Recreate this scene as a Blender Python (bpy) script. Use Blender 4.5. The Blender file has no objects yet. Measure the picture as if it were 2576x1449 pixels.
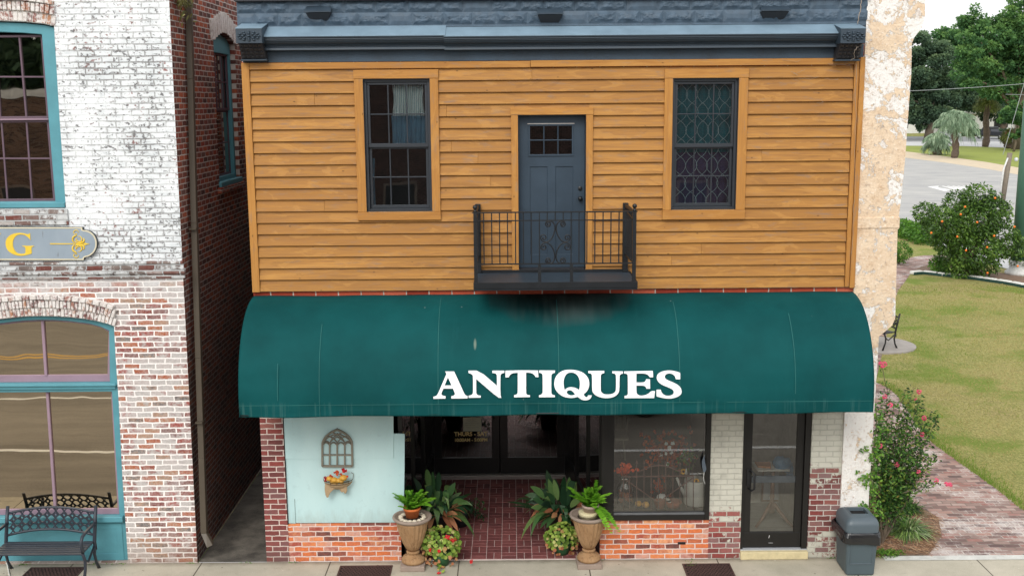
import bpy, bmesh, math, random
from mathutils import Vector, Matrix, noise
from mathutils.geometry import tessellate_polygon
PI = math.pi
R = math.radians
sc = bpy.context.scene
C = sc.collection

# ------------------------------------------------------------ camera
CAM = Vector((0, -14, 6.25)); PITCH = 9.85; ROLL = -0.45; F = 2700.0
cam = bpy.data.objects.new('camera', bpy.data.cameras.new('camera')); C.objects.link(cam)
cam.data.sensor_width = 36; cam.data.lens = 36 * F / 2576
cam.data.clip_start = 0.1; cam.data.clip_end = 2000
RM = Matrix.Rotation(R(90 - PITCH), 3, 'X') @ Matrix.Rotation(R(ROLL), 3, 'Z')
cam.matrix_world = Matrix.Translation(CAM) @ RM.to_4x4()
sc.camera = cam
sc.render.resolution_x = 1024; sc.render.resolution_y = 575

# ------------------------------------------------------------ sky, sun, exposure
w = bpy.data.worlds.new("World"); sc.world = w; w.use_nodes = True
nt = w.node_tree; nt.nodes.clear()
sky = nt.nodes.new('ShaderNodeTexSky'); sky.sky_type = 'NISHITA'; sky.sun_disc = False
SUN_EL, SUN_AZ = 40, -165
sky.sun_elevation = R(SUN_EL); sky.sun_rotation = R(SUN_AZ); sky.dust_density = 4; sky.air_density = 1.0; sky.ozone_density = 1
hs = nt.nodes.new('ShaderNodeHueSaturation'); hs.inputs['Saturation'].default_value = 0.28
cw = nt.nodes.new('ShaderNodeMixRGB'); cw.inputs[0].default_value = 0.6; cw.inputs[2].default_value = (11.2, 11.3, 11.5, 1)
bg = nt.nodes.new('ShaderNodeBackground'); bg.inputs[1].default_value = 0.11
wo = nt.nodes.new('ShaderNodeOutputWorld')
nt.links.new(sky.outputs[0], hs.inputs['Color']); nt.links.new(hs.outputs[0], cw.inputs[1])
nt.links.new(cw.outputs[0], bg.inputs[0]); nt.links.new(bg.outputs[0], wo.inputs[0])
sun = bpy.data.objects.new('sun', bpy.data.lights.new('sun', 'SUN')); C.objects.link(sun)
sun.data.energy = 1.2; sun.data.angle = R(28); sun.data.color = (1.0, 0.96, 0.9)
sd = Vector((math.cos(R(SUN_EL)) * math.sin(R(SUN_AZ)), math.cos(R(SUN_EL)) * math.cos(R(SUN_AZ)), math.sin(R(SUN_EL))))
sun.rotation_euler = sd.to_track_quat('Z', 'Y').to_euler()
sc.view_settings.view_transform = 'Standard'; sc.view_settings.look = 'None'
sc.view_settings.exposure = 0.42; sc.view_settings.gamma = 1

# ------------------------------------------------------------ measuring: photo pixel (2576 wide) to a point on a real plane
def ray(px, py): return RM @ Vector(((px - 1288) / F, -(py - 724.5) / F, -1))
def U(px, py, Y=0.0):
    d = ray(px, py); t = (Y - CAM.y) / d.y; return (d.x * t, CAM.z + d.z * t)
def UX(px, py, Y=0.0): return U(px, py, Y)[0]
def UZ(px, py, Y=0.0): return U(px, py, Y)[1]
def G(px, py, z=0.0):
    d = ray(px, py); t = (z - CAM.z) / d.z; return (d.x * t, CAM.y + d.y * t)
def V(px, py, X):
    d = ray(px, py); t = X / d.x; return (CAM.y + d.y * t, CAM.z + d.z * t)

# ------------------------------------------------------------ helpers
def lin(c):
    c = c / 255.0
    return c / 12.92 if c <= 0.04045 else ((c + 0.055) / 1.055) ** 2.4
def hx(r, g, b, k=1.0): return (lin(r) * k, lin(g) * k, lin(b) * k, 1.0)

class MB:
    def __init__(s): s.v = []; s.f = []; s.t = []; s.sm = []
    def add(s, vs, fs, t=0.5, smooth=False):
        n = len(s.v); s.v += [tuple(p) for p in vs]
        for f in fs: s.f.append(tuple(i + n for i in f)); s.t.append(t); s.sm.append(smooth)
        return s
    def box(s, x0, x1, y0, y1, z0, z1, t=0.5):
        if x0 > x1: x0, x1 = x1, x0
        if y0 > y1: y0, y1 = y1, y0
        if z0 > z1: z0, z1 = z1, z0
        return s.add([(x0,y0,z0),(x1,y0,z0),(x1,y1,z0),(x0,y1,z0),(x0,y0,z1),(x1,y0,z1),(x1,y1,z1),(x0,y1,z1)],
              [(0,3,2,1),(4,5,6,7),(0,1,5,4),(1,2,6,5),(2,3,7,6),(3,0,4,7)], t)
    def obox(s, c, ax, ay, az, t=0.5):       # centre and three half-axis vectors
        c = Vector(c); ax = Vector(ax); ay = Vector(ay); az = Vector(az); vs = []
        for k in (-1, 1):
            for i, j in ((-1,-1),(1,-1),(1,1),(-1,1)): vs.append(c + ax*i + ay*j + az*k)
        return s.add(vs, [(0,3,2,1),(4,5,6,7),(0,1,5,4),(1,2,6,5),(2,3,7,6),(3,0,4,7)], t)
    def hexa(s, b, tp, t=0.5):               # four bottom and four top points, counter-clockwise from above
        return s.add(list(b) + list(tp), [(0,3,2,1),(4,5,6,7),(0,1,5,4),(1,2,6,5),(2,3,7,6),(3,0,4,7)], t)
    def prism(s, outer, holes, lo, hi, axis='y', t=0.5, smooth=False):
        loops = [outer] + list(holes)
        def P(p, d):
            if axis == 'y': return (p[0], d, p[1])
            if axis == 'x': return (d, p[0], p[1])
            return (p[0], p[1], d)
        pts = [p for l in loops for p in l]; n = len(pts)
        tri = tessellate_polygon([[Vector((p[0], p[1], 0)) for p in l] for l in loops])
        vs = [P(p, lo) for p in pts] + [P(p, hi) for p in pts]; fs = []
        for a, b, c in tri:
            A, B, D = [Vector(pts[i]) for i in (a, b, c)]
            if (B - A).cross(D - A) < 0 if False else ((B.x-A.x)*(D.y-A.y)-(B.y-A.y)*(D.x-A.x)) < 0: b, c = c, b
            fl = axis in ('x', 'z')
            if fl: fs.append((a, c, b)); fs.append((a+n, b+n, c+n))
            else: fs.append((a, b, c)); fs.append((a+n, c+n, b+n))
        o = 0
        for l in loops:
            m = len(l)
            ar = sum(l[i][0]*l[(i+1)%m][1]-l[(i+1)%m][0]*l[i][1] for i in range(m))
            for i in range(m):
                a = o+i; b = o+(i+1) % m
                ccw = (ar > 0) if l is outer else (ar < 0)
                if l is not outer: ccw = not (ar > 0)
                q = (a, a+n, b+n, b)
                if (ccw and axis == 'y'): fs.append(q)
                elif ccw: fs.append(q[::-1])
                elif axis == 'y': fs.append(q[::-1])
                else: fs.append(q)
            o += m
        return s.add(vs, fs, t, smooth)
    def tube(s, path, r, n=6, closed=False, t=0.5, cap=True, flat=None):
        path = [Vector(p) for p in path]; m = len(path); rs = r if isinstance(r, (list, tuple)) else [r]*m
        vs = []; prev = None
        for i, p in enumerate(path):
            a = path[i-1] if (i > 0 or closed) else p; b = path[(i+1) % m] if (i < m-1 or closed) else p
            d = (b - a)
            if d.length < 1e-9: d = Vector((0, 0, 1))
            d.normalize()
            if prev is None:
                u = d.cross(Vector((0, 1, 0)))
                if u.length < .2: u = d.cross(Vector((1, 0, 0)))
            else: u = prev - d * prev.dot(d)
            if u.length < 1e-6: u = d.orthogonal()
            u.normalize(); prev = u; v = d.cross(u)
            for k in range(n):
                an = 2*PI*k/n + (PI/4 if n == 4 else 0)
                o = u*math.cos(an) + v*math.sin(an)
                if flat: o = Vector((o.x*flat[0], o.y*flat[1], o.z*flat[2]))
                vs.append(p + o*rs[i])
        fs = []
        for i in range(m if closed else m-1):
            j = (i+1) % m
            for k in range(n):
                q = (k+1) % n; fs.append((i*n+k, i*n+q, j*n+q, j*n+k))
        if cap and not closed: fs.append(tuple(range(n))[::-1]); fs.append(tuple((m-1)*n+k for k in range(n)))
        return s.add(vs, fs, t, n > 4)
    def lathe(s, cx, cy, z0, prof, n=24, t=0.5, flute=0.0, nf=0, fz=None, smooth=True):
        vs = []; m = len(prof)
        for r, z in prof:
            for k in range(n):
                a = 2*PI*k/n; rr = r
                if flute and fz and fz[0] < z < fz[1]: rr = r*(1 - flute*(0.5+0.5*math.cos(a*nf)))
                vs.append((cx + rr*math.cos(a), cy + rr*math.sin(a), z0 + z))
        fs = []
        for i in range(m-1):
            for k in range(n):
                q = (k+1) % n; fs.append((i*n+k, i*n+q, (i+1)*n+q, (i+1)*n+k))
        if prof[0][0] > 1e-4: fs.append(tuple(range(n))[::-1])
        if prof[-1][0] > 1e-4: fs.append(tuple((m-1)*n+k for k in range(n)))
        return s.add(vs, fs, t, smooth)
    def ball(s, c, r, n=10, m=7, sq=(1,1,1), t=0.5, jit=0.0, rnd=None):
        vs = []; fs = []
        for i in range(1, m):
            th = PI*i/m
            for k in range(n):
                a = 2*PI*k/n; q = 1 + (rnd.uniform(-jit, jit) if jit else 0)
                vs.append((c[0]+r*sq[0]*q*math.sin(th)*math.cos(a), c[1]+r*sq[1]*q*math.sin(th)*math.sin(a), c[2]+r*sq[2]*q*math.cos(th)))
        T = len(vs); vs.append((c[0], c[1], c[2]+r*sq[2])); B = len(vs); vs.append((c[0], c[1], c[2]-r*sq[2]))
        for i in range(m-2):
            for k in range(n):
                q = (k+1) % n; fs.append((i*n+k, (i+1)*n+k, (i+1)*n+q, i*n+q))
        for k in range(n):
            q = (k+1) % n; fs.append((T, k, q)); fs.append((B, (m-2)*n+q, (m-2)*n+k))
        return s.add(vs, fs, t, True)
    def build(s, name, mat, parent=None, bev=0.0, local=False, seg=1):
        me = bpy.data.meshes.new(name); off = Vector((0, 0, 0))
        if parent is not None and not local:
            q = parent
            while q is not None: off += q.location; q = q.parent
        me.from_pydata([(p[0]-off.x, p[1]-off.y, p[2]-off.z) for p in s.v], [], s.f)
        me.polygons.foreach_set('use_smooth', s.sm)
        at = me.attributes.new('tint', 'FLOAT', 'FACE'); at.data.foreach_set('value', s.t)
        me.materials.append(mat); me.update()
        o = bpy.data.objects.new(name, me); C.objects.link(o)
        if parent is not None: o.parent = parent
        if bev:
            b = o.modifiers.new('bevel', 'BEVEL'); b.width = bev; b.segments = seg; b.limit_method = 'ANGLE'; b.angle_limit = R(40)
        return o
def tag(o, label, cat, group=None, kind=None):
    o['label'] = label; o['category'] = cat
    if group: o['group'] = group
    if kind: o['kind'] = kind
    return o
def empty(name, loc, label, cat, group=None):
    o = bpy.data.objects.new(name, None); C.objects.link(o); o.location = loc; o.empty_display_size = .1
    return tag(o, label, cat, group)
def struct(o, kind='structure'): o['kind'] = kind; return o
def copy_tree(o, parent=None):
    c = o.copy(); C.objects.link(c); c.parent = parent
    for ch in list(o.children): copy_tree(ch, c)
    return c

# ------------------------------------------------------------ materials
class M:
    def __init__(s, name):
        s.m = bpy.data.materials.new(name); s.m.use_nodes = True; s.nt = s.m.node_tree; s.nt.nodes.clear()
        s.out = s.nt.nodes.new('ShaderNodeOutputMaterial'); s.tc = s.nt.nodes.new('ShaderNodeTexCoord')
    def n(s, ty, ins=None, **kw):
        k = s.nt.nodes.new('ShaderNode' + ty)
        for a, b in kw.items(): setattr(k, a, b)
        for a, b in (ins or {}).items():
            if isinstance(b, bpy.types.NodeSocket): s.nt.links.new(b, k.inputs[a])
            else: k.inputs[a].default_value = b
        return k
    def co(s, scale=(1,1,1), rot=(0,0,0), loc=(0,0,0)):
        return s.n('Mapping', {'Vector': s.tc.outputs['Object'], 'Scale': scale, 'Rotation': rot, 'Location': loc}).outputs[0]
    def noise(s, vec, scale, detail=4, rough=0.55, dist=0.0):
        return s.n('TexNoise', {'Vector': vec, 'Scale': scale, 'Detail': detail, 'Roughness': rough, 'Distortion': dist}).outputs['Fac']
    def math(s, op, a, b=0.0, c=None, clamp=False):
        d = {0: a, 1: b}
        if c is not None: d[2] = c
        return s.n('Math', d, operation=op, use_clamp=clamp).outputs[0]
    def mr(s, v, a, b, c=0.0, d=1.0): return s.n('MapRange', {'Value': v, 'From Min': a, 'From Max': b, 'To Min': c, 'To Max': d}).outputs[0]
    def mix(s, f, a, b, mode='MIX'):
        k = s.n('MixRGB', {0: f, 1: a, 2: b}); k.blend_type = mode; return k.outputs[0]
    def ramp(s, f, stops, mode='LINEAR'):
        k = s.n('ValToRGB', {0: f}); e = k.color_ramp.elements; k.color_ramp.interpolation = mode
        while len(e) < len(stops): e.new(0.5)
        for i, (p, c) in enumerate(stops): e[i].position = p; e[i].color = c
        return k.outputs[0]
    def attr(s): return s.n('Attribute', attribute_name='tint').outputs['Fac']
    def bump(s, h, st=0.5, d=0.01, nrm=None):
        i = {'Strength': st, 'Distance': d, 'Height': h}
        if nrm is not None: i['Normal'] = nrm
        return s.n('Bump', i).outputs[0]
    def fin(s, col, rough=0.7, nrm=None, metal=0.0, spec=0.5, trans=None, extra=None):
        d = {'Base Color': col, 'Roughness': rough, 'Metallic': metal, 'Specular IOR Level': spec}
        if nrm is not None: d['Normal'] = nrm
        b = s.n('BsdfPrincipled', d); sh = b.outputs[0]
        if trans is not None:
            t = s.n('BsdfTranslucent', {'Color': col}); sh = s.n('MixShader', {0: trans, 1: sh, 2: t.outputs[0]}).outputs[0]
        s.nt.links.new(sh, s.out.inputs['Surface']); return s.m

def pm(name, col, rough=0.6, metal=0.0, var=0.25, sc_=6.0, bump=0.15, spec=0.5, col2=None, fine=60.0):
    m = M(name); c = m.co(); n1 = m.noise(c, sc_, 5, .6); n2 = m.noise(c, fine, 3, .6)
    d = tuple(x*(1-var) for x in col[:3]) + (1,); l = tuple(min(1, x*(1+var)) for x in col[:3]) + (1,)
    if col2: d = col2
    cc = m.ramp(n1, [(0.3, d), (0.7, l)])
    cc = m.mix(0.25, cc, m.ramp(n2, [(0.3, d), (0.7, l)]))
    h = m.math('ADD', n1, m.math('MULTIPLY', n2, 0.4))
    return m.fin(cc, m.mr(n1, .2, .8, rough*0.85, min(1, rough*1.15)), m.bump(h, bump, 0.01), metal, spec)

def brick(name, axes, bw, rh, ms, stops, mortar, bump=0.6, rough=0.9, bias=0.0, paint=None, paintcol=None, cover=None, grime=0.25, warp=0.012, z0=0, grime_z=None, mortar2=None, offset=.5, topgrey=None, dark_z=0):
    m = M(name)
    if axes == 'xz': c = m.co(rot=(R(-90), 0, 0))       # x, z -> texture x, y
    elif axes == 'yz': c = m.co(rot=(R(-90), R(0), 0))
    else: c = m.co()
    sep = m.n('SeparateXYZ', {0: m.tc.outputs['Object']}); X, Y_, Z = sep.outputs
    if axes == 'xz': a, b = X, Z
    elif axes == 'yz': a, b = Y_, Z
    else: a, b = X, Y_
    base = m.co()
    nw = m.n('TexNoise', {'Vector': base, 'Scale': 9.0, 'Detail': 3.0}).outputs['Color']
    nws = m.n('SeparateXYZ', {0: nw})
    a = m.math('ADD', a, m.math('MULTIPLY', m.math('SUBTRACT', nws.outputs[0], .5), warp*2))
    b = m.math('ADD', b, m.math('MULTIPLY', m.math('SUBTRACT', nws.outputs[1], .5), warp*1.4))
    uv = m.n('CombineXYZ', {0: a, 1: b, 2: 0.0}).outputs[0]
    br = m.n('TexBrick', {'Vector': uv, 'Color1': (0,0,0,1), 'Color2': (1,1,1,1), 'Mortar': (0,0,0,1), 'Scale': 1.0, 'Mortar Size': ms, 'Mortar Smooth': 0.35, 'Bias': bias, 'Brick Width': bw, 'Row Height': rh})
    br.offset = offset
    rnd = br.outputs['Color']; fac = br.outputs['Fac']
    n1 = m.noise(base, 3.0, 5, .6); n2 = m.noise(base, 35.0, 6, .7); n3 = m.noise(base, 12.0, 5, .65)
    v = m.math('ADD', rnd, m.math('MULTIPLY', m.math('SUBTRACT', n3, .5), .35))
    col = m.ramp(v, stops)
    col = m.mix(0.35, col, m.ramp(n2, [(.3, (.25,.2,.18,1)), (.7, (1,1,1,1))]), 'MULTIPLY')
    mc = m.mix(n3, mortar, mortar2 or tuple(x*.7 for x in mortar[:3])+(1,))
    fac2 = m.mr(m.math('ADD', fac, m.math('MULTIPLY', m.math('SUBTRACT', n2, .5), .9)), .35, .65)
    col = m.mix(fac2, col, mc)
    hgt = m.math('SUBTRACT', 1.0, fac)
    if paint:
        # chalky paint: coverage follows height up the wall, wears off brick faces and edges first
        thr = m.n('ValToRGB', {0: m.mr(Z, cover[0], cover[1])}); e = thr.color_ramp.elements
        st = cover[2]
        while len(e) < len(st): e.new(.5)
        for i, (p, q) in enumerate(st): e[i].position = p; e[i].color = (q, q, q, 1)
        nn = m.math('ADD', m.math('MULTIPLY', n3, .55), m.math('MULTIPLY', n2, .30))
        nn = m.math('ADD', nn, m.math('MULTIPLY', rnd, cover[3]))
        nn = m.math('ADD', nn, m.math('MULTIPLY', n1, .30))
        nn = m.math('SUBTRACT', nn, m.math('MULTIPLY', fac, cover[4]))
        pf = m.mr(m.math('SUBTRACT', thr.outputs[0], nn), -.035, .035)
        pc = m.mix(n3, paint, paintcol)
        if len(cover) > 5:                        # dark mortar lines still read through the paint
            pc = m.mix(m.math('MULTIPLY', fac, cover[5]), pc, tuple(x*.45 for x in paint[:3])+(1,))
        pc = m.mix(m.mr(n1, .45, .75, 0, .25), pc, tuple(x*.6 for x in paint[:3])+(1,))
        col = m.mix(pf, col, pc)
    if grime: col = m.mix(m.mr(n1, .5, .75, 0, grime), col, (.05,.045,.04,1))
    if grime_z: col = m.mix(m.mr(m.math('ADD', Z, m.math('MULTIPLY', n3, .35)), grime_z[0], grime_z[1], grime_z[2], 0), col, grime_z[3] if len(grime_z) > 3 else (.09,.075,.06,1))
    if dark_z: col = m.mix(m.mr(m.math('ADD', Z, m.math('MULTIPLY', n1, 2.2)), dark_z[0], dark_z[1], dark_z[2], 0), col, (.025,.02,.018,1))  # brick mixed towards near-black lower down the wall
    h = m.math('ADD', m.math('MULTIPLY', hgt, 1.0), m.math('MULTIPLY', n2, .5))
    return m.fin(col, rough, m.bump(h, bump, .012), spec=.25)

def whitebrick(name):
    # lime-washed old brick: clean courses high up with small flakes, worn back to red and grey brick low down
    m = M(name); c = m.co(); sep = m.n('SeparateXYZ', {0: m.tc.outputs['Object']}); X, _, Z = sep.outputs
    nw = m.n('SeparateXYZ', {0: m.n('TexNoise', {'Vector': c, 'Scale': 7.0, 'Detail': 4.0}).outputs['Color']})
    u = m.math('ADD', X, m.math('MULTIPLY', m.math('SUBTRACT', nw.outputs[0], .5), .055)); v = m.math('ADD', Z, m.math('MULTIPLY', m.math('SUBTRACT', nw.outputs[1], .5), .028))
    uv = m.n('CombineXYZ', {0: u, 1: v, 2: 0.0}).outputs[0]
    br = m.n('TexBrick', {'Vector': uv, 'Color1': (0,0,0,1), 'Color2': (1,1,1,1), 'Mortar': (0,0,0,1), 'Scale': 1.0, 'Mortar Size': .0120, 'Mortar Smooth': .5, 'Bias': 0.0, 'Brick Width': .215, 'Row Height': .0745}); br.offset = .43
    rnd = br.outputs['Color']; fac = br.outputs['Fac']
    hi = m.mr(m.math('ADD', Z, m.math('MULTIPLY', m.math('SUBTRACT', m.noise(c, 1.2, 4, .6), .5), 1.0)), 3.75, 4.25)
    n_s = m.noise(c, 42, 5, .7); n_m = m.noise(m.co((1, 1, 1.5)), 15, 5, .68); n_l = m.noise(c, 1.5, 4, .6); n_x = m.noise(m.co((1, 1, .6)), 2.4, 3, .6)
    # bare brick
    bare = m.ramp(m.math('ADD', rnd, m.math('MULTIPLY', m.math('SUBTRACT', n_m, .5), .4)), [(0, hx(92,68,66)), (.18, hx(122,58,54)), (.36, hx(152,58,46)), (.52, hx(128,104,98)), (.66, hx(120,54,52)), (.8, hx(168,88,46)), (.92, hx(166,132,106)), (1, hx(100,94,92))])
    bare = m.mix(m.mr(n_s, .38, .72, 0, .55), bare, hx(206,198,194))
    # low wall: white mortar, some bricks washed over
    wash = m.mr(m.math('ADD', m.math('ADD', m.math('MULTIPLY', n_x, 1.5), m.math('MULTIPLY', rnd, -.55)), m.math('MULTIPLY', n_m, .7)), .76, .92, 0, .85)
    lowc = m.mix(wash, bare, m.mix(n_s, hx(150,146,144), hx(228,224,220)))
    edge = m.mr(m.math('ADD', fac, m.math('MULTIPLY', m.math('SUBTRACT', n_s, .5), 1.1)), .28, .5)
    lowc = m.mix(edge, lowc, hx(240,235,231))
    # high wall: white with grey flakes and thin broken joints
    white = m.mix(n_m, hx(238,241,242), hx(224,228,230)); white = m.mix(m.mr(n_l, .46, .72, 0, .5), white, hx(186,194,199)); white = m.mix(m.mr(m.noise(m.co((1,1,3)), 3.5, 5, .7), .52, .68, 0, .4), white, hx(176,184,188))
    dens = m.math('ADD', m.math('MULTIPLY', n_l, .16), m.math('MULTIPLY', rnd, .05))
    fl = m.mr(m.math('ADD', n_m, m.math('ADD', m.math('MULTIPLY', n_s, .28), dens)), .805, .85, 0, .9)
    flc = m.mix(m.mr(n_x, .52, .60), hx(98,97,98), hx(142,88,80))
    hic = m.mix(fl, white, flc)
    jn = m.math('MULTIPLY', fac, m.mr(m.math('ADD', n_l, m.math('MULTIPLY', n_s, .4)), .56, .84, 0, .85))
    hic = m.mix(jn, hic, hx(122,120,118))
    col = m.mix(hi, lowc, hic)
    col = m.mix(m.mr(m.math('ADD', Z, m.math('MULTIPLY', n_m, .5)), .25, .75, .5, 0), col, hx(138,112,94))
    h = m.math('SUBTRACT', m.math('ADD', m.math('MULTIPLY', m.math('SUBTRACT', 1.0, fac), .8), m.math('MULTIPLY', n_s, .6)), m.math('MULTIPLY', fl, .35))
    return m.fin(col, .9, m.bump(h, .5, .01), spec=.2)

def glass(name, tint=(.5,.52,.5,1), refl=0.12, gtint=(1,1,1,1), wav=0.0, wsc=2.0):
    m = M(name)
    nrm = None
    fr = m.n('Fresnel', {'IOR': 1.5}).outputs[0]
    g = m.n('BsdfGlossy', {'Color': gtint, 'Roughness': 0.015})
    if wav:
        nz = m.noise(m.co(), wsc, 2, .4); bp = m.bump(nz, wav, 0.05); m.nt.links.new(bp, g.inputs['Normal'])
    f = m.math('ADD', m.math('MULTIPLY', fr, 1.0), refl, clamp=True)
    t = m.n('BsdfTransparent', {'Color': tint})
    sh = m.n('MixShader', {0: f, 1: t.outputs[0], 2: g.outputs[0]})
    m.nt.links.new(sh.outputs[0], m.out.inputs['Surface']); return m.m

def leafmat(name, stops, rough=.5, trans=.25, spec=.4):
    m = M(name); t = m.attr(); n = m.noise(m.co(), 25, 2); v = m.math('ADD', t, m.math('MULTIPLY', m.math('SUBTRACT', n, .5), .15))
    return m.fin(m.ramp(v, stops), rough, spec=spec, trans=trans)

def woodmat(name, base, dark, light, grey, along='x', stretch=14.0):
    m = M(name); t = m.attr()
    s1 = (1.0/1.6, 6, 9) if along == 'x' else (9, 6, 1.0/1.6)
    s2 = (2.5, 30, 60) if along == 'x' else (60, 30, 2.5)
    off = m.n('VectorMath', {0: m.tc.outputs['Object'], 1: m.n('CombineXYZ', {0: m.math('MULTIPLY', t, 37.0), 1: m.math('MULTIPLY', t, 11.0), 2: m.math('MULTIPLY', t, 23.0)}).outputs[0]}, operation='ADD').outputs[0]
    c1 = m.n('Mapping', {'Vector': off, 'Scale': s1}).outputs[0]; c2 = m.n('Mapping', {'Vector': off, 'Scale': s2}).outputs[0]
    big = m.noise(c1, 1.6, 4, .6, .6); gr = m.noise(c2, 1.0, 5, .65, .4)
    bl = m.noise(off, 4.0, 3, .5)
    col = m.ramp(big, [(.25, dark), (.5, base), (.78, light)])
    col = m.mix(.45, col, m.ramp(gr, [(.3, dark), (.6, light)]))
    col = m.mix(m.mr(t, 0, 1, 0, .6), col, m.mix(.6, dark, base))
    c3 = m.n('Mapping', {'Vector': off, 'Scale': (3, 6, 14) if along == 'x' else (14, 6, 3)}).outputs[0]
    gm = m.mr(m.noise(c3, 1.3, 5, .7), .55, .70, 0, .5)
    col = m.mix(gm, col, grey)
    c4 = m.n('Mapping', {'Vector': off, 'Scale': (1.1, 3, 4.5) if along == 'x' else (4.5, 3, 1.1)}).outputs[0]
    col = m.mix(m.mr(m.noise(c4, 1.7, 5, .6, .8), .56, .585, 0, .38), col, light)
    col = m.mix(m.mr(m.noise(c4, 1.1, 6, .65, 1.2), .60, .64, 0, .30), col, dark)
    vo = m.n('TexVoronoi', {'Vector': m.n('Mapping', {'Vector': off, 'Scale': (2.2, 2.2, 4.4) if along == 'x' else (4.4, 2.2, 2.2)}).outputs[0], 'Scale': 1.7}).outputs['Distance']
    col = m.mix(m.mr(vo, .035, .07, .75, 0), col, tuple(x*.35 for x in dark[:3]) + (1,))
    return m.fin(col, m.mr(gr, .3, .7, .5, .75), m.bump(m.math('ADD', gr, m.math('MULTIPLY', bl, .5)), .25, .004), spec=.35)

TR = random.Random(7)
# ============================================================ materials
BRK_DARK = [(0, hx(104,68,68)), (.3, hx(134,74,71)), (.55, hx(150,78,73)), (.8, hx(130,92,92)), (1, hx(160,102,94))]
m_grey2 = None
m_pier = brick('pier_brick', 'xz', .21, .0765, .0085, BRK_DARK, hx(226,208,198), grime=.2, grime_z=(.02,.45,.5))
m_low = brick('low_wall_brick', 'xz', .205, .073, .009, [(0, hx(112,76,72)), (.15, hx(176,104,84)), (.32, hx(228,128,76)), (.45, hx(204,120,98)), (.58, hx(236,146,92)), (.72, hx(214,166,150)), (.86, hx(172,84,70)), (1, hx(240,172,126))], hx(234,214,204), grime=.08, grime_z=(.0,.16,.35), warp=.018, bump=.4)
m_grey = brick('grey_painted_brick', 'xz', .19, .0765, .0075, [(0, hx(112,74,72)), (.4, hx(160,76,72)), (.7, hx(146,112,110)), (1, hx(168,92,84))], hx(222,216,208),
   paint=hx(206,204,190), paintcol=hx(190,188,176), cover=(0, 2.0, [(0,.50),(.16,.55),(.28,.66),(.38,.84),(.50,1.3),(1,1.5)], .32, .0, .35), grime=.22, grime_z=(.02,.3,.4), mortar2=hx(176,170,162))
m_grey2 = brick('grey_painted_brick_upper', 'xz', .19, .0765, .0075, [(0, hx(112,74,72)), (.4, hx(138,72,68)), (.7, hx(140,112,110)), (1, hx(150,92,84))], hx(222,216,208),
   paint=hx(206,204,190), paintcol=hx(190,188,176), cover=(0, 2.6, [(0,.72),(.12,.70),(.2,.42),(.36,.50),(.46,.68),(.54,.92),(.62,1.3),(1,1.5)], .32, .0, .35), grime=.22, grime_z=(.02,.3,.4), mortar2=hx(176,170,162))
m_rough = brick('rough_belt_brick', 'xz', .225, .0745, .011, [(0, hx(84,76,74)), (.5, hx(142,128,122)), (.8, hx(122,70,62)), (1, hx(196,192,188))], hx(212,212,208), paint=hx(226,228,228), paintcol=hx(168,170,170), cover=(0,8,[(0,.66),(1,.68)],.3,.1,.4), grime=.45, bump=1.0)
m_alley = brick('alley_side_brick', 'yz', .20, .0745, .0085, [(0, hx(92,68,64)), (.3, hx(138,82,70)), (.55, hx(190,104,74)), (.75, hx(120,92,86)), (1, hx(168,84,66))], hx(214,206,198), grime=.22, mortar2=hx(196,186,178), bump=1.0, warp=.014, dark_z=(3.4, 6.8, .66))
m_arch = pm('arch_brick_white', hx(198,190,182), .9, var=.12, bump=.5)
m_archbr = None
m_white = whitebrick('lime_washed_brick')
m_redstrip = brick('red_strip_brick', 'xz', .30, .0745, .009, [(0, hx(150,60,44)), (.5, hx(186,84,60)), (1, hx(208,110,84))], hx(206,194,184), grime=.1)
m_wood = woodmat('stained_siding', hx(164,112,49), hx(118,80,38), hx(188,138,70), hx(124,110,100))
m_woodv = woodmat('stained_trim_vertical', hx(176,122,58), hx(150,100,46), hx(194,142,74), hx(132,116,104), along='z')
m_woodh = woodmat('stained_trim_horizontal', hx(176,122,58), hx(150,100,46), hx(194,142,74), hx(132,116,104))
NAVY = hx(46,60,72)
m_navy = pm('navy_painted_metal', NAVY, .5, var=.16, sc_=5, bump=.12, spec=.5)
m_navydirt = pm('navy_weathered_band', hx(50,66,80), .6, var=.45, sc_=3.2, bump=.2)
m_navylight = pm('slate_blue_ledge_paint', hx(116,139,155), .55, var=.16, sc_=4, bump=.1)
m_navydark = pm('black_corbel_paint', hx(42,42,46), .55, var=.2, bump=.2)
m_block = pm('navy_rockface_block', hx(72,90,106), .62, var=.30, sc_=9, bump=.45, fine=50)
m_door = pm('dark_slate_door_paint', hx(45,61,75), .42, var=.18, sc_=3, bump=.05)
m_frame = pm('charcoal_window_frame', hx(46,51,57), .4, var=.08, bump=.03)
m_black = pm('black_metal', hx(24,25,27), .45, var=.2, bump=.05)
m_iron = pm('dark_blue_iron', hx(15,20,25), .45, var=.25, bump=.1)
m_blackframe = pm('black_anodised_frame', hx(26,25,24), .35, var=.12, bump=.03)
m_gl_up = glass('upper_window_glass', (.9,.92,.92,1), .09, (.9,.95,1,1), .03, 1.2)
m_gl_shop = glass('shop_window_glass', (.93,.93,.91,1), .045, (1,1,1,1), .01, .8)
m_gl_bronze = glass('bronze_window_glass', (.16,.13,.10,1), .52, (.90,.76,.56,1), .10, .9)
m_gl_left = glass('dark_window_glass', (.16,.15,.14,1), .42, (.78,.72,.66,1), .08, 1.1)
m_gl_entry = glass('entry_glass', (.75,.76,.75,1), .09, (1,1,1,1), .01, .8)
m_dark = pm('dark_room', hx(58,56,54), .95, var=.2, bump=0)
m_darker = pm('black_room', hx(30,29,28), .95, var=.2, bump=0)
m_teal = pm('teal_window_paint', hx(84,146,158), .55, var=.14, sc_=3.5, bump=.2)
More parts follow.
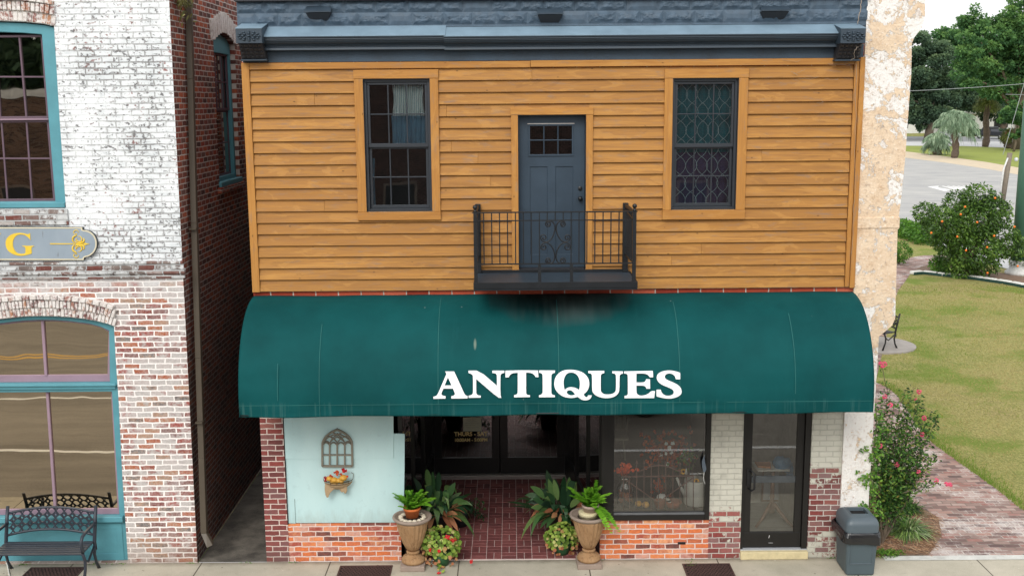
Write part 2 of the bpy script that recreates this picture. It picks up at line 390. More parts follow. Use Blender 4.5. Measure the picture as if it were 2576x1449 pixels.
m_tealdark = pm('teal_paint_shaded_side', hx(40,108,122), .6, var=.18, sc_=4, bump=.2)
m_purple = pm('mauve_sash_paint', hx(150,126,140), .55, var=.10, bump=.1)
m_purpled = pm('dark_mauve_sash_paint', hx(98,78,90), .55, var=.12, bump=.1)
m_blue = None
def mk_bluepanel():
    m = M('pale_blue_plywood'); c = m.co((1,1,.35)); n = m.noise(c, 2.2, 4, .5); f = m.noise(m.co((6,1,.8)), 9, 5, .6)
    col = m.ramp(n, [(.3, hx(176,208,210)), (.7, hx(194,222,222))])
    sc2 = m.mr(m.math('ADD', m.n('SeparateXYZ', {0: m.tc.outputs['Object']}).outputs[2], m.math('MULTIPLY', m.noise(m.co((3,1,1)), 4, 5, .7), .5)), .75, 1.0, .5, 0); col = m.mix(sc2, col, hx(150,166,160))
    gr2 = m.mr(m.noise(m.co((1,1,1)), 7, 6, .75), .58, .68, 0, .22); col = m.mix(gr2, col, hx(140,170,172))
    dn = m.mr(m.noise(m.co((14,1,1.2)), 2.0, 5, .7), .66, .76, 0, .55)
    col = m.mix(dn, col, hx(150,180,180))
    vo = m.n('TexVoronoi', {'Vector': m.co(), 'Scale': 3.2}).outputs['Distance']
    col = m.mix(m.mr(vo, .025, .05, .4, 0), col, hx(90,100,98))
    return m.fin(col, .6, m.bump(f, .12, .004))
m_blue = mk_bluepanel()
def mk_stucco():
    m = M('peeling_peach_stucco'); c = m.co(); n1 = m.noise(c, 2.4, 8, .7, .5); n2 = m.noise(c, 16, 6, .7); n3 = m.noise(c, 34, 4, .65)
    peach = m.ramp(m.noise(c, 5, 4, .6), [(.3, hx(216,190,160)), (.7, hx(230,210,184))])
    Z = m.n('SeparateXYZ', {0: m.tc.outputs['Object']}).outputs[2]
    msk = m.math('ADD', n1, m.math('MULTIPLY', m.math('SUBTRACT', n2, .5), .38))
    thr = m.ramp(m.mr(Z, 0, 8), [(0, (.44,)*3+(1,)), (.28, (.45,)*3+(1,)), (.40, (.48,)*3+(1,)), (.50, (.54,)*3+(1,)), (1, (.51,)*3+(1,))])
    mk = m.mr(m.math('SUBTRACT', msk, thr), -.012, .012)
    col = m.mix(mk, peach, hx(236,233,228))
    col = m.mix(m.mr(n3, .58, .68, 0, .6), col, hx(244,236,226))
    col = m.mix(m.mr(Z, 0, .5, .5, 0), col, hx(150,136,122))
    col = m.mix(m.mr(n2, .54, .70, 0, .55), col, hx(160,122,88))
    h = m.math('ADD', m.math('ADD', m.math('MULTIPLY', n2, 1.0), m.math('MULTIPLY', n3, .5)), m.math('MULTIPLY', mk, -.35))
    return m.fin(col, .92, m.bump(h, .9, .02), spec=.2)
m_stucco = mk_stucco()
DROPX, DROPZ = -1.02, .86
def mk_awning():
    m = M('dark_green_awning_canvas'); c = m.co(); sep = m.n('SeparateXYZ', {0: c}); X, Y_, Z = sep.outputs
    n1 = m.noise(m.co((1,1,1)), 1.1, 5, .6); we = m.noise(m.co((1,1,1)), 160, 2, .5); st = m.noise(m.co((5,.5,.5)), 1.6, 5, .65)
    col = m.ramp(n1, [(.3, hx(5,63,64)), (.7, hx(10,78,79))])
    col = m.mix(m.mr(st, .58, .78, 0, .25), col, hx(26,88,88))
    # mildew streaks and the balcony's shade, both painted into the canvas colour
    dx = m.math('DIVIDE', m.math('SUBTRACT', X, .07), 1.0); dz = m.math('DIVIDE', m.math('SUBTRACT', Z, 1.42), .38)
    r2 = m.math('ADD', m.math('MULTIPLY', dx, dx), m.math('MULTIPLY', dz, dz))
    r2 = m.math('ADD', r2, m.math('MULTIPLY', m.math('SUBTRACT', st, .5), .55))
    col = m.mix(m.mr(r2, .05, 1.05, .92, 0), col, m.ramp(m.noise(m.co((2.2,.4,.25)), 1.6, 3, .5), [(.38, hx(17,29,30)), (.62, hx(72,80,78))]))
    ex = m.math('DIVIDE', m.math('SUBTRACT', X, DROPX), .022); ez = m.math('DIVIDE', m.math('SUBTRACT', Z, DROPZ), .075); e2 = m.math('ADD', m.math('ADD', m.math('MULTIPLY', ex, ex), m.math('MULTIPLY', ez, ez)), m.math('MULTIPLY', st, .8))
    col = m.mix(m.mr(e2, .5, 1.4, .7, 0), col, hx(128,142,128))
    lx = m.noise(m.co((30,.5,.8)), 1.0, 3, .6); lo = m.mr(Z, .14, .20, .5, 0); col = m.mix(m.math('MULTIPLY', lo, m.mr(lx, .55, .75)), col, hx(70,112,108))
    # pale droppings / specks
    vo = m.n('TexVoronoi', {'Vector': m.co((1,1,.6)), 'Scale': 2.6}).outputs['Distance']
    col = m.mix(m.mr(vo, .012, .03, .55, 0), col, hx(150,160,156))
    nrm = m.bump(m.math('ADD', we, m.math('MULTIPLY', m.noise(c, 3.0, 3, .5), 3.0)), .18, .006)
    return m.fin(col, .72, nrm, spec=.12)
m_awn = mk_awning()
m_awnseam = pm('awning_seam_canvas', hx(26,92,90), .8, var=.2, bump=.1)
m_letter = pm('white_vinyl_lettering', hx(246,247,249), .5, var=.015, bump=.02)
m_gold = pm('gold_paint', hx(250,216,150), .45, var=.15, bump=.02)
m_yellow = pm('yellow_gold_paint', hx(228,194,60), .5, var=.10, sc_=10, bump=.05)
m_cream = pm('cream_paint', hx(214,206,180), .6, var=.10, bump=.05)
def mk_signboard():
    m = M('weathered_slate_signboard'); n = m.noise(m.co((1,1,.5)), 3, 4, .5)
    col = m.ramp(n, [(.3, hx(134,148,160)), (.7, hx(150,163,174))])
    s = m.noise(m.co((22,1,2.2)), 1.0, 5, .7); col = m.mix(m.mr(s, .64, .74, 0, .75), col, hx(84,72,52))
    return m.fin(col, .55)
m_signb = mk_signboard()
m_conc_sill = pm('yellowed_limestone', hx(204,190,150), .9, var=.16, sc_=9, bump=.5)
m_pipe = pm('brown_aluminium_downspout', hx(76,67,55), .5, var=.08, bump=.04)
m_roof = pm('flat_roof_tar', hx(70,70,70), .95, var=.2)

def mk_concrete():
    m = M('sidewalk_concrete'); c = m.co(); n1 = m.noise(c, 1.3, 6, .65); n2 = m.noise(c, 90, 4, .7); n3 = m.noise(c, 7, 5, .7)
    col = m.ramp(n1, [(.3, hx(164,158,140)), (.7, hx(196,188,170))])
    col = m.mix(m.mr(n3, .58, .72, 0, .35), col, hx(112,108,96)); col = m.mix(.18, col, m.ramp(n2, [(.35, hx(90,88,80)), (.65, hx(220,216,206))]))
    sep = m.n('SeparateXYZ', {0: c})
    u = m.math('ABSOLUTE', m.math('SUBTRACT', m.math('FRACT', m.math('DIVIDE', m.math('ADD', sep.outputs[0], 20.34), 1.78)), .5))
    j = m.mr(u, .494, .497)
    col = m.mix(j, col, hx(86,80,70))
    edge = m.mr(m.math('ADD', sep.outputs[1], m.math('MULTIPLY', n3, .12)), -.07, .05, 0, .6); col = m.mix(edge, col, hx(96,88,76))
    vo = m.n('TexVoronoi', {'Vector': c, 'Scale': 4.5}).outputs['Distance']; col = m.mix(m.mr(vo, .05, .075, .6, 0), col, hx(84,80,72)); vo2 = m.n('TexVoronoi', {'Vector': m.co(loc=(3,5,0)), 'Scale': 6.0}).outputs['Distance']; col = m.mix(m.mr(vo2, .04, .06, .5, 0), col, hx(226,222,208))
    return m.fin(col, .92, m.bump(m.math('SUBTRACT', m.math('ADD', n3, n2), j), .3, .006), spec=.2)
m_conc = mk_concrete()
def mk_asphalt(name, a, b, crack=True):
    m = M(name); c = m.co(); n1 = m.noise(c, .35, 6, .6); n2 = m.noise(c, 60, 3, .7); n3 = m.noise(m.co((.3,3,1)), .8, 5, .6)
    col = m.ramp(n1, [(.3, a), (.7, b)]); col = m.mix(.5, col, m.ramp(n3, [(.38, a), (.62, b)])); col = m.mix(.22, col, m.ramp(n2, [(.3, hx(50,48,46)), (.7, hx(200,198,190))]))
    return m.fin(col, .85, m.bump(n2, .2, .004), spec=.25)
m_asph = mk_asphalt('street_asphalt', hx(98,91,82), hx(146,138,126))
m_road = mk_asphalt('pale_road_asphalt', hx(146,147,150), hx(192,190,184))
m_lot = mk_asphalt('parking_asphalt', hx(132,134,138), hx(150,152,156))
m_lot2 = mk_asphalt('pale_drive_concrete', hx(196,196,196), hx(212,212,212))
m_paintw = pm('white_road_paint', hx(226,226,222), .7, var=.08, bump=.05)
m_painty = pm('yellow_road_paint', hx(206,160,50), .7, var=.12, bump=.05)
m_dirt = pm('pale_sandy_verge', hx(196,180,154), .95, var=.14, sc_=1.2, bump=.3, fine=8)
def mk_lawn():
    m = M('patchy_dry_lawn'); c = m.co(); n1 = m.noise(c, .22, 5, .55, .4); n2 = m.noise(c, 1.6, 6, .65); n3 = m.noise(m.co((1,.45,1)), 26, 4, .75); n4 = m.noise(m.co((1,.45,1)), 90, 2, .6)
    v = m.math('ADD', m.math('MULTIPLY', n1, .6), m.math('MULTIPLY', n2, .4))
    col = m.ramp(v, [(.34, hx(98,122,48)), (.42, hx(128,136,68)), (.53, hx(160,152,92)), (.62, hx(154,134,94))])
    col = m.mix(.55, col, m.ramp(n3, [(.34, hx(64,70,30)), (.5, hx(140,138,76)), (.66, hx(200,188,128))]))
    col = m.mix(.2, col, m.ramp(n4, [(.35, hx(60,64,30)), (.65, hx(214,204,150))]))
    g = m.mr(m.noise(c, .55, 5, .6), .50, .62, 0, .8); col = m.mix(g, col, m.mix(n3, hx(84,112,36), hx(128,146,62)))
    return m.fin(col, .95, m.bump(m.math('ADD', n3, n4), .8, .03), spec=.15)
m_lawn = mk_lawn()
m_lawn_far = pm('far_green_lawn', hx(132,142,58), .95, var=.18, sc_=.25, bump=.2, fine=3)
m_mulch = pm('brown_mulch', hx(122,98,80), .95, var=.35, sc_=6, bump=1.0, fine=50)
def mk_path():
    m = M('old_brick_path'); c = m.co(); sep = m.n('SeparateXYZ', {0: c})
    nw = m.n('SeparateXYZ', {0: m.n('TexNoise', {'Vector': c, 'Scale': 4.0, 'Detail': 3.0}).outputs['Color']})
    a = m.math('ADD', sep.outputs[0], m.math('MULTIPLY', nw.outputs[0], .06)); b = m.math('ADD', sep.outputs[1], m.math('MULTIPLY', nw.outputs[1], .05))
    uv = m.n('CombineXYZ', {0: a, 1: b, 2: 0.0}).outputs[0]
    br = m.n('TexBrick', {'Vector': uv, 'Color1': (0,0,0,1), 'Color2': (1,1,1,1), 'Mortar': (0,0,0,1), 'Scale': 1.0, 'Mortar Size': .008, 'Mortar Smooth': .3, 'Bias': 0.0, 'Brick Width': .225, 'Row Height': .105})
    n1 = m.noise(c, 1.4, 6, .65); n2 = m.noise(c, 30, 5, .7)
    v = m.math('ADD', br.outputs['Color'], m.math('MULTIPLY', m.math('SUBTRACT', n1, .5), .5))
    col = m.ramp(v, [(0, hx(100,82,80)), (.25, hx(130,106,100)), (.45, hx(150,128,120)), (.65, hx(146,104,96)), (.8, hx(170,150,142)), (1, hx(158,118,106))])
    col = m.mix(m.mr(m.math('ADD', n1, m.math('MULTIPLY', n2, .5)), .76, .92, 0, .8), col, hx(198,192,188))
    col = m.mix(m.mr(m.math('ADD', br.outputs['Fac'], m.math('MULTIPLY', m.math('SUBTRACT', n2, .5), .9)), .3, .7), col, m.ramp(n1, [(.42, hx(120,108,98)), (.58, hx(206,198,190))]))
    return m.fin(col, .9, m.bump(m.math('ADD', m.math('MULTIPLY', br.outputs['Fac'], -1.0), m.math('MULTIPLY', n2, .4)), .5, .012), spec=.25)
m_path = mk_path()
m_alleyg = pm('grimy_alley_concrete', hx(96,91,83), .8, var=.85, sc_=3.2, bump=1.0)
m_paver = M('red_paver'); _t = m_paver.attr(); _n = m_paver.noise(m_paver.co(), 14, 5, .65)
m_paver = m_paver.fin(m_paver.mix(.3, m_paver.ramp(_t, [(0, hx(96,54,56)), (.5, hx(120,66,66)), (1, hx(142,84,82))]), m_paver.ramp(_n, [(.3, hx(70,40,40)), (.7, hx(160,104,98))])), .6, m_paver.bump(_n, .3, .004))
m_grout = pm('pale_paver_grout', hx(206,190,184), .9, var=.15, bump=.2)
m_grate = pm('rusty_iron_grate', hx(74,52,48), .7, var=.35, sc_=14, bump=.5)
m_gratedark = pm('grate_pit', hx(30,24,22), .9, var=.3)

# ============================================================ ground, street, path (the setting)
def sheet(name, pts, z, mat, kind='structure', th=0.0):
    b = MB()
    if th: b.prism(pts, [], z - th, z, 'z')
    else:
        tri = tessellate_polygon([[Vector((p[0], p[1], 0)) for p in pts]]); fs = []
        for a, c, d in tri:
            A, B, D = pts[a], pts[c], pts[d]
            fs.append((a, c, d) if (B[0]-A[0])*(D[1]-A[1])-(B[1]-A[1])*(D[0]-A[0]) > 0 else (a, d, c))
        b.add([(p[0], p[1], z) for p in pts], fs)
    o = b.build(name, mat); return struct(o, kind)
XL, XR = -3.425, 4.515                       # the shop's two edges
XC = -4.37                                    # corner of the white brick building
sheet('ground', [(-400,.001),(-4.37,.001),(-4.37,13),(4.4,13),(4.4,.001),(500,.001),(500,700),(-400,700)], -.006, m_lawn)
sheet('street_verge_ground', [(-400,-60),(500,-60),(500,-30),(-400,-30)], -.15, m_lawn_far)
sheet('sidewalk', [(-60,-2.1),(60,-2.1),(60,.0),(-60,.0)], 0, m_conc, th=.14)
sheet('kerb', [(-60,-2.27),(60,-2.27),(60,-2.103),(-60,-2.103)], .002, m_conc, th=.15)
sheet('street', [(-120,-24),(160,-24),(160,-2.271),(-120,-2.271)], -.13, m_asph)
sheet('far_sidewalk', [(-60,-30),(60,-30),(60,-24.001),(-60,-24.001)], 0, m_conc, th=.15)
for nm, y0, y1, mt in (('road_marking', -5.08, -4.96, m_paintw), ('road_marking', -8.66, -8.55, m_paintw), ('road_marking', -12.72, -12.60, m_painty), ('road_marking', -12.98, -12.86, m_painty)):
    sheet(nm, [(-80,y0),(80,y0),(80,y1),(-80,y1)], -.126, mt)
def ell(cx, cy, rx, ry, n=28): return [(cx+rx*math.cos(2*PI*i/n), cy+ry*math.sin(2*PI*i/n)) for i in range(n)]
sheet('street_patch', ell(-7.6,-9.7,.75,.5), -.125, pm('dark_asphalt_patch', hx(78,76,74), .8))
# alley floor between the two buildings
sheet('alley_ground', [(XC,.0),(XL,.0),(XL,13),(XC,13)], .003, m_alleyg)
# brick path that curves round the side of the shop
def g6(x, y): return G((2400 + x*.4396)*.8587, (1050 + y*.4396)*.8587)
pr = [g6(1365,1015), g6(1230,905), g6(1050,775), g6(860,640), g6(760,565), g6(690,500), g6(610,370), g6(520,245), g6(460,195), g6(375,158)]
pl = [g6(375,158)[0]-.2]
def g5(x, y): return G((2500 + x*.414)*.8587, (500 + y*.414)*.8587)
far = [g5(292,925), g5(315,850), g5(370,780), g5(400,735), g5(480,690), g5(600,655), g5(690,625)]
near = [g5(640,600), g5(500,600), g5(380,620), g5(310,660), (g5(300,760)[0]-.6, g5(300,760)[1])]
side = [(4.9,17.0),(4.9,11.5),(5.0,8.0),(5.15,5.0),(5.6,3.2),(6.15,2.2),(6.35,1.4),(6.1,.7),(5.7,.03)]
right0 = (G(2576+60,1415)[0]+1.6, .03)
path_pts = [right0] + [(p[0], p[1]) for p in pr] + far + near + side
path_pts = [right0, (pr[0][0]+1.2, pr[0][1]-.55)] + [(p[0], p[1]) for p in pr] + far + near + side
sheet('path', path_pts, .004, m_path)
sheet('kerb_strip', [(5.1,-.12),(14,-.12),(14,.03),(5.1,.03)], .006, pm('white_washed_kerb', hx(196,196,190), .9, var=.25, sc_=5, bump=.5))
sheet('mulch_bed', [(4.95,.035),(5.75,.035),(6.2,.7),(6.42,1.4),(6.2,2.25),(5.65,3.25),(5.2,5.0),(4.9,5.2)], .010, m_mulch)
# far side: road sweeping away, sandy verge, lawns, drive and car park
def gd(x, y): return G(x, y)
roadL = [gd(2250,545), gd(2324,579), gd(2400,604), gd(2500,640), gd(2620,690)]
roadU = [gd(2760,500), gd(2568,441), gd(2480,425), gd(2380,410), gd(2275,397), gd(2150,385)]
sheet('road', roadL + roadU + [gd(2150,520)], -.002, m_road)
sheet('verge', [gd(2150,370), gd(2275,381), gd(2380,394), gd(2480,408), gd(2568,423), gd(2760,470)] + roadU, .002, m_dirt)
sheet('far_lawn', [gd(2150,366), gd(2275,367), gd(2420,368), gd(2576,374), gd(2800,384), gd(2760,470), gd(2568,423), gd(2480,408), gd(2380,394), gd(2275,381), gd(2150,370)][::-1], .006, m_lawn_far)
sheet('drive', [gd(2100,357), gd(2850,357), gd(2850,386), gd(2800,384), gd(2576,374), gd(2420,368), gd(2275,367), gd(2150,366), gd(2100,366)], .004, m_lot2)
sheet('parking_lot', [gd(2100,344), gd(2850,344), gd(2850,357), gd(2100,357)], .002, m_lot)
sheet('near_sidewalk', [g5(280,350), g5(400,385), g5(520,420), g5(760,520), g5(1100,640), g5(1100,700), g5(760,600), g5(640,560), g5(560,500), g5(400,430), g5(280,395)], .008, m_lot2)
# turn arrow and bars painted on the far road
sheet('road_arrow', [gd(2333,470), gd(2362,468), gd(2359,472), gd(2392,478), gd(2377,482), gd(2352,475)], .003, m_paintw)
for k in range(5):
    x = 2368 + k*13; sheet('road_arrow', [gd(x,468.5), gd(x+5,468.2), gd(x+45,477), gd(x+37,478)], .003, m_paintw)
sheet('planting_bed', [g5(400,725), g5(480,680), g5(620,650), g5(900,700), g5(1250,760), g5(1400,820), g5(1230,835), g5(1050,800), g5(850,765), g5(600,745)], .012, m_mulch)
# one more low green slope beyond the trees closes the horizon
# ============================================================ the antique shop
shop = empty('shop_building', (.55, .2, 0), 'two storey shop with ochre wooden clapboards over a brick storefront', 'building')
def rect(x0, z0, x1, z1): return [(x0,z0),(x1,z0),(x1,z1),(x0,z1)]
Zst, Zsb = UZ(1300,154), UZ(1300,727)                    # top and bottom of the timber cladding
def win_rect(l, t, r, b, Y=0):                            # from pixel edges, averaged over the height
    cx = (l+r)/2
    return (UX(l, (t+b)/2, Y), UZ(cx, b, Y), UX(r, (t+b)/2, Y), UZ(cx, t, Y))
W1o = win_rect(896, 176.5, 1106.5, 553); W1 = win_rect(919, 199.5, 1085, 532)
W2o = win_rect(1667.5, 174.5, 1876.5, 551); W2 = win_rect(1689, 198, 1852.5, 527)
Do = win_rect(1286, 272, 1491, 679); Dr = win_rect(1304, 290, 1473, 679)
# --- upper wall behind the cladding
b = MB(); b.prism(rect(XL, 3.78, XR, 7.9), [rect(*W1), rect(*W2), rect(*Dr)], 0, .3)
b.build('wall', m_redstrip, shop)
b = MB(); b.box(XL, XL+.25, .301, 13, .0, 7.9); b.box(XR-.02, XR+.0, .301, 13, .0, 7.9); b.box(XL, XR, 12.8, 13, 0, 7.9); b.box(XL+.25, XR-.02, .301, 12.8, 7.6, 7.7)
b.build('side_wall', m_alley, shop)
b = MB(); b.box(XL+.25, XR-.02, .31, 12.8, 3.78, 3.95); b.build('ceiling', m_dark, shop)
# red strip of brick showing above the awning: wall itself, plus lower lintel
b = MB(); b.box(XL, XR, .0, .3, 2.905, 3.78); b.build('lintel_wall', m_redstrip, shop)

# --- clapboards
sid = MB(); rows = 19; r_ = random.Random(3); pitch = (UZ(1300,172) - Zsb)/rows
holes = [(W1o[0]+.05, W1o[1]+.05, W1o[2]-.05, W1o[3]-.05), (W2o[0]+.05, W2o[1]+.05, W2o[2]-.05, W2o[3]-.05), (Do[0]+.05, Do[1]-.05, Do[2]-.05, Do[3]-.05)]
def board(x0, x1, za, zb, z0, zt, t, j):
    # wedge: thick at its lower edge
    def yf(z): return -.044 + .034*(z - z0)/(zt - z0)
    b_ = [(x0, yf(za)+j, za), (x1, yf(za)-j, za), (x1, .0, za), (x0, .0, za)]
    tp = [(x0, yf(zb)+j, zb), (x1, yf(zb)-j, zb), (x1, .0, zb), (x0, .0, zb)]
    sid.hexa(b_, tp, t)
bx0, bx1 = XL+.10, XR-.13
for i in range(rows):
    z0 = Zsb + i*pitch + r_.uniform(-.003, .003); zt = z0 + pitch - .0008
    joints = sorted(r_.uniform(bx0+.6, bx1-.6) for _ in range(r_.choice([0,1,1,2])))
    if i == rows-1: joints = [UX(1338, 190)]
    xs = [bx0] + joints + [bx1]
    for a, c in zip(xs[:-1], xs[1:]):
        segs = [(a+.0008, c-.0008, z0, zt)]
        for h in holes:
            ns = []
            for (p, q, u, v) in segs:
                if q <= h[0] or p >= h[2] or v <= h[1] or u >= h[3]: ns.append((p, q, u, v)); continue
                if p < h[0]: ns.append((p, h[0], u, v))
                if q > h[2]: ns.append((h[2], q, u, v))
                pp, qq = max(p, h[0]), min(q, h[2])
                if v > h[3] > u: ns.append((pp, qq, h[3], v))
                if u < h[1] < v: ns.append((pp, qq, u, h[1]))
            segs = ns
        for (p, q, u, v) in segs: board(p, q, u, v, z0, zt, r_.random(), r_.uniform(-.0015, .0015))
sid.build('siding', m_wood, shop, bev=.002)
# --- trim boards
b = MB(); b.box(XL, XL+.098, -.055, .0, Zsb-.01, Zst, .3); b.build('corner_board', m_woodv, shop, bev=.004)
b = MB(); b.box(XR-.125, XR-.068, -.052, .0, Zsb, Zst, .5); b.build('corner_board', m_woodv, shop, bev=.004)
b = MB(); b.box(XR-.064, XR+.0, -.075, .0, Zsb-.01, Zst+.01, .8); b.build('corner_board', m_woodv, shop, bev=.004)
b = MB(); jx = UX(1334, 165); b.box(XL+.1, jx, -.050, .0, Zst-.085, Zst-.002, .7); b.box(jx+.003, XR-.13, -.054, .0, Zst-.080, Zst+.002, .2)
b.build('header_board', m_woodh, shop, bev=.004)
def casing(o, i, sill, name='window_casing'):
    p = empty_part = MB(); Y0 = -.066
    p.box(o[0], o[2], Y0, .0, i[3]+.004, o[3], .2)
    par = p.build(name, m_woodh, shop, bev=.004)
    if sill: q = MB(); q.box(o[0], o[2], Y0-.004, .0, o[1], i[1]-.004, .9); q.build('sill_board', m_woodh, par, bev=.004)
    zb = i[1]-.002 if sill else o[1]
    for xa, xb, t in ((o[0]+.004, i[0], .4), (i[2], o[2]-.004, .6)): q = MB(); q.box(xa, xb, Y0+.003, .0, zb, i[3]+.002, t); q.build('side_casing', m_woodv, par, bev=.004)
    return par
casing(W1o, W1, True); casing(W2o, W2, True); casing(Do, Dr, False, 'door_casing')

# --- double-hung windows
def muntins(mb, x0, x1, z0, z1, nx, nz, y, w=.016, d=.02):
    for k in range(1, nx): x = x0+(x1-x0)*k/nx; mb.box(x-w/2, x+w/2, y, y+d, z0, z1)
    for k in range(1, nz): z = z0+(z1-z0)*k/nz; mb.box(x0, x1, y-.001, y+d+.001, z-w/2, z+w/2)
def ring(mb, x0, z0, x1, z1, w, y0, y1, wb=None):
    wb = wb or w
    mb.box(x0, x1, y0, y1, z1-w, z1); mb.box(x0, x1, y0, y1, z0, z0+wb)
    mb.box(x0, x0+w, y0+.001, y1-.001, z0+wb, z1-w); mb.box(x1-w, x1, y0+.001, y1-.001, z0+wb, z1-w)
def dh(i, zm, curtain):
    f = MB(); ring(f, i[0]+.004, i[1]+.004, i[2]-.004, i[3]-.004, .034, -.012, .10, .03)
    win = f.build('window', m_frame, shop, bev=.003)
    x0, x1 = i[0]+.04, i[2]-.04
    s = MB(); ring(s, x0, zm, x1, i[3]-.04, .032, .012, .045, .05); muntins(s, x0+.032, x1-.032, zm+.05, i[3]-.072, 3, 2, .014)
    s.build('upper_sash', m_frame, win, bev=.003)
    s = MB(); ring(s, x0+.002, i[1]+.036, x1-.002, zm+.012, .034, .047, .08, .042); muntins(s, x0+.036, x1-.036, i[1]+.078, zm-.024, 3, 2, .049)
    s.build('lower_sash', m_frame, win, bev=.003)
    g = MB(); g.box(x0+.02, x1-.02, .026, .031, zm+.03, i[3]-.06); g.build('pane', m_gl_up, win)
    g = MB(); g.box(x0+.02, x1-.02, .061, .066, i[1]+.06, zm-.01); g.build('pane', m_gl_up, win)
    # dark room behind
    r = MB(); X0, X1, Z0, Z1 = i[0]-.3, i[2]+.3, i[1]-.25, i[3]+.15
    r.box(X0, X1, 1.4, 1.42, Z0, Z1); r.box(X0, X0+.02, .31, 1.4, Z0, Z1); r.box(X1-.02, X1, .31, 1.4, Z0, Z1); r.box(X0, X1, .31, 1.4, Z0, Z0+.02); r.box(X0, X1, .31, 1.4, Z1-.02, Z1)
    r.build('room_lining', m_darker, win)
    return win
w1 = dh(W1, UZ(1000, 371), 0); w2 = dh(W2, UZ(1770, 371), 1)
# curtains
def curtain(x0, x1, z0, z1, y, mat, par, name='curtain', folds=9, amp=.02, top=1.0):
    n = folds*6; vs = []; fs = []
    for j in range(9):
        z = z1+(z0-z1)*j/8; pinch = 1 - .12*math.sin(PI*j/8)*top
        for k in range(n+1):
            u = k/n; x = (x0+x1)/2 + (u-.5)*(x1-x0)*pinch
            vs.append((x, y+amp*math.sin(u*folds*2*PI+j*.2), z))
    for j in range(8):
        for k in range(n): a = j*(n+1)+k; fs.append((a, a+n+1, a+n+2, a+1))
    b = MB(); b.add(vs, fs, .5, True); return b.build(name, mat, par)
m_cur_stripe = M('pale_striped_curtain'); _x = m_cur_stripe.n('SeparateXYZ', {0: m_cur_stripe.tc.outputs['Object']}).outputs[0]
_s = m_cur_stripe.math('SINE', m_cur_stripe.math('MULTIPLY', _x, 260.0))
m_cur_stripe = m_cur_stripe.fin(m_cur_stripe.ramp(m_cur_stripe.mr(_s, -1, 1), [(.2, hx(150,176,180)), (.8, hx(240,246,242))]), .9, trans=.2)
m_cur_blue = pm('faded_blue_curtain', hx(84,124,146), .9, var=.2, bump=.05)
m_cur_teal = pm('deep_teal_curtain', hx(24,98,108), .9, var=.2, bump=.05)
m_cur_plum = pm('dark_plum_curtain', hx(62,55,86), .9, var=.2, bump=.05)
m_cur_fig = pm('pale_embroidery', hx(150,172,176), .8, var=.1, bump=0)
cx0 = UX(992,250); cx1 = UX(1064,250)
curtain(cx0-.05, UX(1068,250), UZ(1020,292), W1[3]-.02, .13, m_cur_stripe, w1, folds=8)
curtain(cx0-.06, UX(1070,250), UZ(1020,376), UZ(1020,292), .135, m_cur_blue, w1, folds=7, top=.3)
curtain(UX(920,450)-.02, UX(941,450), W1[1]-.1, UZ(930,400), .14, m_cur_blue, w1, folds=2, amp=.01, top=1.5)
curtain(W2[0]-.1, W2[2]+.1, UZ(1770,385), W2[3]+.05, .15, m_cur_teal, w2, folds=11, amp=.012, top=0)
curtain(W2[0]-.1, W2[2]+.1, W2[1]-.1, UZ(1770,383), .165, m_cur_plum, w2, folds=11, amp=.012, top=0)
b = MB(); nn = 6; stepx = (W2[2]-W2[0])/nn
for k in range(nn+1):
    for ph in (0, PI):
        pts = []
        for j in range(91):
            z = W2[1]-.05 + (W2[3]-W2[1]+.05)*j/90; s_ = math.sin(z*2*PI/.46 + (k % 2)*PI)
            a_ = math.copysign(abs(s_)**.8, s_)*stepx*.53*(1 if ph == 0 else -1)
            pts.append((W2[0]+k*stepx + a_ + .006*math.sin(z*11+k*2), .128, z))
        b.tube(pts, .0042, 4, cap=False)
b.build('curtain_embroidery', m_cur_fig, w2)

# --- upper door
Yd = .09
b = MB(); b.box(Dr[0]+.006, Dr[2]-.006, Yd+.05, Yd+.06, Dr[1], Dr[3]-.006)
dw = (UX(1331, 350, Yd), UZ(1386, 391, Yd), UX(1441, 350, Yd), UZ(1386, 315, Yd))
b = MB(); panels = []
pz0, pz1 = UZ(1386, 640, Yd), UZ(1386, 420, Yd)
pa = (UX(1334,500,Yd), pz0, UX(1377,500,Yd), pz1); pb = (UX(1398,500,Yd), pz0, UX(1441,500,Yd), pz1)
b.prism(rect(Dr[0]+.004, Dr[1]+.02, Dr[2]-.004, Dr[3]-.004), [rect(*dw), rect(*pa), rect(*pb)], Yd, Yd+.045)
door = b.build('door', m_door, shop, bev=.004)
for p in (pa, pb): b = MB(); b.box(p[0]-.005, p[2]+.005, Yd+.012, Yd+.03, p[1]-.005, p[3]+.005); b.build('door_panel', m_door, door)
b = MB(); ring(b, dw[0]-.012, dw[1]-.012, dw[2]+.012, dw[3]+.012, .024, Yd-.014, Yd+.02); muntins(b, dw[0]+.01, dw[2]-.01, dw[1]+.01, dw[3]-.01, 3, 2, Yd-.006, .014)
b.build('window_frame', m_door, door, bev=.003)
b = MB(); b.box(dw[0]-.02, dw[2]+.02, Yd-.02, Yd, dw[3]+.013, dw[3]+.022); b.build('metal_strip', pm('bright_strip', hx(196,190,184), .3, var=.05), door)
b = MB(); b.box(dw[0], dw[2], Yd+.012, Yd+.017, dw[1], dw[3]); b.build('pane', m_gl_up, door)
b = MB(); kx, kz = UX(1459,499,Yd), UZ(1459,499,Yd)
b.tube([(kx, Yd, kz), (kx, Yd-.03, kz)], .026, 14); b.ball((kx, Yd-.052, kz), .031, 14, 9); b.build('knob', m_black, door)
b = MB(); kz2 = UZ(1459,474,Yd); b.tube([(kx, Yd, kz2), (kx, Yd-.02, kz2)], .028, 14); b.build('deadbolt', m_black, door, bev=.003)
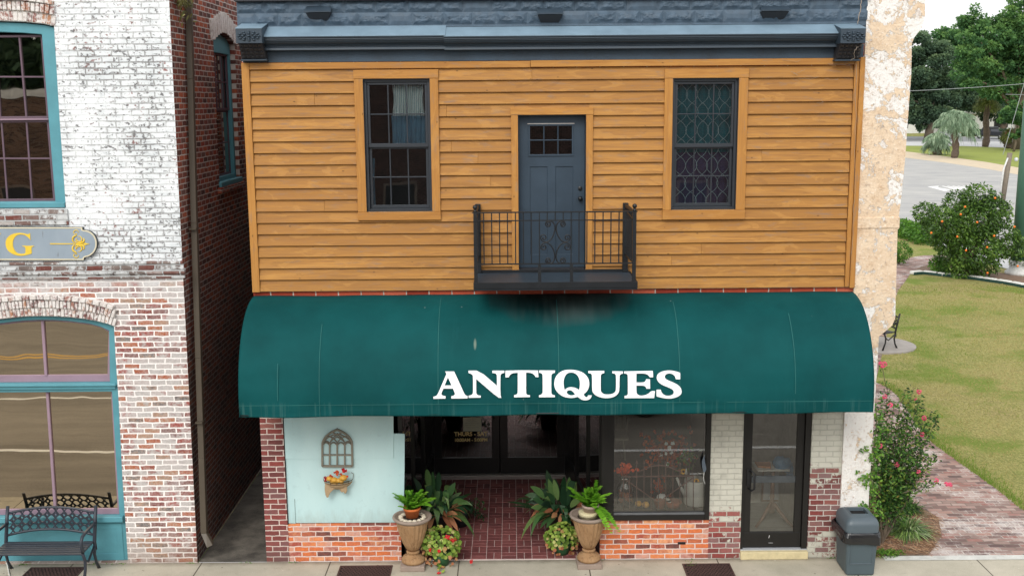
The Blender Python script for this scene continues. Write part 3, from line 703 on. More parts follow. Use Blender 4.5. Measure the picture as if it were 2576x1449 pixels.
b = MB(); b.box(Dr[0]+.01, Dr[2]-.01, -.03, .12, Dr[1]-.005, Dr[1]+.02); b.build('threshold', m_navydark, door)
b = MB(); ddx = (Dr[0]-.2, Dr[2]+.2); b.box(ddx[0], ddx[1], 1.6, 1.62, Dr[1], Dr[3]); b.box(ddx[0]-.02, ddx[0], .31, 1.6, Dr[1], Dr[3]); b.box(ddx[1], ddx[1]+.02, .31, 1.6, Dr[1], Dr[3]); b.box(ddx[0], ddx[1], .31, 1.6, Dr[3]+.0, Dr[3]+.02); b.build('room_lining', m_darker, door)
# jambs lining the openings
b = MB()
for i_ in (W1, W2, Dr):
    b.box(i_[0]-.0, i_[0]+.003, -.06, .3, i_[1], i_[3]); b.box(i_[2]-.003, i_[2], -.06, .3, i_[1], i_[3]); b.box(i_[0], i_[2], -.06, .3, i_[3]-.003, i_[3])
b.build('opening_lining', m_frame, shop)

# --- rock-faced parapet
pz = [UZ(1390, 61), UZ(1390, 29.5), UZ(1390, -3)]; zb0, dz = pz[0], pz[1]-pz[0]
vs = []; fs = []; NX = 620; NZ = 44; px0, px1 = XL-.03, XR+.02; ztop = zb0 + 2*dz
r_ = random.Random(11); cuts = []
for row in range(3):
    xs_ = [px0]; x = px0 + (.0 if row % 2 else .22)
    while x < px1: xs_.append(x); x += r_.choice([.36, .40, .40, .30])
    xs_.append(px1+.01); cuts.append(xs_)
import bisect
for j in range(NZ+1):
    z = zb0 - .05 + (2*dz+.05)*j/NZ; row = 0 if z < zb0+dz else 1; zz = (z-zb0-row*dz)/dz
    for i in range(NX+1):
        x = px0+(px1-px0)*i/NX; xs_ = cuts[row]; k = max(0, bisect.bisect_right(xs_, x)-1); k = min(k, len(xs_)-2)
        e = min(x-xs_[k], xs_[k+1]-x, zz*dz if zz > 0 else 0, (1-zz)*dz)
        e2 = max(0, min(1, (e-.005)/.045)); smooth_block = ((k*7+row*3) % 6 == 0)
        p = Vector((x*9, z*11, row*3.1+k*5.3)); h = .5+.5*noise.fractal(p, .9, 2.1, 4)
        dd = e2*(.008 + (.004 if smooth_block else .040*h)); 
        if e < .005: dd = -.002
        vs.append((x, -.02-dd, z))
for j in range(NZ):
    for i in range(NX): a = j*(NX+1)+i; fs.append((a, a+1, a+NX+2, a+NX+1))
b = MB(); b.add(vs, fs, .5, False); b.box(px0+.01, px1-.01, -.01, .28, 7.0, ztop)
par = b.build('parapet', m_block, shop)
b = MB(); b.box(px0-.01, px1+.01, -.10, .3, ztop-.012, ztop+.05); b.box(px0, px1, -.07, .28, ztop+.05, ztop+.45); b.build('coping', m_navydark, par, bev=.006)
# --- vent hoods
for (xa, xb, ya, yb) in ((764,832,15,32), (1350,1418,20,37), (1915,1990,15,29)):
    Xa, Xb = UX(xa, yb, -.17), UX(xb, yb, -.17); zt_, zf = UZ((xa+xb)/2, ya, -.02), UZ((xa+xb)/2, yb-2, -.17)
    b = MB(); b.hexa([(Xa,-.17,zf-.006),(Xb,-.17,zf-.006),(Xb-.02,-.02,zt_-.012),(Xa+.02,-.02,zt_-.012)], [(Xa,-.17,zf+.004),(Xb,-.17,zf+.004),(Xb-.02,-.02,zt_),(Xa+.02,-.02,zt_)])
    v = b.build('vent', m_navy, shop)
    b = MB(); b.hexa([(Xa+.055,-.03,zf-.10),(Xb-.055,-.03,zf-.10),(Xb-.055,-.012,zf-.10),(Xa+.055,-.012,zf-.10)], [(Xa+.012,-.14,zf-.008),(Xb-.012,-.14,zf-.008),(Xb-.012,-.012,zf-.008),(Xa+.012,-.012,zf-.008)])
    b.build('vent_throat', m_navydark, v, bev=.003)
# --- cornice: moulded run between two bracket blocks
def zpx(y, Y): return UZ(1390, y, Y)
prof = [(.0, zpx(63,0)), (-.02, zpx(63,-.02)), (-.255, zpx(88,-.255)), (-.255, zpx(90.5,-.255)), (-.235, zpx(91.5,-.235)), (-.240, zpx(95,-.24)), (-.222, zpx(96,-.222)), (-.228, zpx(98.5,-.228)),
        (-.205, zpx(99.5,-.205)), (-.200, zpx(103,-.2)), (-.17, zpx(107,-.17)), (-.145, zpx(108,-.145)), (-.15, zpx(110.5,-.15)), (-.125, zpx(111,-.125)), (-.128, zpx(114.5,-.128)), (-.150, zpx(116,-.15)), (-.155, zpx(122,-.155)), (-.06, zpx(124,-.06)), (.0, zpx(124,0))]
cor = None
for (a, c, dzz, nm) in ((XL+.16, UX(1121,100,-.2), 0.0, 'cornice'), (UX(1121,100,-.2)-.02, XR-.20, -.012, 'cornice')):
    b = MB(); p2 = [(y - (.004 if dzz else 0), z+dzz) for y, z in prof]; b.prism(p2, [], a, c, 'x')
    o_ = b.build(nm, m_navy, shop, bev=.002)
    q = MB(); q.hexa([(a,-.262,prof[2][1]+dzz+.000),(c,-.262,prof[2][1]+dzz+.000),(c,-.0,prof[0][1]+dzz+.004),(a,-.0,prof[0][1]+dzz+.004)],
                     [(a,-.262,prof[2][1]+dzz+.007),(c,-.262,prof[2][1]+dzz+.007),(c,-.0,prof[0][1]+dzz+.011),(a,-.0,prof[0][1]+dzz+.011)])
    q.build('cornice_flashing', m_navylight, o_)
b = MB(); b.box(XL+.02, XR-.02, -.045, .0, Zst+.004, zpx(124,-.05)+.03); b.build('frieze', m_navydirt, shop)
def bracket(xa, xb, side):
    yt = 62; Yf = -.36
    Xa, Xb = UX(xa, 95, Yf), UX(xb, 95, Yf); zf1, zf0, zt_ = UZ((xa+xb)/2, 73, Yf), UZ((xa+xb)/2, 110, Yf), UZ((xa+xb)/2, 61, -.01)
    b = MB(); b.hexa([(Xa,Yf,zf0),(Xb,Yf,zf0),(Xb,.0,zf0),(Xa,.0,zf0)], [(Xa,Yf,zf1),(Xb,Yf,zf1),(Xb,.0,zt_),(Xa,.0,zt_)])
    br = b.build('bracket', m_navy, shop, bev=.004)
    b = MB(); b.hexa([(Xa-.003,Yf-.004,zf1+.001),(Xb+.003,Yf-.004,zf1+.001),(Xb+.003,.0,zt_+.001),(Xa-.003,.0,zt_+.001)], [(Xa-.003,Yf-.004,zf1+.008),(Xb+.003,Yf-.004,zf1+.008),(Xb+.003,.0,zt_+.008),(Xa-.003,.0,zt_+.008)])
    b.build('bracket_cap', m_navylight, br)
    # flower boss
    b = MB(); cx_, cz = (Xa+Xb)/2, (zf0+zf1)/2
    for rr, nn_, s_ in ((1.0, 12, .021), (.6, 8, .022), (.0, 1, .026)):
        for k in range(nn_):
            a_ = 2*PI*k/nn_; b.ball((cx_+rr*.125*math.cos(a_), Yf-.008-.010*(1-rr), cz+rr*.052*math.sin(a_)), s_, 6, 4, (1.0,.7,.62))
    b.build('flower_boss', m_navy, br)
    # studded corbel below
    zl = UZ((xa+xb)/2, 150, -.12); xi0, xi1 = Xa+.02, Xb-.02; xo0, xo1 = Xa+.01, Xb-.005
    b = MB(); b.hexa([(xo0,-.15,zl),(xo1,-.15,zl),(xo1,.0,zl),(xo0,.0,zl)], [(xi0,-.30,zf0-.002),(xi1,-.30,zf0-.002),(xi1,.0,zf0-.002),(xi0,.0,zf0-.002)])
    for j in range(4):
        for i in range(5):
            u = (i+.5+(.0 if j % 2 else .0))/5; v_ = (j+.5)/4; y_ = -.15-.15*v_; z_ = zl+(zf0-zl)*v_; x_ = xi0+(xi1-xi0)*u
            sx, sz = (xi1-xi0)/10*.95, (zf0-zl)/8*.95; tp = (x_, y_-.035, z_+.008)
            b.add([(x_-sx,y_+sz*.6,z_-sz),(x_+sx,y_+sz*.6,z_-sz),(x_+sx,y_-sz*.9,z_+sz),(x_-sx,y_-sz*.9,z_+sz),tp], [(0,1,4),(1,2,4),(2,3,4),(3,0,4)])
    b.build('corbel', m_navydark, br)
    b = MB(); b.box(xo0-.01, xo1+.01, -.17, .0, zl-.022, zl-.001); b.build('corbel_ledge', m_navy, br, bev=.003)
bracket(593, 659, 0); bracket(2115, 2178, 1)

# ------------------------------------------------ storefront
ZA = 2.9
xp1 = UX(721,1250); xb1 = UX(1009,1370)
low0 = UZ(860,1316)
b = MB(); b.box(XL, xp1, .0, .3, 0, ZA); b.build('brick_pier', m_pier, shop)
b = MB(); b.box(xp1-.004, xb1, .006, .25, 0, low0); b.build('low_brick_wall', m_low, shop)
xr0 = UX(1509,1370); xq0, xq1 = UX(1786,1200), UX(1867,1200); low1 = UZ(1650,1307)
b = MB(); b.box(xr0, xq0+.004, .006, .25, 0, low1); b.build('low_brick_wall', m_low, shop)
b = MB(); bxv, bzv = U(1715,1366,.0); b.box(bxv-.055, bxv+.055, .0, .02, bzv-.02, bzv+.02); b.build('black_brick', m_black, shop, bev=.006)
b = MB(); b.box(xq0, xq1, .0, .3, 0, ZA); b.build('grey_brick_pier', m_grey, shop)
xd1 = UX(2036,1250); xs0 = UX(2113,1250)
b = MB(); b.box(xd1, xs0, .0, .3, 0, ZA); b.build('grey_brick_pier', m_grey2, shop)
# pale blue boarding: lower sheet and an upper overlapping sheet
bz1 = UZ(860,1153); xe = UX(1018,1200); xe2 = UX(1015,1310)
b = MB(); b.prism([(xp1+.012, low0+.012), (UX(742,1300), low0+.006), (UX(745,1300), low0+.014), (xe2, low0+.01), (xe, UZ(1010,1180)), (UX(1018,1092), UZ(1018,1091)), (UX(990,1092), UZ(990,1090)), (UX(990,1092), ZA), (xp1+.012, ZA)], [], -.004, .02)
bp = b.build('blue_board', m_blue, shop)
b = MB(); b.prism([(xp1+.010, bz1+.006), (UX(840,1153), bz1-.004), (UX(990,1152), bz1+.004), (UX(994,1050), ZA), (xp1+.010, ZA)], [], -.016, -.005)
b.build('blue_upper_board', m_blue, shop)
b = MB(); xs_ = UX(743,1290); b.box(xs_-.003, xs_+.003, -.0052, .0, low0+.014, low0+.36); b.build('board_split', pm('dark_gap', hx(70,90,90)), bp)
b = MB(); b.box(xp1-.0, xp1+.012, -.02, .02, low0, ZA); b.build('corner_strip', m_blackframe, shop)
# shop window, right
wz0 = low1+.004; gx0, gx1 = UX(1544,1200), UX(1774,1200); fz = UZ(1650,1293)
b = MB(); b.box(UX(1512,1200), gx0, -.03, .12, wz0, ZA); b.box(gx1, xq0-.003, -.03, .12, wz0, ZA); b.box(gx0, gx1, -.028, .12, wz0, fz)
sw = b.build('shop_window', m_blackframe, shop, bev=.004)
b = MB(); b.box(gx0, gx1, .02, .026, fz, ZA); b.build('pane', m_gl_shop, sw)
b = MB(); b.box(gx0, gx1, -.022, .018, fz, fz+.022); b.build('window_bead', pm('grey_bead', hx(96,98,100), .4), sw, bev=.003)
# display platform and the shop interior
xin0, xin1 = XL+.26, XR-.03
b = MB(); b.box(UX(1530,1200), xq0+.05, .13, 1.6, .3, fz-.02); disp = b.build('display_platform', pm('dark_display_floor', hx(62,58,54), .7, var=.2), shop)
b = MB(); b.box(UX(1530,1200)+.02, xq0+.03, 1.75, 1.78, .02, 2.9); b.build('display_backing', pm('brown_grey_backing', hx(84,76,70), .9, var=.3, sc_=2), shop)
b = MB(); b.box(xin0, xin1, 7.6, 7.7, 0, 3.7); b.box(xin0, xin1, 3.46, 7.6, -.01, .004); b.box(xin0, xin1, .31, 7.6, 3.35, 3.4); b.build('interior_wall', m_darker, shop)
# entry recess: dark framed glass sides, double doors at the back
YB = 3.43
ex0, ex1 = xb1+.02, xr0+.02; eb0, eb1 = UX(1089,1190,YB), UX(1425,1190,YB)
for (xa, xbk) in ((ex0, eb0), (ex1, eb1)):
    b = MB()
    for u in (0.0, .33, .66, 1.0):
        x = xa+(xbk-xa)*u; y = .06+(YB-.12)*u; b.box(x-.03, x+.03, y, y+.06, .0, 3.35)
    b.hexa([(xa-.025,.06,.0),(xa+.025,.06,.0),(xbk+.025,YB,.0),(xbk-.025,YB,.0)], [(xa-.025,.06,.40),(xa+.025,.06,.40),(xbk+.025,YB,.40),(xbk-.025,YB,.40)])
    b.hexa([(xa-.025,.06,2.5),(xa+.025,.06,2.5),(xbk+.025,YB,2.5),(xbk-.025,YB,2.5)], [(xa-.025,.06,2.58),(xa+.025,.06,2.58),(xbk+.025,YB,2.58),(xbk-.025,YB,2.58)])
    entry = b.build('entry_frame', m_blackframe, shop, bev=.003)
    b = MB(); b.hexa([(xa-.003,.08,.4),(xa+.003,.08,.4),(xbk+.003,YB,.4),(xbk-.003,YB,.4)], [(xa-.003,.08,3.3),(xa+.003,.08,3.3),(xbk+.003,YB,3.3),(xbk-.003,YB,3.3)])
    b.build('side_pane', m_gl_entry, entry)
em = UX(1258,1190,YB)
def shop_door(x0, x1, y, z0, z1, wst, zr0, mid=False):
    b = MB(); ring(b, x0, z0, x1, z1, wst, y, y+.05, zr0); o_ = b.build('door', m_blackframe, shop, bev=.004)
    g = MB(); g.box(x0+wst-.005, x1-wst+.005, y+.022, y+.028, z0+zr0-.005, z1-wst+.005); g.build('pane', m_gl_entry if y > 1 else m_gl_shop, o_); return o_
ld = shop_door(eb0+.03, em-.004, YB, .03, 2.5, .13, .28); rd = shop_door(em+.004, eb1-.03, YB, .03, 2.5, .13, .28)
b = MB(); b.box(eb0, eb1, YB-.08, YB+.1, .001, .028); b.build('threshold', pm('worn_threshold', hx(150,144,138), .6, var=.2), shop)
b = MB(); hxp = em-.10; b.tube([(em-.17, YB-.05, 1.35), (em-.13, YB-.06, 1.15), (em-.09, YB-.06, 1.0)], .008, 6); b.build('pull_chain', m_black, ld)
# text on the door glass
def text_obj(txt, h, loc, mat, parent, name='lettering', align='CENTER', ext=.0008, wide=1.0, bold=0.0):
    cu = bpy.data.curves.new('t', 'FONT'); cu.body = txt; cu.size = 1; cu.align_x = align; cu.extrude = ext/h; cu.offset = bold
    o = bpy.data.objects.new('t', cu); C.objects.link(o); dg = bpy.context.evaluated_depsgraph_get(); dg.update()
    me = bpy.data.meshes.new_from_object(o.evaluated_get(dg)); bpy.data.objects.remove(o)
    me.transform(Matrix.Translation(loc) @ Matrix.Rotation(PI/2, 4, 'X') @ Matrix.Diagonal((h*wide, h, h, 1)))
    off = Vector((0,0,0)); q = parent
    while q is not None: off += q.location; q = q.parent
    me.transform(Matrix.Translation(-off)); me.materials.clear(); me.materials.append(mat)
    ob = bpy.data.objects.new(name, me); C.objects.link(ob); ob.parent = parent; return ob
yt_ = YB+.019
x_, z_ = U(1184.5, 1096, yt_); ht = UZ(1184,1086,yt_)-UZ(1184,1096,yt_)
text_obj('THURS - SAT', ht*1.42, (x_, yt_, z_), m_gold, ld, wide=1.0, bold=.035)
x_, z_ = U(1184.5, 1110, yt_)
text_obj('10:00AM - 5:00PM', ht*1.15, (x_, yt_, z_), m_gold, ld, wide=.93, bold=.028)
# paper notice taped to the door
notice = empty('paper_notice', (UX(1188,1085,YB), YB+.015, UZ(1188,1085,YB)), 'pale handwritten paper notice taped on the dark entry door glass', 'notice')
b = MB(); b.box(UX(1165,1070,YB), UX(1211,1070,YB), YB+.014, YB+.018, UZ(1188,1085,YB), UZ(1188,1050,YB)); b.build('paper', pm('old_paper', hx(206,204,178), .8, var=.06), notice)
b = MB(); rr = random.Random(5)
for k in range(6):
    z = UZ(1188,1056+k*4.6,YB); x = UX(1169+rr.uniform(0,8),1070,YB); xe_ = UX(1206-rr.uniform(0,12),1070,YB)
    pts = [(x+(xe_-x)*j/30, YB+.0135, z+rr.uniform(-.006,.006)) for j in range(31)]; b.tube(pts, .0016, 3)
b.build('handwriting', pm('faded_ink', hx(120,118,104), .8), notice)
# things dimly seen inside the entrance doors
# right-hand glass door with the vestibule behind it
dz0 = UZ(1950,1383); x0_, x1_ = xq1+.004, xd1-.004
b = MB(); b.box(x0_, x0_+.035, .02, .2, dz0, ZA); b.box(x1_-.075, x1_, .02, .2, dz0, ZA); b.build('door_jamb', m_blackframe, shop, bev=.003)
gz0 = UZ(1950,1337,.08); sd_ = shop_door(x0_+.037, x1_-.077, .06, dz0+.012, 2.75, .10, gz0-dz0-.012)
gl = sd_
b = MB(); z_ = UZ(1950,1198,.06); zz_ = UZ(1950,1214,.06); b.box(x0_+.14, x1_-.18, .062, .10, zz_, z_); b.build('push_rail', pm('grey_rail', hx(70,74,76), .35), sd_, bev=.003)
b = MB(); hx0 = x0_+.10; zt1, zt0 = UZ(1890,1186,.02), UZ(1890,1232,.02)
b.tube([(hx0, .06, zt1), (hx0+.03, -.01, zt1+.01), (hx0+.06, -.03, zt1-.02), (hx0+.06, -.03, zt0+.03), (hx0+.03, -.01, zt0), (hx0, .06, zt0+.01)], .014, 8); b.box(hx0-.03, hx0+.02, .045, .062, zt0+.06, zt1+.03); b.build('handle', m_black, sd_, bev=.002)
b = MB(); b.tube([(x0_+.40,.052,.27),(x0_+.41,.052,.31)], .006, 5); b.tube([(x0_+.40,.052,.20),(x0_+.46,.052,.20)], .003, 4); b.build('kick_plate_scratch', pm('scratch', hx(190,190,190), .5), sd_)
b = MB(); b.box(x0_, x1_, .0, .12, dz0-.002, dz0+.010); b.build('threshold', pm('aluminium_threshold', hx(176,180,184), .35, var=.08), sd_)
b = MB(); b.box(x0_-.005, x1_+.005, -.06, .3, .0, dz0-.003); b.build('stone_step', m_conc_sill, shop, bev=.012, seg=2)
m_vfloor = woodmat('grey_plank_floor', hx(168,170,166), hx(140,142,140), hx(190,190,186), hx(150,150,148))
b = MB()
for k in range(14): b.box(x0_-.1, x1_+.25, .12+k*.12, .12+k*.12+.118, dz0-.03, dz0-.004, (k*.37) % 1)
b.build('vestibule_floor', m_vfloor, shop)
m_vwall = pm('rough_pale_plaster', hx(158,156,148), .95, var=.2, sc_=9, bump=1.0, fine=40)
b = MB(); b.box(x1_+.02, x1_+.06, .2, 1.82, dz0-.03, 2.9); b.box(x0_-.12, x0_-.08, .31, 1.82, dz0-.03, 2.9); b.box(x0_-.1, x1_+.05, 1.82, 1.86, dz0-.03, 2.9); b.box(x0_-.1, x1_+.05, .2, 1.86, 2.9, 2.93); b.build('vestibule_wall', m_vwall, shop)
# basket-weave paver floor of the entry
pav = MB(); md = .212; j_ = .007; rr = random.Random(2); k = 0
xa_, y_ = ex0-.12, .02
ny = int((YB-.1)/md)+1; nx_ = int((ex1-ex0+.2)/md)+1
for i in range(nx_):
    for j in range(ny):
        x = xa_+i*md; y = y_+j*md-.0; h = (i+j) % 2; zt_ = .012
        if y+md > YB-.08: continue
        for q in range(2):
            if h: bb = (x+j_/2, x+md-j_/2, y+q*md/2+j_/2, y+(q+1)*md/2-j_/2)
            else: bb = (x+q*md/2+j_/2, x+(q+1)*md/2-j_/2, y+j_/2, y+md-j_/2)
            pav.box(*bb, .0, zt_+rr.uniform(-.0015,.0015), rr.random())
struct(pav.build('entry_paving', m_paver, None, bev=.003))
b = MB(); b.box(xa_, xa_+nx_*md, .004, YB-.08, -.02, .0075); struct(b.build('paving_joints', m_grout))
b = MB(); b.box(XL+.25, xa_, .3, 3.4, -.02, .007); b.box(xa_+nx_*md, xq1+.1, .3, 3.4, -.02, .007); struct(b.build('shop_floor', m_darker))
# ============================================================ awning
AX0, AX1 = -3.415, 4.50; APJ = 1.06; ZT = 3.738; ZV = 2.545; ZBt = 2.39
aw = empty('awning', (.55, 0, ZBt), 'long dark green barrel awning with white capital letters over the storefront', 'awning')
def aw_pt(t, x=0.0, lift=0.0):
    # t 0..1 over the quarter curve, 1..1.2 down the valance
    if t <= 1:
        a = t*PI/2; y = -APJ*math.sin(a)**.93 if a > 0 else 0; z = ZV+(ZT-ZV)*math.cos(a)
        ny, nz = -math.sin(a)/APJ, math.cos(a)/(ZT-ZV)
    else: y = -APJ; z = ZV-(ZV-ZBt)*(t-1)/.2; ny, nz = -1, 0
    l = math.hypot(ny, nz); return Vector((x, y+ny/l*lift, z+nz/l*lift))
ribs = [-3.415, -2.41, -.93, .575, 2.08, 3.52, 4.50]
NXA, NTA = 200, 56; vs = []; fs = []
for j in range(NTA+1):
    t = 1.2*j/NTA
    for i in range(NXA+1):
        x = AX0+(AX1-AX0)*i/NXA
        k = max(i_ for i_ in range(len(ribs)) if ribs[i_] <= x+1e-6); k = min(k, len(ribs)-2)
        u = (x-ribs[k])/(ribs[k+1]-ribs[k]); sag = math.sin(PI*u)**1.0*math.sin(PI*min(1, t/1.0)*.98) if t < 1 else 0
        lf = -.045*sag + .012*noise.noise(Vector((x*1.4, t*3, 2))) + .006*noise.noise(Vector((x*.8+t*3, t*9, 7)))*min(1, t*2)
        p = aw_pt(t, x, lf)
        if t > 1: p.y += .008*math.sin(x*5.1)*(t-1)/.2 + .006*noise.noise(Vector((x*3, 0, 5))); p.z += .006*math.sin(x*3.1+1)*(t-1)/.2
        vs.append(p)
for j in range(NTA):
    for i in range(NXA): a = j*(NXA+1)+i; fs.append((a, a+NXA+1, a+NXA+2, a+1))
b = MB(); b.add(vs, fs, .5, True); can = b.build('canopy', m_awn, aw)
s_ = can.modifiers.new('solid', 'SOLIDIFY'); s_.thickness = .003; s_.offset = -1
for xe_, nm in ((AX0, 'end_panel'), (AX1, 'end_panel')):
    pts = [(aw_pt(t*1.2/30).y, aw_pt(t*1.2/30).z) for t in range(31)] + [(-.0, ZBt)]
    b = MB(); b.prism(pts, [], xe_-.002, xe_+.002, 'x'); b.build(nm, m_awn, aw)
b = MB()
for (x, t0, t1) in ((-2.41, .42, 1.2), (-.93, .1, 1.0), (.575, .15, 1.0), (2.08, .2, 1.0), (3.52, .35, .95), (-2.93, .72, .97)):
    path = [aw_pt(t0+(t1-t0)*k/24, x, .006+.012*noise.noise(Vector((x*1.4, (t0+(t1-t0)*k/24)*3, 2)))) for k in range(25)]
    b = MB()
    for k in range(24):
        p, q = path[k], path[k+1]; w_ = .0042; b.add([p+Vector((-w_,0,0)), q+Vector((-w_,0,0)), q+Vector((w_,0,0)), p+Vector((w_,0,0))], [(0,1,2,3)])
    b.build('seam', m_awnseam, aw)
b = MB()
for k in range(60):
    x = AX0+(AX1-AX0)*k/60; x2 = AX0+(AX1-AX0)*(k+1)/60; p = aw_pt(1.0, x, .004); q = aw_pt(1.0, x2, .004); q.x += .0
    b.add([p, p-Vector((0,0,.006)), q-Vector((0,0,.006)), q], [(0,1,2,3)])
b.build('valance_seam', pm('valance_seam', hx(34,100,96), .7, var=.35, sc_=2), aw)
b = MB(); b.tube([(AX0+.01,-.02,ZBt+.02),(AX0+.01,-APJ+.02,ZBt+.02),(AX1-.01,-APJ+.02,ZBt+.02),(AX1-.01,-.02,ZBt+.02)], .014, 6); b.build('frame_tube', m_black, aw)

# lettering: outlines, cut into strips so that they lie on the curve
def lp(s): 
    v = [float(t) for t in s.replace(',', ' ').split()]; return list(zip(v[::2], v[1::2]))
LET = [
 (1250,1060,["128,690,128,650,175,640,205,610,230,560,375,225,350,180,518,180,545,235,700,570,722,612,745,630,772,636,772,682,465,686,465,640,505,632,530,612,535,590,495,500,318,500,280,580,282,610,305,632,358,640,355,686","402,290,470,440,338,440"]),
 (1250,1060,["790,165,995,165,1325,445,1325,260,1315,230,1290,213,1240,210,1240,165,1465,165,1465,205,1420,215,1395,240,1390,270,1390,600,1408,672,1345,670,935,320,935,575,945,605,970,625,1020,630,1020,668,792,672,792,632,840,622,868,598,875,575,875,265,860,240,830,220,790,208"]),
 (1250,1060,["1487,165,1800,158,2100,162,2108,288,2052,282,2035,250,1995,218,1940,202,1875,200,1875,575,1882,600,1900,618,1948,622,1948,658,1648,662,1648,622,1690,612,1712,590,1718,570,1718,203,1650,207,1600,222,1565,250,1548,290,1487,290"]),
 (1250,1060,["2122,160,2420,162,2418,205,2375,215,2355,240,2350,270,2350,575,2358,600,2380,618,2420,625,2418,660,2118,662,2118,625,2160,612,2182,590,2188,570,2188,245,2170,215,2122,205"]),
 (1610,1060,["85,410,95,330,130,255,190,195,265,160,350,148,420,148,520,160,620,195,690,250,735,320,750,400,740,480,705,550,640,608,670,650,690,660,712,655,725,625,795,625,785,665,755,700,700,718,640,718,590,700,530,655,440,675,360,672,270,655,190,610,125,545,95,480","262,380,275,300,310,235,355,205,410,198,465,208,520,245,558,310,572,390,568,470,555,522,500,490,450,475,390,470,330,485,285,525,268,460","320,570,335,540,370,528,410,535,440,560,480,605,440,625,390,625,345,605"]),
 (1610,1060,["730,170,1030,168,1030,212,990,218,968,240,963,265,963,530,975,565,1010,595,1060,608,1130,608,1190,595,1235,565,1252,520,1252,260,1240,230,1215,218,1182,215,1182,175,1380,178,1380,220,1345,228,1322,250,1318,280,1315,520,1300,580,1250,635,1170,668,1070,680,970,668,880,635,820,585,800,530,800,255,785,225,760,212,730,212"]),
 (1610,1060,["1405,178,1945,168,1952,288,1890,288,1860,250,1815,225,1760,218,1635,218,1635,385,1750,385,1790,375,1812,350,1820,322,1892,325,1895,502,1825,502,1812,468,1785,450,1750,443,1635,443,1638,570,1650,600,1685,625,1740,632,1810,618,1870,590,1912,545,1988,545,1970,676,1412,678,1412,635,1450,630,1472,610,1475,590,1475,260,1465,235,1440,220,1405,218"]),
 (1610,1060,["2015,520,2095,518,2105,560,2140,605,2190,630,2240,635,2300,622,2335,595,2342,560,2325,525,2280,495,2130,435,2060,390,2022,330,2018,280,2040,225,2100,185,2190,163,2290,160,2380,178,2460,205,2462,325,2380,325,2365,275,2335,240,2290,218,2240,215,2190,235,2168,270,2175,305,2210,335,2370,400,2440,445,2480,500,2492,560,2475,610,2420,650,2330,680,2230,688,2130,675,2015,645"]),
]
def smooth_loop(L):                       # one round of corner softening keeps curves round and serifs crisp
    out = []; n = len(L)
    for i in range(n):
        a, p, c = Vector(L[i-1]), Vector(L[i]), Vector(L[(i+1) % n]); d1, d2 = (p-a), (c-p)
        if d1.length > 1e-6 and d2.length > 1e-6 and d1.angle(d2) < R(48): out += [tuple(p.lerp(a, .25)), tuple(p.lerp(c, .25))]
        else: out.append(tuple(p))
    return out
def aw_hit(px, py):
    d = ray(px, py); lo, hi = 8.0, 20.0
    def f(t):
        p = CAM + d*t
        if p.z < ZV: return p.y + APJ
        a = math.acos(max(-1, min(1, (p.z-ZV)/(ZT-ZV)))); return p.y + APJ*math.sin(a)**.93
    for _ in range(50):
        m_ = (lo+hi)/2
        if f(m_) < 0: lo = m_
        else: hi = m_
    p = CAM + d*lo
    t = 1 + (ZV-p.z)/(ZV-ZBt)*.2 if p.z < ZV else math.acos(max(-1, min(1, (p.z-ZV)/(ZT-ZV))))/(PI/2)
    return p.x, t
for ox, oy, loops in LET:
    L = [smooth_loop([((ox+x/6.44)*.8587, (oy+y/6.44)*.8587) for x, y in lp(l)]) for l in loops]
    pts = [p for l in L for p in l]; tri = tessellate_polygon([[Vector((p[0], p[1], 0)) for p in l] for l in L])
    bm = bmesh.new(); vv = [bm.verts.new((p[0], p[1], 0)) for p in pts]
    for t in tri:
        try: bm.faces.new([vv[i] for i in t])
        except ValueError: pass
    for y in range(930, 1015, 6): bmesh.ops.bisect_plane(bm, geom=bm.verts[:]+bm.edges[:]+bm.faces[:], plane_co=(0, y, 0), plane_no=(0, 1, 0))
    bm.verts.index_update(); fs = [tuple(v.index for v in f.verts) for f in bm.faces]; vs = []
    for v in bm.verts:
        x, t = aw_hit(v.co.x, v.co.y); vs.append(aw_pt(t, x, .012))
    bm.free(); b = MB(); b.add(vs, fs); o = b.build('letter', m_letter, aw)
    md_ = o.modifiers.new('solid', 'SOLIDIFY'); md_.thickness = .004; md_.offset = 0

# ============================================================ balcony
zf = UZ(1390, 682, 0); YD = -.88
bl, brr = UX(1192, 712, YD), UX(1603, 712, YD)
zfl = UZ(1398, 711, YD)
zf = zfl
bal = empty('balcony', ((bl+brr)/2, 0, zf-.06), 'black iron balcony with scrollwork railing in front of the slate upstairs door', 'balcony')
b = MB(); b.box(bl+.01, brr-.01, YD+.02, -.04, zf-.03, zf); b.build('deck', m_navy, bal, bev=.003)
b = MB(); b.box(bl-.005, brr+.005, YD-.01, YD+.018, zf-.075, zf+.006); b.box(bl-.005, bl+.012, YD+.018, -.04, zf-.075, zf+.006); b.box(brr-.012, brr+.005, YD+.018, -.04, zf-.075, zf+.006); b.box(bl, brr, YD-.03, YD+.02, zf-.092, zf-.077)
b.build('fascia', m_iron, bal, bev=.002)
b = MB(); b.box(bl+.02, brr-.02, -.075, -.041, zf, zf+.035); b.build('wall_batten', m_iron, bal, bev=.002)
def zr(y): return UZ(1398, y, YD)
zt_, zs_, zb_ = zr(533.5), zr(555), zr(664)
fx0, fx1 = UX(1199, 600, YD), UX(1593, 600, YD)
for xx, k in ((fx0-.015, 0), (fx1+.015, 1)):
    b = MB(); b.box(xx-.022, xx+.022, YD-.005, YD+.04, zf, zt_+.004); b.lathe(xx, YD+.018, zt_+.004, [(.020,0),(.024,.01),(.014,.02),(.014,.03),(.026,.045),(.030,.06),(.024,.078),(.0,.09)], 12)
    b.build('post', m_iron, bal)
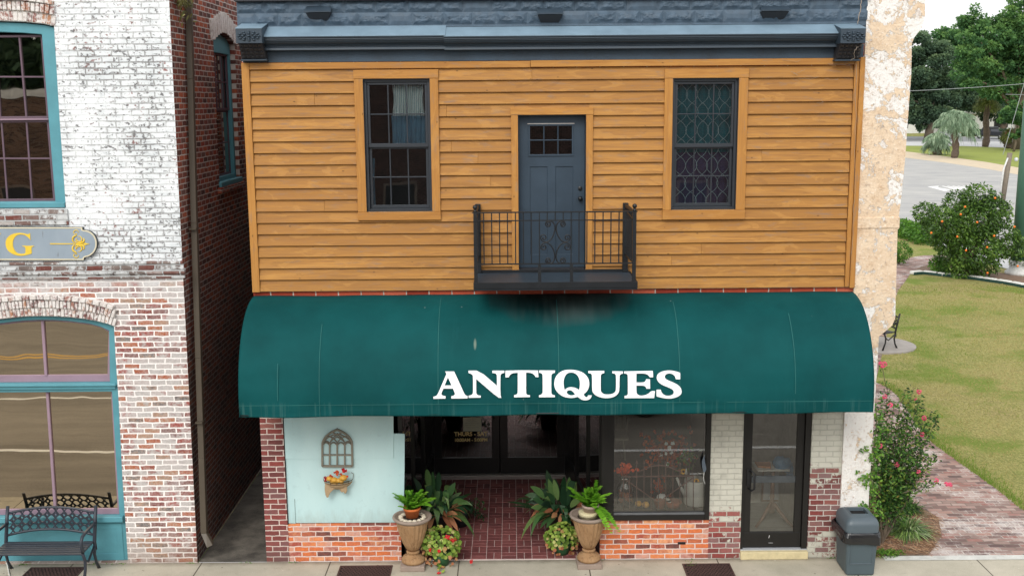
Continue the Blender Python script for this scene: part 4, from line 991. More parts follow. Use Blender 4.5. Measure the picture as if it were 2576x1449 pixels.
b = MB(); b.box(fx0-.05, fx1+.05, YD-.004, YD+.034, zt_-.010, zt_+.004); b.box(fx0, fx1, YD+.008, YD+.022, zs_-.007, zs_+.007); b.box(fx0, fx1, YD+.008, YD+.022, zb_-.008, zb_+.008)
b.build('rail', m_iron, bal)
bx = [1370+v/4.954 for v in (235,350,465,580,695,810,925,1042,1157,1272,1388,1503,1618,1732,1848,1965,2080,2197)]
for k, sx in enumerate(bx):
    x = UX(sx*.8587, 600, YD); b = MB(); lo = zs_ if k in (8,9,10) else zb_
    b.box(x-.007, x+.007, YD+.009, YD+.021, lo+.006, zt_-.01); b.build('baluster', m_iron, bal)
for sx in (1045, 1508):
    x = UX((1370+sx/4.954)*.8587, 690, YD); b = MB(); b.box(x-.019, x+.019, YD, YD+.035, zf, zb_-.009); b.build('short_post', m_iron, bal)
# scrollwork: four C/S curves with curled ends
def sp(x, y): return (1370+x/4.954)*.8587, (580+y/4.954)*.8587
def scroll_path(P, c0, c1):
    # P: control points through the middle; c0/c1 = (centre, start angle, sense) for the curls
    out = []
    def curl(c, r0, a0, sense, turns=1.35, n=26):
        return [(c[0]+(r0*(1-.72*i/n))*math.cos(a0+sense*2*PI*turns*i/n), c[1]+(r0*(1-.72*i/n))*math.sin(a0+sense*2*PI*turns*i/n)) for i in range(n+1)]
    return curl(*c0)[::-1] + P + curl(*c1)
def catmull(P, n=8):
    out = []
    for i in range(len(P)-1):
        p0 = P[max(0,i-1)]; p1 = P[i]; p2 = P[i+1]; p3 = P[min(len(P)-1, i+2)]
        for k in range(n):
            t = k/n; out.append(tuple(.5*((2*p1[j])+(-p0[j]+p2[j])*t+(2*p0[j]-5*p1[j]+4*p2[j]-p3[j])*t*t+(-p0[j]+3*p1[j]-3*p2[j]+p3[j])*t**3) for j in range(2)))
    return out + [P[-1]]
cxm, cym = 1275, 645                      # centre of the motif in the close-up
# upper-left quadrant: starts in curl at (1172,380), rises over, down past the middle line, out to curl at (1098,575)
q = [(1172+22,380+4),(1178,395),(1160,385),(1158,365),(1180,350),(1200,372),(1195,400),(1172,418),(1145,408),(1132,375),(1150,345),(1190,335),(1235,355),(1262,405),(1264,470),(1240,550),(1195,615),(1140,640),(1085,622),(1060,580),(1072,548),(1100,538),(1130,552),(1136,582),(1118,602),(1096,598),(1090,580),(1102,572)]
for mx in (1, -1):
    for my in (1, -1):
        pts = catmull([(cxm+(x-cxm)*mx, cym+(y-cym)*my) for x, y in q], 5); P3 = []
        for x, y in pts:
            sx_, sy_ = sp(x, y); X, Z = U(sx_, sy_, YD+.015); P3.append((X, YD+.015, Z))
        b = MB(); b.tube(P3, .0085, 5); b.build('scroll', m_iron, bal)
# rear posts by the wall and side railings with dark timber backing
for xx, sgn in ((UX(1204, 600, -.08)-.005, -1), (UX(1573, 600, -.08), 1)):
    zr_t = UZ(1570, 511, -.08); b = MB(); b.box(xx-.035, xx+.035, -.11, -.042, zf, zr_t); b.build('wall_post', m_iron, bal, bev=.004)
    xf = fx0-.015 if sgn < 0 else fx1+.015
    b = MB(); b.hexa([(xf-.014,YD+.04,zt_-.02),(xf+.014,YD+.04,zt_-.02),(xx+.014,-.11,zr_t-.05),(xx-.014,-.11,zr_t-.05)], [(xf-.014,YD+.04,zt_+.0),(xf+.014,YD+.04,zt_+.0),(xx+.014,-.11,zr_t-.01),(xx-.014,-.11,zr_t-.01)])
    b.build('side_rail', m_iron, bal); b = MB(); b.hexa([(xf-.01,YD+.04,zb_-.01),(xf+.01,YD+.04,zb_-.01),(xx+.01,-.11,zb_-.01),(xx-.01,-.11,zb_-.01)], [(xf-.01,YD+.04,zb_+.01),(xf+.01,YD+.04,zb_+.01),(xx+.01,-.11,zb_+.01),(xx-.01,-.11,zb_+.01)])
    b.build('side_rail', m_iron, bal); b = MB(); b.hexa([(xf-.01,YD+.04,zs_-.01),(xf+.01,YD+.04,zs_-.01),(xx+.01,-.11,zs_+.04),(xx-.01,-.11,zs_+.04)], [(xf-.01,YD+.04,zs_+.01),(xf+.01,YD+.04,zs_+.01),(xx+.01,-.11,zs_+.06),(xx-.01,-.11,zs_+.06)])
    b.build('side_rail', m_iron, bal)
    for k in range(1, 7):
        u = k/7; x = xf+(xx-xf)*u; y = YD+.04+(-.11-YD-.04)*u; b = MB(); b.box(x-.007, x+.007, y-.007, y+.007, zb_+.01, zt_-.02+(zr_t-.05-zt_+.02)*u); b.build('side_baluster', m_iron, bal)
for (xx, zz) in ((UX(1573,600,-.12)-.015, UZ(1573,640,-.12)), (UX(1573,729,-.12)-.015, UZ(1573,729,-.12)+0)):
    pass

# ============================================================ stucco party wall on the right
def sx_(pts): return [U(px, py, .0) for px, py in pts]
outer = sx_([(2113,1435),(2113,1045)]) 
L0 = [(XR+.002, 0), (XR+.002, 8.2)]
Rr = [U(2337,-60), U(2325,-5), U(2325,38), U(2318,70), U(2298,95), U(2292,110), U(2290,190), U(2282,300), U(2275,400), U(2265,500), U(2259,545)]
Rr2 = [U(2259,545), U(2259,575), U(2256,577), U(2250,800), U(2242,818), U(2222,835), U(2209,845), U(2206,900), U(2197,1040), U(2190,1150), U(2184,1250), U(2178,1415)]
xsb = UX(2113,1250)+.002
poly = [(xsb, 0), (xsb, 3.3), (XR+.002, 3.3), (XR+.002, UZ(2150,573)), (XR-.02, UZ(2150,573)), (XR-.02, UZ(2150,546)), (XR+.002, UZ(2150,546)), (XR+.002, 8.2)] + Rr + Rr2
poly = [(xsb, 0), (xsb, 3.3), (XR+.002, 3.3), (XR+.002, 8.2)] + Rr + Rr2
stw = MB(); stw.prism(poly[::-1], [], -.03, .5)
st = empty('stucco_wall', (4.9, .2, 0), 'peeling peach stucco end of a party wall right of the shop', 'wall')
o = stw.build('wall', m_stucco, st, bev=.012)
b = MB(); b.box(XR+.002-.035, U(2260,560)[0]+.004, -.042, .3, UZ(2200,574), UZ(2200,546)); b.build('band', m_stucco, st, bev=.006)
b = MB(); xr_ = 4.86; b.box(xr_-.3, xr_-.02, .5, 12.9, 0, 8.0); b.build('long_wall', m_stucco, st)
b = MB()
rr = random.Random(9)
for k in range(26): b.tube([(2.0+rr.uniform(-.0,.0),0,0),(2.0,0,0)], .001, 3) if False else None

# dead vine stems across the parapet, the cornice and the right edge of the cladding
def vine(name, pts, r, mat, label, cat='vine', jit=.01, seed=1):
    rr = random.Random(seed); P = []
    for i in range(len(pts)-1):
        a, c = Vector(pts[i]), Vector(pts[i+1])
        for k in range(5): P.append(a.lerp(c, k/5)+Vector((rr.uniform(-jit,jit), rr.uniform(-jit,0), rr.uniform(-jit,jit))))
    P.append(Vector(pts[-1])); return P
m_twig = pm('dry_vine_stem', hx(150,138,126), .9, var=.2)
vn = empty('dead_vine', (UX(2165,60), -.12, 6.8), 'thin dry vine stems over the cornice end beside the stucco wall', 'vine')
b = MB()
def PP(l): return [(UX(x, y, Y), Y, UZ(x, y, Y)) for x, y, Y in l]
b.tube(vine('s', PP([(2168,-5,-.11),(2164,25,-.11),(2160,45,-.12),(2158,62,-.12)]), .004, m_twig, '', jit=.006), .006, 5)
b.tube(vine('s', PP([(2158,118,-.33),(2148,130,-.31),(2150,145,-.22),(2140,154,-.2)]), .004, m_twig, '', jit=.008, seed=2), .004, 5)
b.tube(vine('s', PP([(2155,160,-.10),(2152,330,-.10),(2150,460,-.10),(2146,560,-.10),(2141,640,-.10)]), .004, m_twig, '', jit=.012, seed=3), .0022, 4)
for k in range(9):
    x0v, y0v = rr.uniform(1980,2150), rr.uniform(152,260); b.tube(vine('s', PP([(x0v,y0v,-.062),(x0v+rr.uniform(-25,25),y0v+rr.uniform(-3,9),-.062),(x0v+rr.uniform(-50,50),y0v+rr.uniform(-4,14),-.062)]), .002, m_twig, '', jit=.008, seed=k+9), .0016, 4)
b.build('stem', m_twig, vn)

# ============================================================ white painted brick building on the left
wb = empty('white_brick_building', (-6.5, .2, 0), 'white painted brick building with teal arched windows left of the alley', 'building')
XW = -16.0
cT, cB = UX(425,0), UX(497,1420)
# upper window opening (segmental head) and lower arched opening
def arc_px(pts): return [U(x, y) for x, y in pts]
uo = [U(-170,524), U(166,524)] 
up_open = [(UX(-160,524), UZ(100,524)), (UX(166,524), UZ(100,524)), U(160,440), U(150,300), U(141,150), U(136,67), U(110,61), U(60,56), U(0,53.5), U(-60,56), U(-110,62), U(-136,70)]
lo_open = [(UX(-118,1405), .02), (UX(322,1408), .02), U(308,1200), U(298,1000), U(291,900), U(287,821), U(270,814), U(241,807), U(208,801.5), U(176,798), U(140,796), U(100,795), U(60,796.5), U(0,803), U(-50,812), U(-86,822)]
zt8 = 8.4
wall = MB(); wall.prism([(XW,0),(cB,0),(cT+(cT-cB)*.12,zt8),(XW,zt8)], [up_open, lo_open], .0, .32)
wall.build('wall', m_white, wb)
b = MB(); b.hexa([(cB-.02,.321,0),(cB,.321,0),(cB,13,0),(cB-.02,13,0)], [(cT-.01,.321,zt8),(cT+.01,.321,zt8),(cT+.01,13,zt8),(cT-.01,13,zt8)])
sidew = None
# side wall with its own window opening, in the alley plane
Vw = lambda px, py: V(px, py, -4.33)
y0w, y1w = 1.98, 3.20; zw0, zw1 = 5.08, 7.30
b = MB(); b.prism([(.0,0),(13,0),(13,zt8),(.0,zt8)], [[(y0w,zw0),(y1w,zw0),(y1w,zw1-.14),(y1w-.18,zw1-.05),((y0w+y1w)/2,zw1),(y0w+.18,zw1-.05),(y0w,zw1-.14)]], -.24, .0, 'x')
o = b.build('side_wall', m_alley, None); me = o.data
for v in me.vertices:                       # the corner leans a little, as the front edge does
    u = v.co.z/zt8; v.co.x += cB+(cT-cB)*1.1*u+.003
    if v.co.y < .001: v.co.y = .003
o.parent = wb; o.location = -wb.location
b = MB(); b.box(XW, cB-.2, 12.8, 13, 0, zt8); b.box(XW, cB-.2, .3, 13, zt8-.3, zt8-.2); b.box(XW, cB-.24, .33, 12.8, 3.9, 4.0); b.build('floor_slab', m_dark, wb)
# belt courses and rough brick under the sign
b = MB()
xe_ = UX(466,675)
b.box(XW, UX(462,661)+.0, -.045, .0, UZ(300,664), UZ(300,657)); b.box(XW, UX(463,670), -.028, .0, UZ(300,676), UZ(300,664.2)); b.box(XW, UX(466,690)+.01, -.06, .0, UZ(300,688), UZ(300,676.2)); b.box(XW, UX(467,700), -.035, .0, UZ(300,700), UZ(300,688.2))
b.build('belt_course', m_rough, wb, bev=.004)
b = MB(); b.box(XW, UX(172,540), -.03, .0, UZ(90,566), UZ(90,527)); b.build('window_sill', m_rough, wb, bev=.005)
# arches: rowlock bricks laid one by one
def arch(pts_lo, depth, nb, y0, name, cols, seed, parent):
    rr = random.Random(seed); P = [Vector((p[0], p[1])) for p in pts_lo]; L = [0]
    for i in range(len(P)-1): L.append(L[-1]+(P[i+1]-P[i]).length)
    def at(s):
        for i in range(len(L)-1):
            if s <= L[i+1]: u = (s-L[i])/(L[i+1]-L[i]); p = P[i].lerp(P[i+1], u); d = (P[i+1]-P[i]).normalized(); return p, Vector((-d.y, d.x))
        d = (P[-1]-P[-2]).normalized(); return P[-1], Vector((-d.y, d.x))
    b = MB(); w_ = L[-1]/nb
    for k in range(nb):
        (p, n1), (q_, n2) = at(k*w_+.005), at((k+1)*w_-.005); jj = rr.uniform(-.006,.006); dd = depth+rr.uniform(-.006,.004)
        a_, c_, d_, e_ = p+n1*.004, q_+n2*.004, q_+n2*dd, p+n1*dd
        b.hexa([(a_.x,y0+jj,a_.y),(c_.x,y0+jj,c_.y),(c_.x,.05,c_.y),(a_.x,.05,a_.y)], [(e_.x,y0+jj,e_.y),(d_.x,y0+jj,d_.y),(d_.x,.05,d_.y),(e_.x,.05,e_.y)], rr.random())
    b.build(name, m_archbrk, parent, bev=.004)
_m = M('worn_arch_bricks'); _c = _m.co(); _t = _m.attr(); _n1 = _m.noise(_c, 22, 5, .7); _n2 = _m.noise(_c, 6, 4, .6)
_bc = _m.ramp(_m.math('ADD', _t, _m.math('MULTIPLY', _m.math('SUBTRACT', _n1, .5), .3)), [(0, hx(104,64,60)), (.25, hx(150,110,104)), (.45, hx(176,128,96)), (.6, hx(128,84,88)), (.75, hx(196,188,182)), (1, hx(212,206,200))])
_wm = _m.mr(_m.math('ADD', _n1, _m.math('MULTIPLY', _n2, .5)), .66, .82)
m_archbrk = _m.fin(_m.mix(_wm, _bc, hx(222,218,214)), .9, _m.bump(_n1, .6, .01))
lo_arc = [U(x, y) for x, y in ((-86,821),(-50,811),(0,802),(60,795.5),(100,794),(140,795),(176,797),(208,800.5),(241,806),(270,813),(291,820))]
arch(lo_arc, .105, 42, -.035, 'arch', 0, 4, wb)
lo_arc2 = [(x, z+.115) for x, z in lo_arc]; arch(lo_arc2, .105, 42, -.055, 'arch', 0, 5, wb)
lo_arc3 = [(x, z+.225) for x, z in lo_arc]; arch(lo_arc3, .06, 22, -.075, 'arch_cap', 0, 6, wb)
up_arc = [U(x, y) for x, y in ((-136,69),(-110,61),(-60,55),(0,52.5),(60,55),(110,60),(140,66))]
arch(up_arc, .12, 24, -.02, 'arch', 0, 7, wb); arch([(x, z+.13) for x, z in up_arc], .115, 24, -.05, 'arch', 0, 8, wb); arch([(x, z+.25) for x, z in up_arc], .06, 14, -.075, 'arch_cap', 0, 12, wb)
# mortar backing behind the loose arch bricks
b = MB(); b.prism([(p[0], p[1]+.0) for p in lo_arc]+[(p[0], p[1]+.29) for p in lo_arc[::-1]], [], -.018, .0); b.prism([(p[0], p[1]+.0) for p in up_arc]+[(p[0], p[1]+.31) for p in up_arc[::-1]], [], -.01, .0)
b.build('arch_mortar', pm('chalky_mortar', hx(216,212,206), .95, var=.12, sc_=12, bump=.6), wb)
# side window arch bricks
_b = MB(); rr = random.Random(21)
for k in range(13):
    u = k/12; y = y0w-.10+(y1w-y0w+.2)*u; z0_ = zw1-.14+.14*math.sin(PI*min(1,max(0,(y-y0w)/(y1w-y0w))))+.0; a_ = (u-.5)*.5
    X_ = cB+(cT-cB)*1.1*(7.4/zt8)+.003
    _b.obox((X_+.006, y+a_*.06, z0_+.15), (.014,0,0), (0,.041,-.041*a_*.5), (0,.15*math.sin(a_*.6),.15), rr.random()*.3+.7)
_b.build('side_arch', m_archbrk, wb, bev=.004)

# upper window: teal frame, mauve sashes
YF = .10
tz = [U(-132,524,YF)]
gl0x, gl1x = UX(-78,300,YF), UX(124,300,YF)
b = MB()
fr_in = [(UX(-110,505,YF), UZ(100,507,YF)), (UX(143,507,YF), UZ(100,507,YF)), U(126,300,YF), U(109,88,YF), U(60,84,YF), U(0,82,YF), U(-60,84,YF), U(-90,88,YF)]
up_out = [(p[0]+(.012 if p[0] < -6.6 else -.012), p[1]-.012) for p in up_open[2:]]; up_out = [(up_open[0][0]+.01, up_open[0][1]), (up_open[1][0]-.01, up_open[1][1])] + up_out
b.prism(up_out, [fr_in], YF-.05, YF+.06); uw = b.build('window', m_teal, wb, bev=.006)
b = MB(); b.box(UX(-165,524)+.02, UX(166,524)-.01, -.02, .06, UZ(90,523), UZ(90,510)); b.build('sill', m_teal, uw, bev=.006)
def slant_ring(outer, w_, y0, y1, mat, name, par, bev=.003):
    n = len(outer); cx = sum(p[0] for p in outer)/n; cz = sum(p[1] for p in outer)/n
    inner = [(p[0]-math.copysign(w_, p[0]-cx), p[1]-math.copysign(w_, p[1]-cz)) for p in outer]
    b = MB(); b.prism(outer, [inner], y0, y1); return b.build(name, mat, par, bev=bev)
YS = .15
mz = UZ(60, 299, YS)
usash = [(UX(-120,299,YS), mz), (UX(126,299,YS), mz), (UX(110,90,YS), UZ(60,89,YS)), (UX(-100,90,YS), UZ(60,89,YS))]
slant_ring(usash, .03, YS-.03, YS+.02, m_purpled, 'upper_sash', uw)
lsash = [(UX(-132,507,YS+.04), UZ(60,507,YS+.04)), (UX(142,507,YS+.04), UZ(60,507,YS+.04)), (UX(125,300,YS+.04), UZ(60,302,YS+.04)), (UX(-116,300,YS+.04), UZ(60,302,YS+.04))]
slant_ring(lsash, .035, YS+.022, YS+.06, m_purpled, 'lower_sash', uw)
b = MB()
def bar(p, q, w_, y0, y1):
    P, Q = U(p[0], p[1], y0), U(q[0], q[1], y0); d = Vector((Q[0]-P[0], Q[1]-P[1])).normalized(); n_ = Vector((-d.y, d.x))*w_/2
    b.hexa([(P[0]-n_.x,y0,P[1]-n_.y),(P[0]+n_.x,y0,P[1]+n_.y),(P[0]+n_.x,y1,P[1]+n_.y),(P[0]-n_.x,y1,P[1]-n_.y)], [(Q[0]-n_.x,y0,Q[1]-n_.y),(Q[0]+n_.x,y0,Q[1]+n_.y),(Q[0]+n_.x,y1,Q[1]+n_.y),(Q[0]-n_.x,y1,Q[1]-n_.y)])
for x0_b, x1_b in ((48,66),(-14,0),(-70,-64)): bar((x0_b,92), (x1_b,297), .021, YS-.022, YS+.0)
for x0_b, x1_b in ((66,80),(3,18),(-66,-56)): bar((x0_b,304), (x1_b,500), .021, YS+.028, YS+.05)
bar((-110,193.5), (116,194), .020, YS-.0225, YS-.001); bar((-125,399), (132,399), .020, YS+.0275, YS+.049)
b.build('muntin', m_purpled, uw)
b = MB(); b.box(UX(-118,300,YS), UX(124,300,YS), YS-.028, YS+.03, mz-.02, mz+.028); b.build('meeting_rail', m_purple, uw, bev=.003)
b = MB(); b.hexa([(usash[0][0]+.01,YS+.0,mz+.01),(usash[1][0]-.01,YS+.0,mz+.01),(usash[1][0]-.01,YS+.005,mz+.01),(usash[0][0]+.01,YS+.005,mz+.01)], [(usash[3][0]+.01,YS+.0,usash[3][1]-.01),(usash[2][0]-.01,YS,usash[2][1]-.01),(usash[2][0]-.01,YS+.005,usash[2][1]-.01),(usash[3][0]+.01,YS+.005,usash[3][1]-.01)]); b.build('pane', m_gl_left, uw)
b = MB(); b.hexa([(lsash[0][0]+.01,YS+.04,lsash[0][1]+.01),(lsash[1][0]-.01,YS+.04,lsash[0][1]+.01),(lsash[1][0]-.01,YS+.045,lsash[0][1]+.01),(lsash[0][0]+.01,YS+.045,lsash[0][1]+.01)], [(lsash[3][0]+.01,YS+.04,mz-.01),(lsash[2][0]-.01,YS+.04,mz-.01),(lsash[2][0]-.01,YS+.045,mz-.01),(lsash[3][0]+.01,YS+.045,mz-.01)]); b.build('pane', m_gl_left, uw)
b = MB(); b.box(-9, -5, 1.2, 1.25, 4.1, 8.0); b.build('room_lining', m_darker, uw)

# lower arched shop window
YL = .10
lo_out = [(p[0]+(.012 if p[0] < -6.3 else -.012), p[1]-(.010 if p[1] > 1 else 0)) for p in lo_open]
def zl(y, Y=YL): return UZ(150, y, Y)
in_arc = [U(x, y, YL) for x, y in ((277,830),(255,820),(225,812),(176,806),(140,803.5),(100,803),(60,805),(0,812),(-30,818),(-50,828))]
top_in = [(UX(-60,962,YL), zl(962)), (UX(279,962,YL), zl(962))] + in_arc
low_in = [(UX(-70,1296,YL), zl(1296)), (UX(303,1296,YL), zl(1296)), (UX(284,984,YL), zl(984)), (UX(-60,984,YL), zl(984))]
b = MB(); b.prism(lo_out, [top_in, low_in], YL-.04, YL+.06); lw = b.build('shop_window', m_teal, wb, bev=.005)
b = MB(); b.box(UX(-90,970,.03), UX(290,972,.03), .03, YL-.02, zl(980,.03), zl(966,.03)); b.box(UX(-90,970,.0), UX(291,972,.0), .005, .05, zl(973,.0), zl(968,.0)); b.build('transom_bar', m_teal, lw, bev=.006)
# mauve sashes
YP = YL+.03
arc_s = [(p[0], p[1]) for p in in_arc]
def inset(L, w_):
    n = len(L); cx = sum(p[0] for p in L)/n; cz = sum(p[1] for p in L)/n; out = []
    for p in L:
        d = Vector((p[0]-cx, p[1]-cz)); out.append((p[0]-math.copysign(min(w_, abs(d.x)*.2), d.x), p[1]-math.copysign(min(w_, abs(d.y)*.5), d.y)))
    return out
ti = [(top_in[0][0]+.05, top_in[0][1]+.10), (top_in[1][0]-.05, top_in[1][1]+.10)] + [(p[0]-math.copysign(.035 if abs(p[0]+6.2) > .8 else 0, p[0]+6.2), p[1]-.035) for p in in_arc]
b = MB(); b.prism(top_in, [ti], YP, YP+.05); b.build('transom_sash', m_purple, lw, bev=.004)
li = [(low_in[0][0]+.045, low_in[0][1]+.085), (low_in[1][0]-.045, low_in[1][1]+.085), (low_in[2][0]-.04, low_in[2][1]-.02), (low_in[3][0]+.04, low_in[3][1]-.02)]
b = MB(); b.prism(low_in, [li], YP, YP+.05); b.build('lower_sash', m_purple, lw, bev=.004)
b = MB(); bar((106,806), (115,946), .036, YP-.01, YP+.04); b.build('mullion', m_purple, lw, bev=.003)
b = MB(); bar((118,986), (138,1280), .036, YP-.01, YP+.04); b.build('mullion', m_purple, lw, bev=.003)
b = MB(); b.prism([(p[0], p[1]) for p in ti], [], YP+.02, YP+.026); b.build('pane', m_gl_bronze, lw)
b = MB(); b.box(li[3][0]-.1, li[1][0]+.02, YP+.02, YP+.026, li[0][1]-.01, li[2][1]+.01); b.build('pane', m_gl_bronze, lw)
b = MB(); b.box(-9, -4.75, 1.3, 1.35, .1, 3.8); b.build('room_lining', m_darker, lw)
b = MB(); b.box(UX(-112,1305,.0), UX(309,1304,.0), -.02, YL-.03, zl(1314,.0), zl(1300,.0)); b.build('sill', m_teal, lw, bev=.008)
b = MB(); z0p, z1p = .02, zl(1315,.06); xA, xB = UX(-110,1360,.06), UX(310,1360,.06)
pn = (UX(240,1360,.06)-1.6, zl(1392,.06), UX(296,1360,.06), zl(1330,.06))
b.prism(rect(xA, z0p, xB, z1p), [rect(*pn)], .05, .09); b.box(pn[0], pn[2], .072, .085, pn[1], pn[3]); b.build('stall_panel', m_teal, lw, bev=.004)

# window in the alley side
XS = cB+(cT-cB)*1.1*(6.2/zt8)
b = MB()
hd = [(y0w+.02,zw0+.02),(y1w-.02,zw0+.02),(y1w-.02,zw1-.16),(y1w-.2,zw1-.07),((y0w+y1w)/2,zw1-.02),(y0w+.2,zw1-.07),(y0w+.02,zw1-.16)]
b.prism(hd, [[(y0w+.09,zw0+.08),(y1w-.10,zw0+.08),(y1w-.10,zw1-.30),(y0w+.09,zw1-.30)]], XS-.16, XS-.06, 'x'); aw2 = b.build('side_window', m_teal, wb, bev=.004)
b = MB()
for (a, c) in ((zw0+.08, 6.15), (6.15, zw1-.30)):
    xo = XS-.15 if a < 6 else XS-.12
    b.box(xo, xo+.03, y0w+.09, y0w+.12, a, c); b.box(xo, xo+.03, y1w-.13, y1w-.10, a, c); b.box(xo, xo+.03, y0w+.12, y1w-.13, a, a+.035); b.box(xo, xo+.03, y0w+.12, y1w-.13, c-.03, c)
    for k in (1, 2): y = y0w+.12+(y1w-y0w-.25)*k/3; b.box(xo+.004, xo+.024, y-.009, y+.009, a+.03, c-.03)
    z = (a+c)/2; b.box(xo+.005, xo+.025, y0w+.12, y1w-.13, z-.009, z+.009)
b.build('sash', m_purpled, aw2)
b = MB(); b.box(XS-.135, XS-.13, y0w+.1, y1w-.11, zw0+.09, zw1-.31); b.build('pane', m_gl_left, aw2)
b = MB(); b.box(XS-.6, XS-.58, y0w-.3, y1w+.3, zw0-.2, zw1); b.build('room_lining', m_darker, aw2)
b = MB(); b.box(XS-.12, XS+.03, y0w-.03, y1w+.03, zw0-.05, zw0+.02); b.build('sill', m_teal, aw2, bev=.004)
b = MB(); b.box(XS-.1, XS+.05, y0w-.12, y1w+.1, zw0-.14, zw0-.055); b.build('brick_sill', m_alley, aw2, bev=.008)

# downspout on the alley side, leaning with the wall
b = MB()
Xd = -4.25
def vd(px, py): y, z = V(px, py, Xd); return (Xd, y, z)
pth = [vd(474,-40), vd(475,0), vd(480,200), vd(489,560), vd(500,900), vd(508,1150), vd(514,1338)]
top_y, bot_y = pth[0][1], pth[-1][1]
hw = .052
for i in range(len(pth)-1):
    p, q_ = Vector(pth[i]), Vector(pth[i+1])
    b.hexa([(q_.x-.04,q_.y-hw*.8,q_.z),(q_.x+.04,q_.y-hw*.8,q_.z),(q_.x+.04,q_.y+hw*.8,q_.z),(q_.x-.04,q_.y+hw*.8,q_.z)], [(p.x-.04,p.y-hw*.8,p.z),(p.x+.04,p.y-hw*.8,p.z),(p.x+.04,p.y+hw*.8,p.z),(p.x-.04,p.y+hw*.8,p.z)])
ds = empty('downspout', (Xd, bot_y, .05), 'square brown metal downspout running down the alley corner of the white brick building', 'downspout')
b.build('pipe', m_pipe, ds, bev=.006)
b = MB(); e_ = Vector(pth[-1]); f_ = e_+Vector((.10,-.10,-.15))
b.hexa([(f_.x-.035,f_.y-.04,f_.z-.02),(f_.x+.045,f_.y-.04,f_.z+.02),(f_.x+.045,f_.y+.04,f_.z+.02),(f_.x-.035,f_.y+.04,f_.z-.02)], [(e_.x-.04,e_.y-.04,e_.z),(e_.x+.04,e_.y-.04,e_.z),(e_.x+.04,e_.y+.04,e_.z),(e_.x-.04,e_.y+.04,e_.z)]); b.build('shoe', m_pipe, ds, bev=.005)
for (px, py) in ((488,575),(504,1060)):
    p = Vector(vd(px, py)); b = MB(); b.box(p.x-.05, p.x+.046, p.y-hw*.8-.03, p.y+hw*.8+.03, p.z-.012, p.z+.012); b.build('strap', m_pipe, ds)

# ============================================================ carved sign board
def sg(x, y, Y=-.05): return U((x/8.05)*.8587, (640+y/8.05)*.8587, Y)
sign = empty('sign_board', (sg(900,600)[0], -.03, sg(900,600)[1]), 'weathered slate blue sign board with gold letter and scroll on the white brick wall', 'sign')
top, bot = 205, 985
def sign_outline(g_):
    # g_ = inset in close-up pixels
    pts = [(-1400+g_*3, bot-g_), (1985-g_, bot-g_-0), (1985-g_, 935-g_*.3), (2010, 915-g_)]
    cx, cy, rx, ry = 1990, 595, 300-g_, 322-g_
    for k in range(1, 20):
        a = PI/2 - PI*k/20; pts.append((cx+rx*math.cos(a), cy+ry*math.sin(a)))
    pts += [(1985, 273+g_), (1950-g_, 270+g_*.3), (1950-g_, top+g_), (-1400+g_*3, top+g_)]
    return [sg(x, y) for x, y in pts]
b = MB(); b.prism(sign_outline(0), [], -.05, -.004); b.build('backing', pm('dark_sign_edge', hx(58,66,70), .6), sign, bev=.003)
b = MB(); b.prism(sign_outline(6), [sign_outline(34)], -.060, -.0502); b.build('border', m_cream, sign)
b = MB(); b.prism(sign_outline(35), [], -.056, -.0502); b.build('face', m_signb, sign)
GL = "705,350,718,515,690,480,650,440,600,400,540,382,470,380,400,395,340,450,305,530,300,600,310,680,345,760,400,815,460,835,530,838,590,825,600,790,598,700,575,670,520,655,520,645,800,648,798,660,750,675,742,700,745,830,650,860,540,880,440,880,340,860,240,810,170,740,130,640,130,540,165,460,230,400,320,360,420,342,520,345,600,365,665,378"
b = MB(); b.prism([sg(x, y, -.062) for x, y in smooth_loop(lp(GL))], [], -.062, -.0565); b.build('letter', m_yellow, sign)
NL = "-60,345,5,345,5,380,-30,385,-30,860,-90,860,-420,440,-420,845,-380,858,-380,878,-520,878,-520,858,-470,845,-470,385,-520,375,-520,345,-380,345,-75,730,-75,385,-110,378,-110,345"
b = MB(); b.prism([sg(x, y, -.062) for x, y in lp(NL)], [], -.062, -.0565); b.build('letter', m_yellow, sign)
def sroll(pts, r0, nm='ornament', r1=None):
    P = catmull(pts, 5); n = len(P); P3 = []
    for x, y in P: X, Z = sg(x, y, -.060); P3.append((X, -.060, Z))
    rs = [max(.002, r0*math.sin(PI*(.12+.80*i/(n-1)))) for i in range(n)]
    b.tube(P3, rs, 5)
b = MB(); b.hexa([(*sg(1180,612,-.062)[:1],-.0625,sg(1180,612,-.062)[1]),(sg(2000,608,-.062)[0],-.0625,sg(2000,608,-.062)[1]),(sg(2000,608,-.062)[0],-.0565,sg(2000,608,-.062)[1]),(sg(1180,612,-.062)[0],-.0565,sg(1180,612,-.062)[1])], [(sg(1180,588,-.062)[0],-.0625,sg(1180,588,-.062)[1]),(sg(2000,592,-.062)[0],-.0625,sg(2000,592,-.062)[1]),(sg(2000,592,-.062)[0],-.0565,sg(2000,592,-.062)[1]),(sg(1180,588,-.062)[0],-.0565,sg(1180,588,-.062)[1])])
for sg_ in (1, -1):
    f_ = lambda L: [(x, 603+(y-603)*sg_) for x, y in L]
    sroll(f_([(1760,585),(1720,540),(1712,480),(1745,425),(1790,405),(1805,350)]), .012)
    sroll(f_([(1755,540),(1800,570),(1870,570),(1920,530),(1925,470),(1880,425),(1830,430)]), .009)
    sroll(f_([(1880,535),(1840,540),(1800,520),(1795,490),(1820,482)]), .009)
    sroll(f_([(1800,590),(1900,580),(1960,560),(1985,510),(1960,465)]), .013)
    sroll(f_([(1800,360),(1760,370),(1735,330),(1760,290),(1810,280),(1850,310),(1845,350)]), .006)
b.prism([sg(x, y, -.0635) for x, y in ((1950,603),(2005,570),(2035,590),(2115,603),(2035,620),(2005,640))], [], -.0635, -.0565)
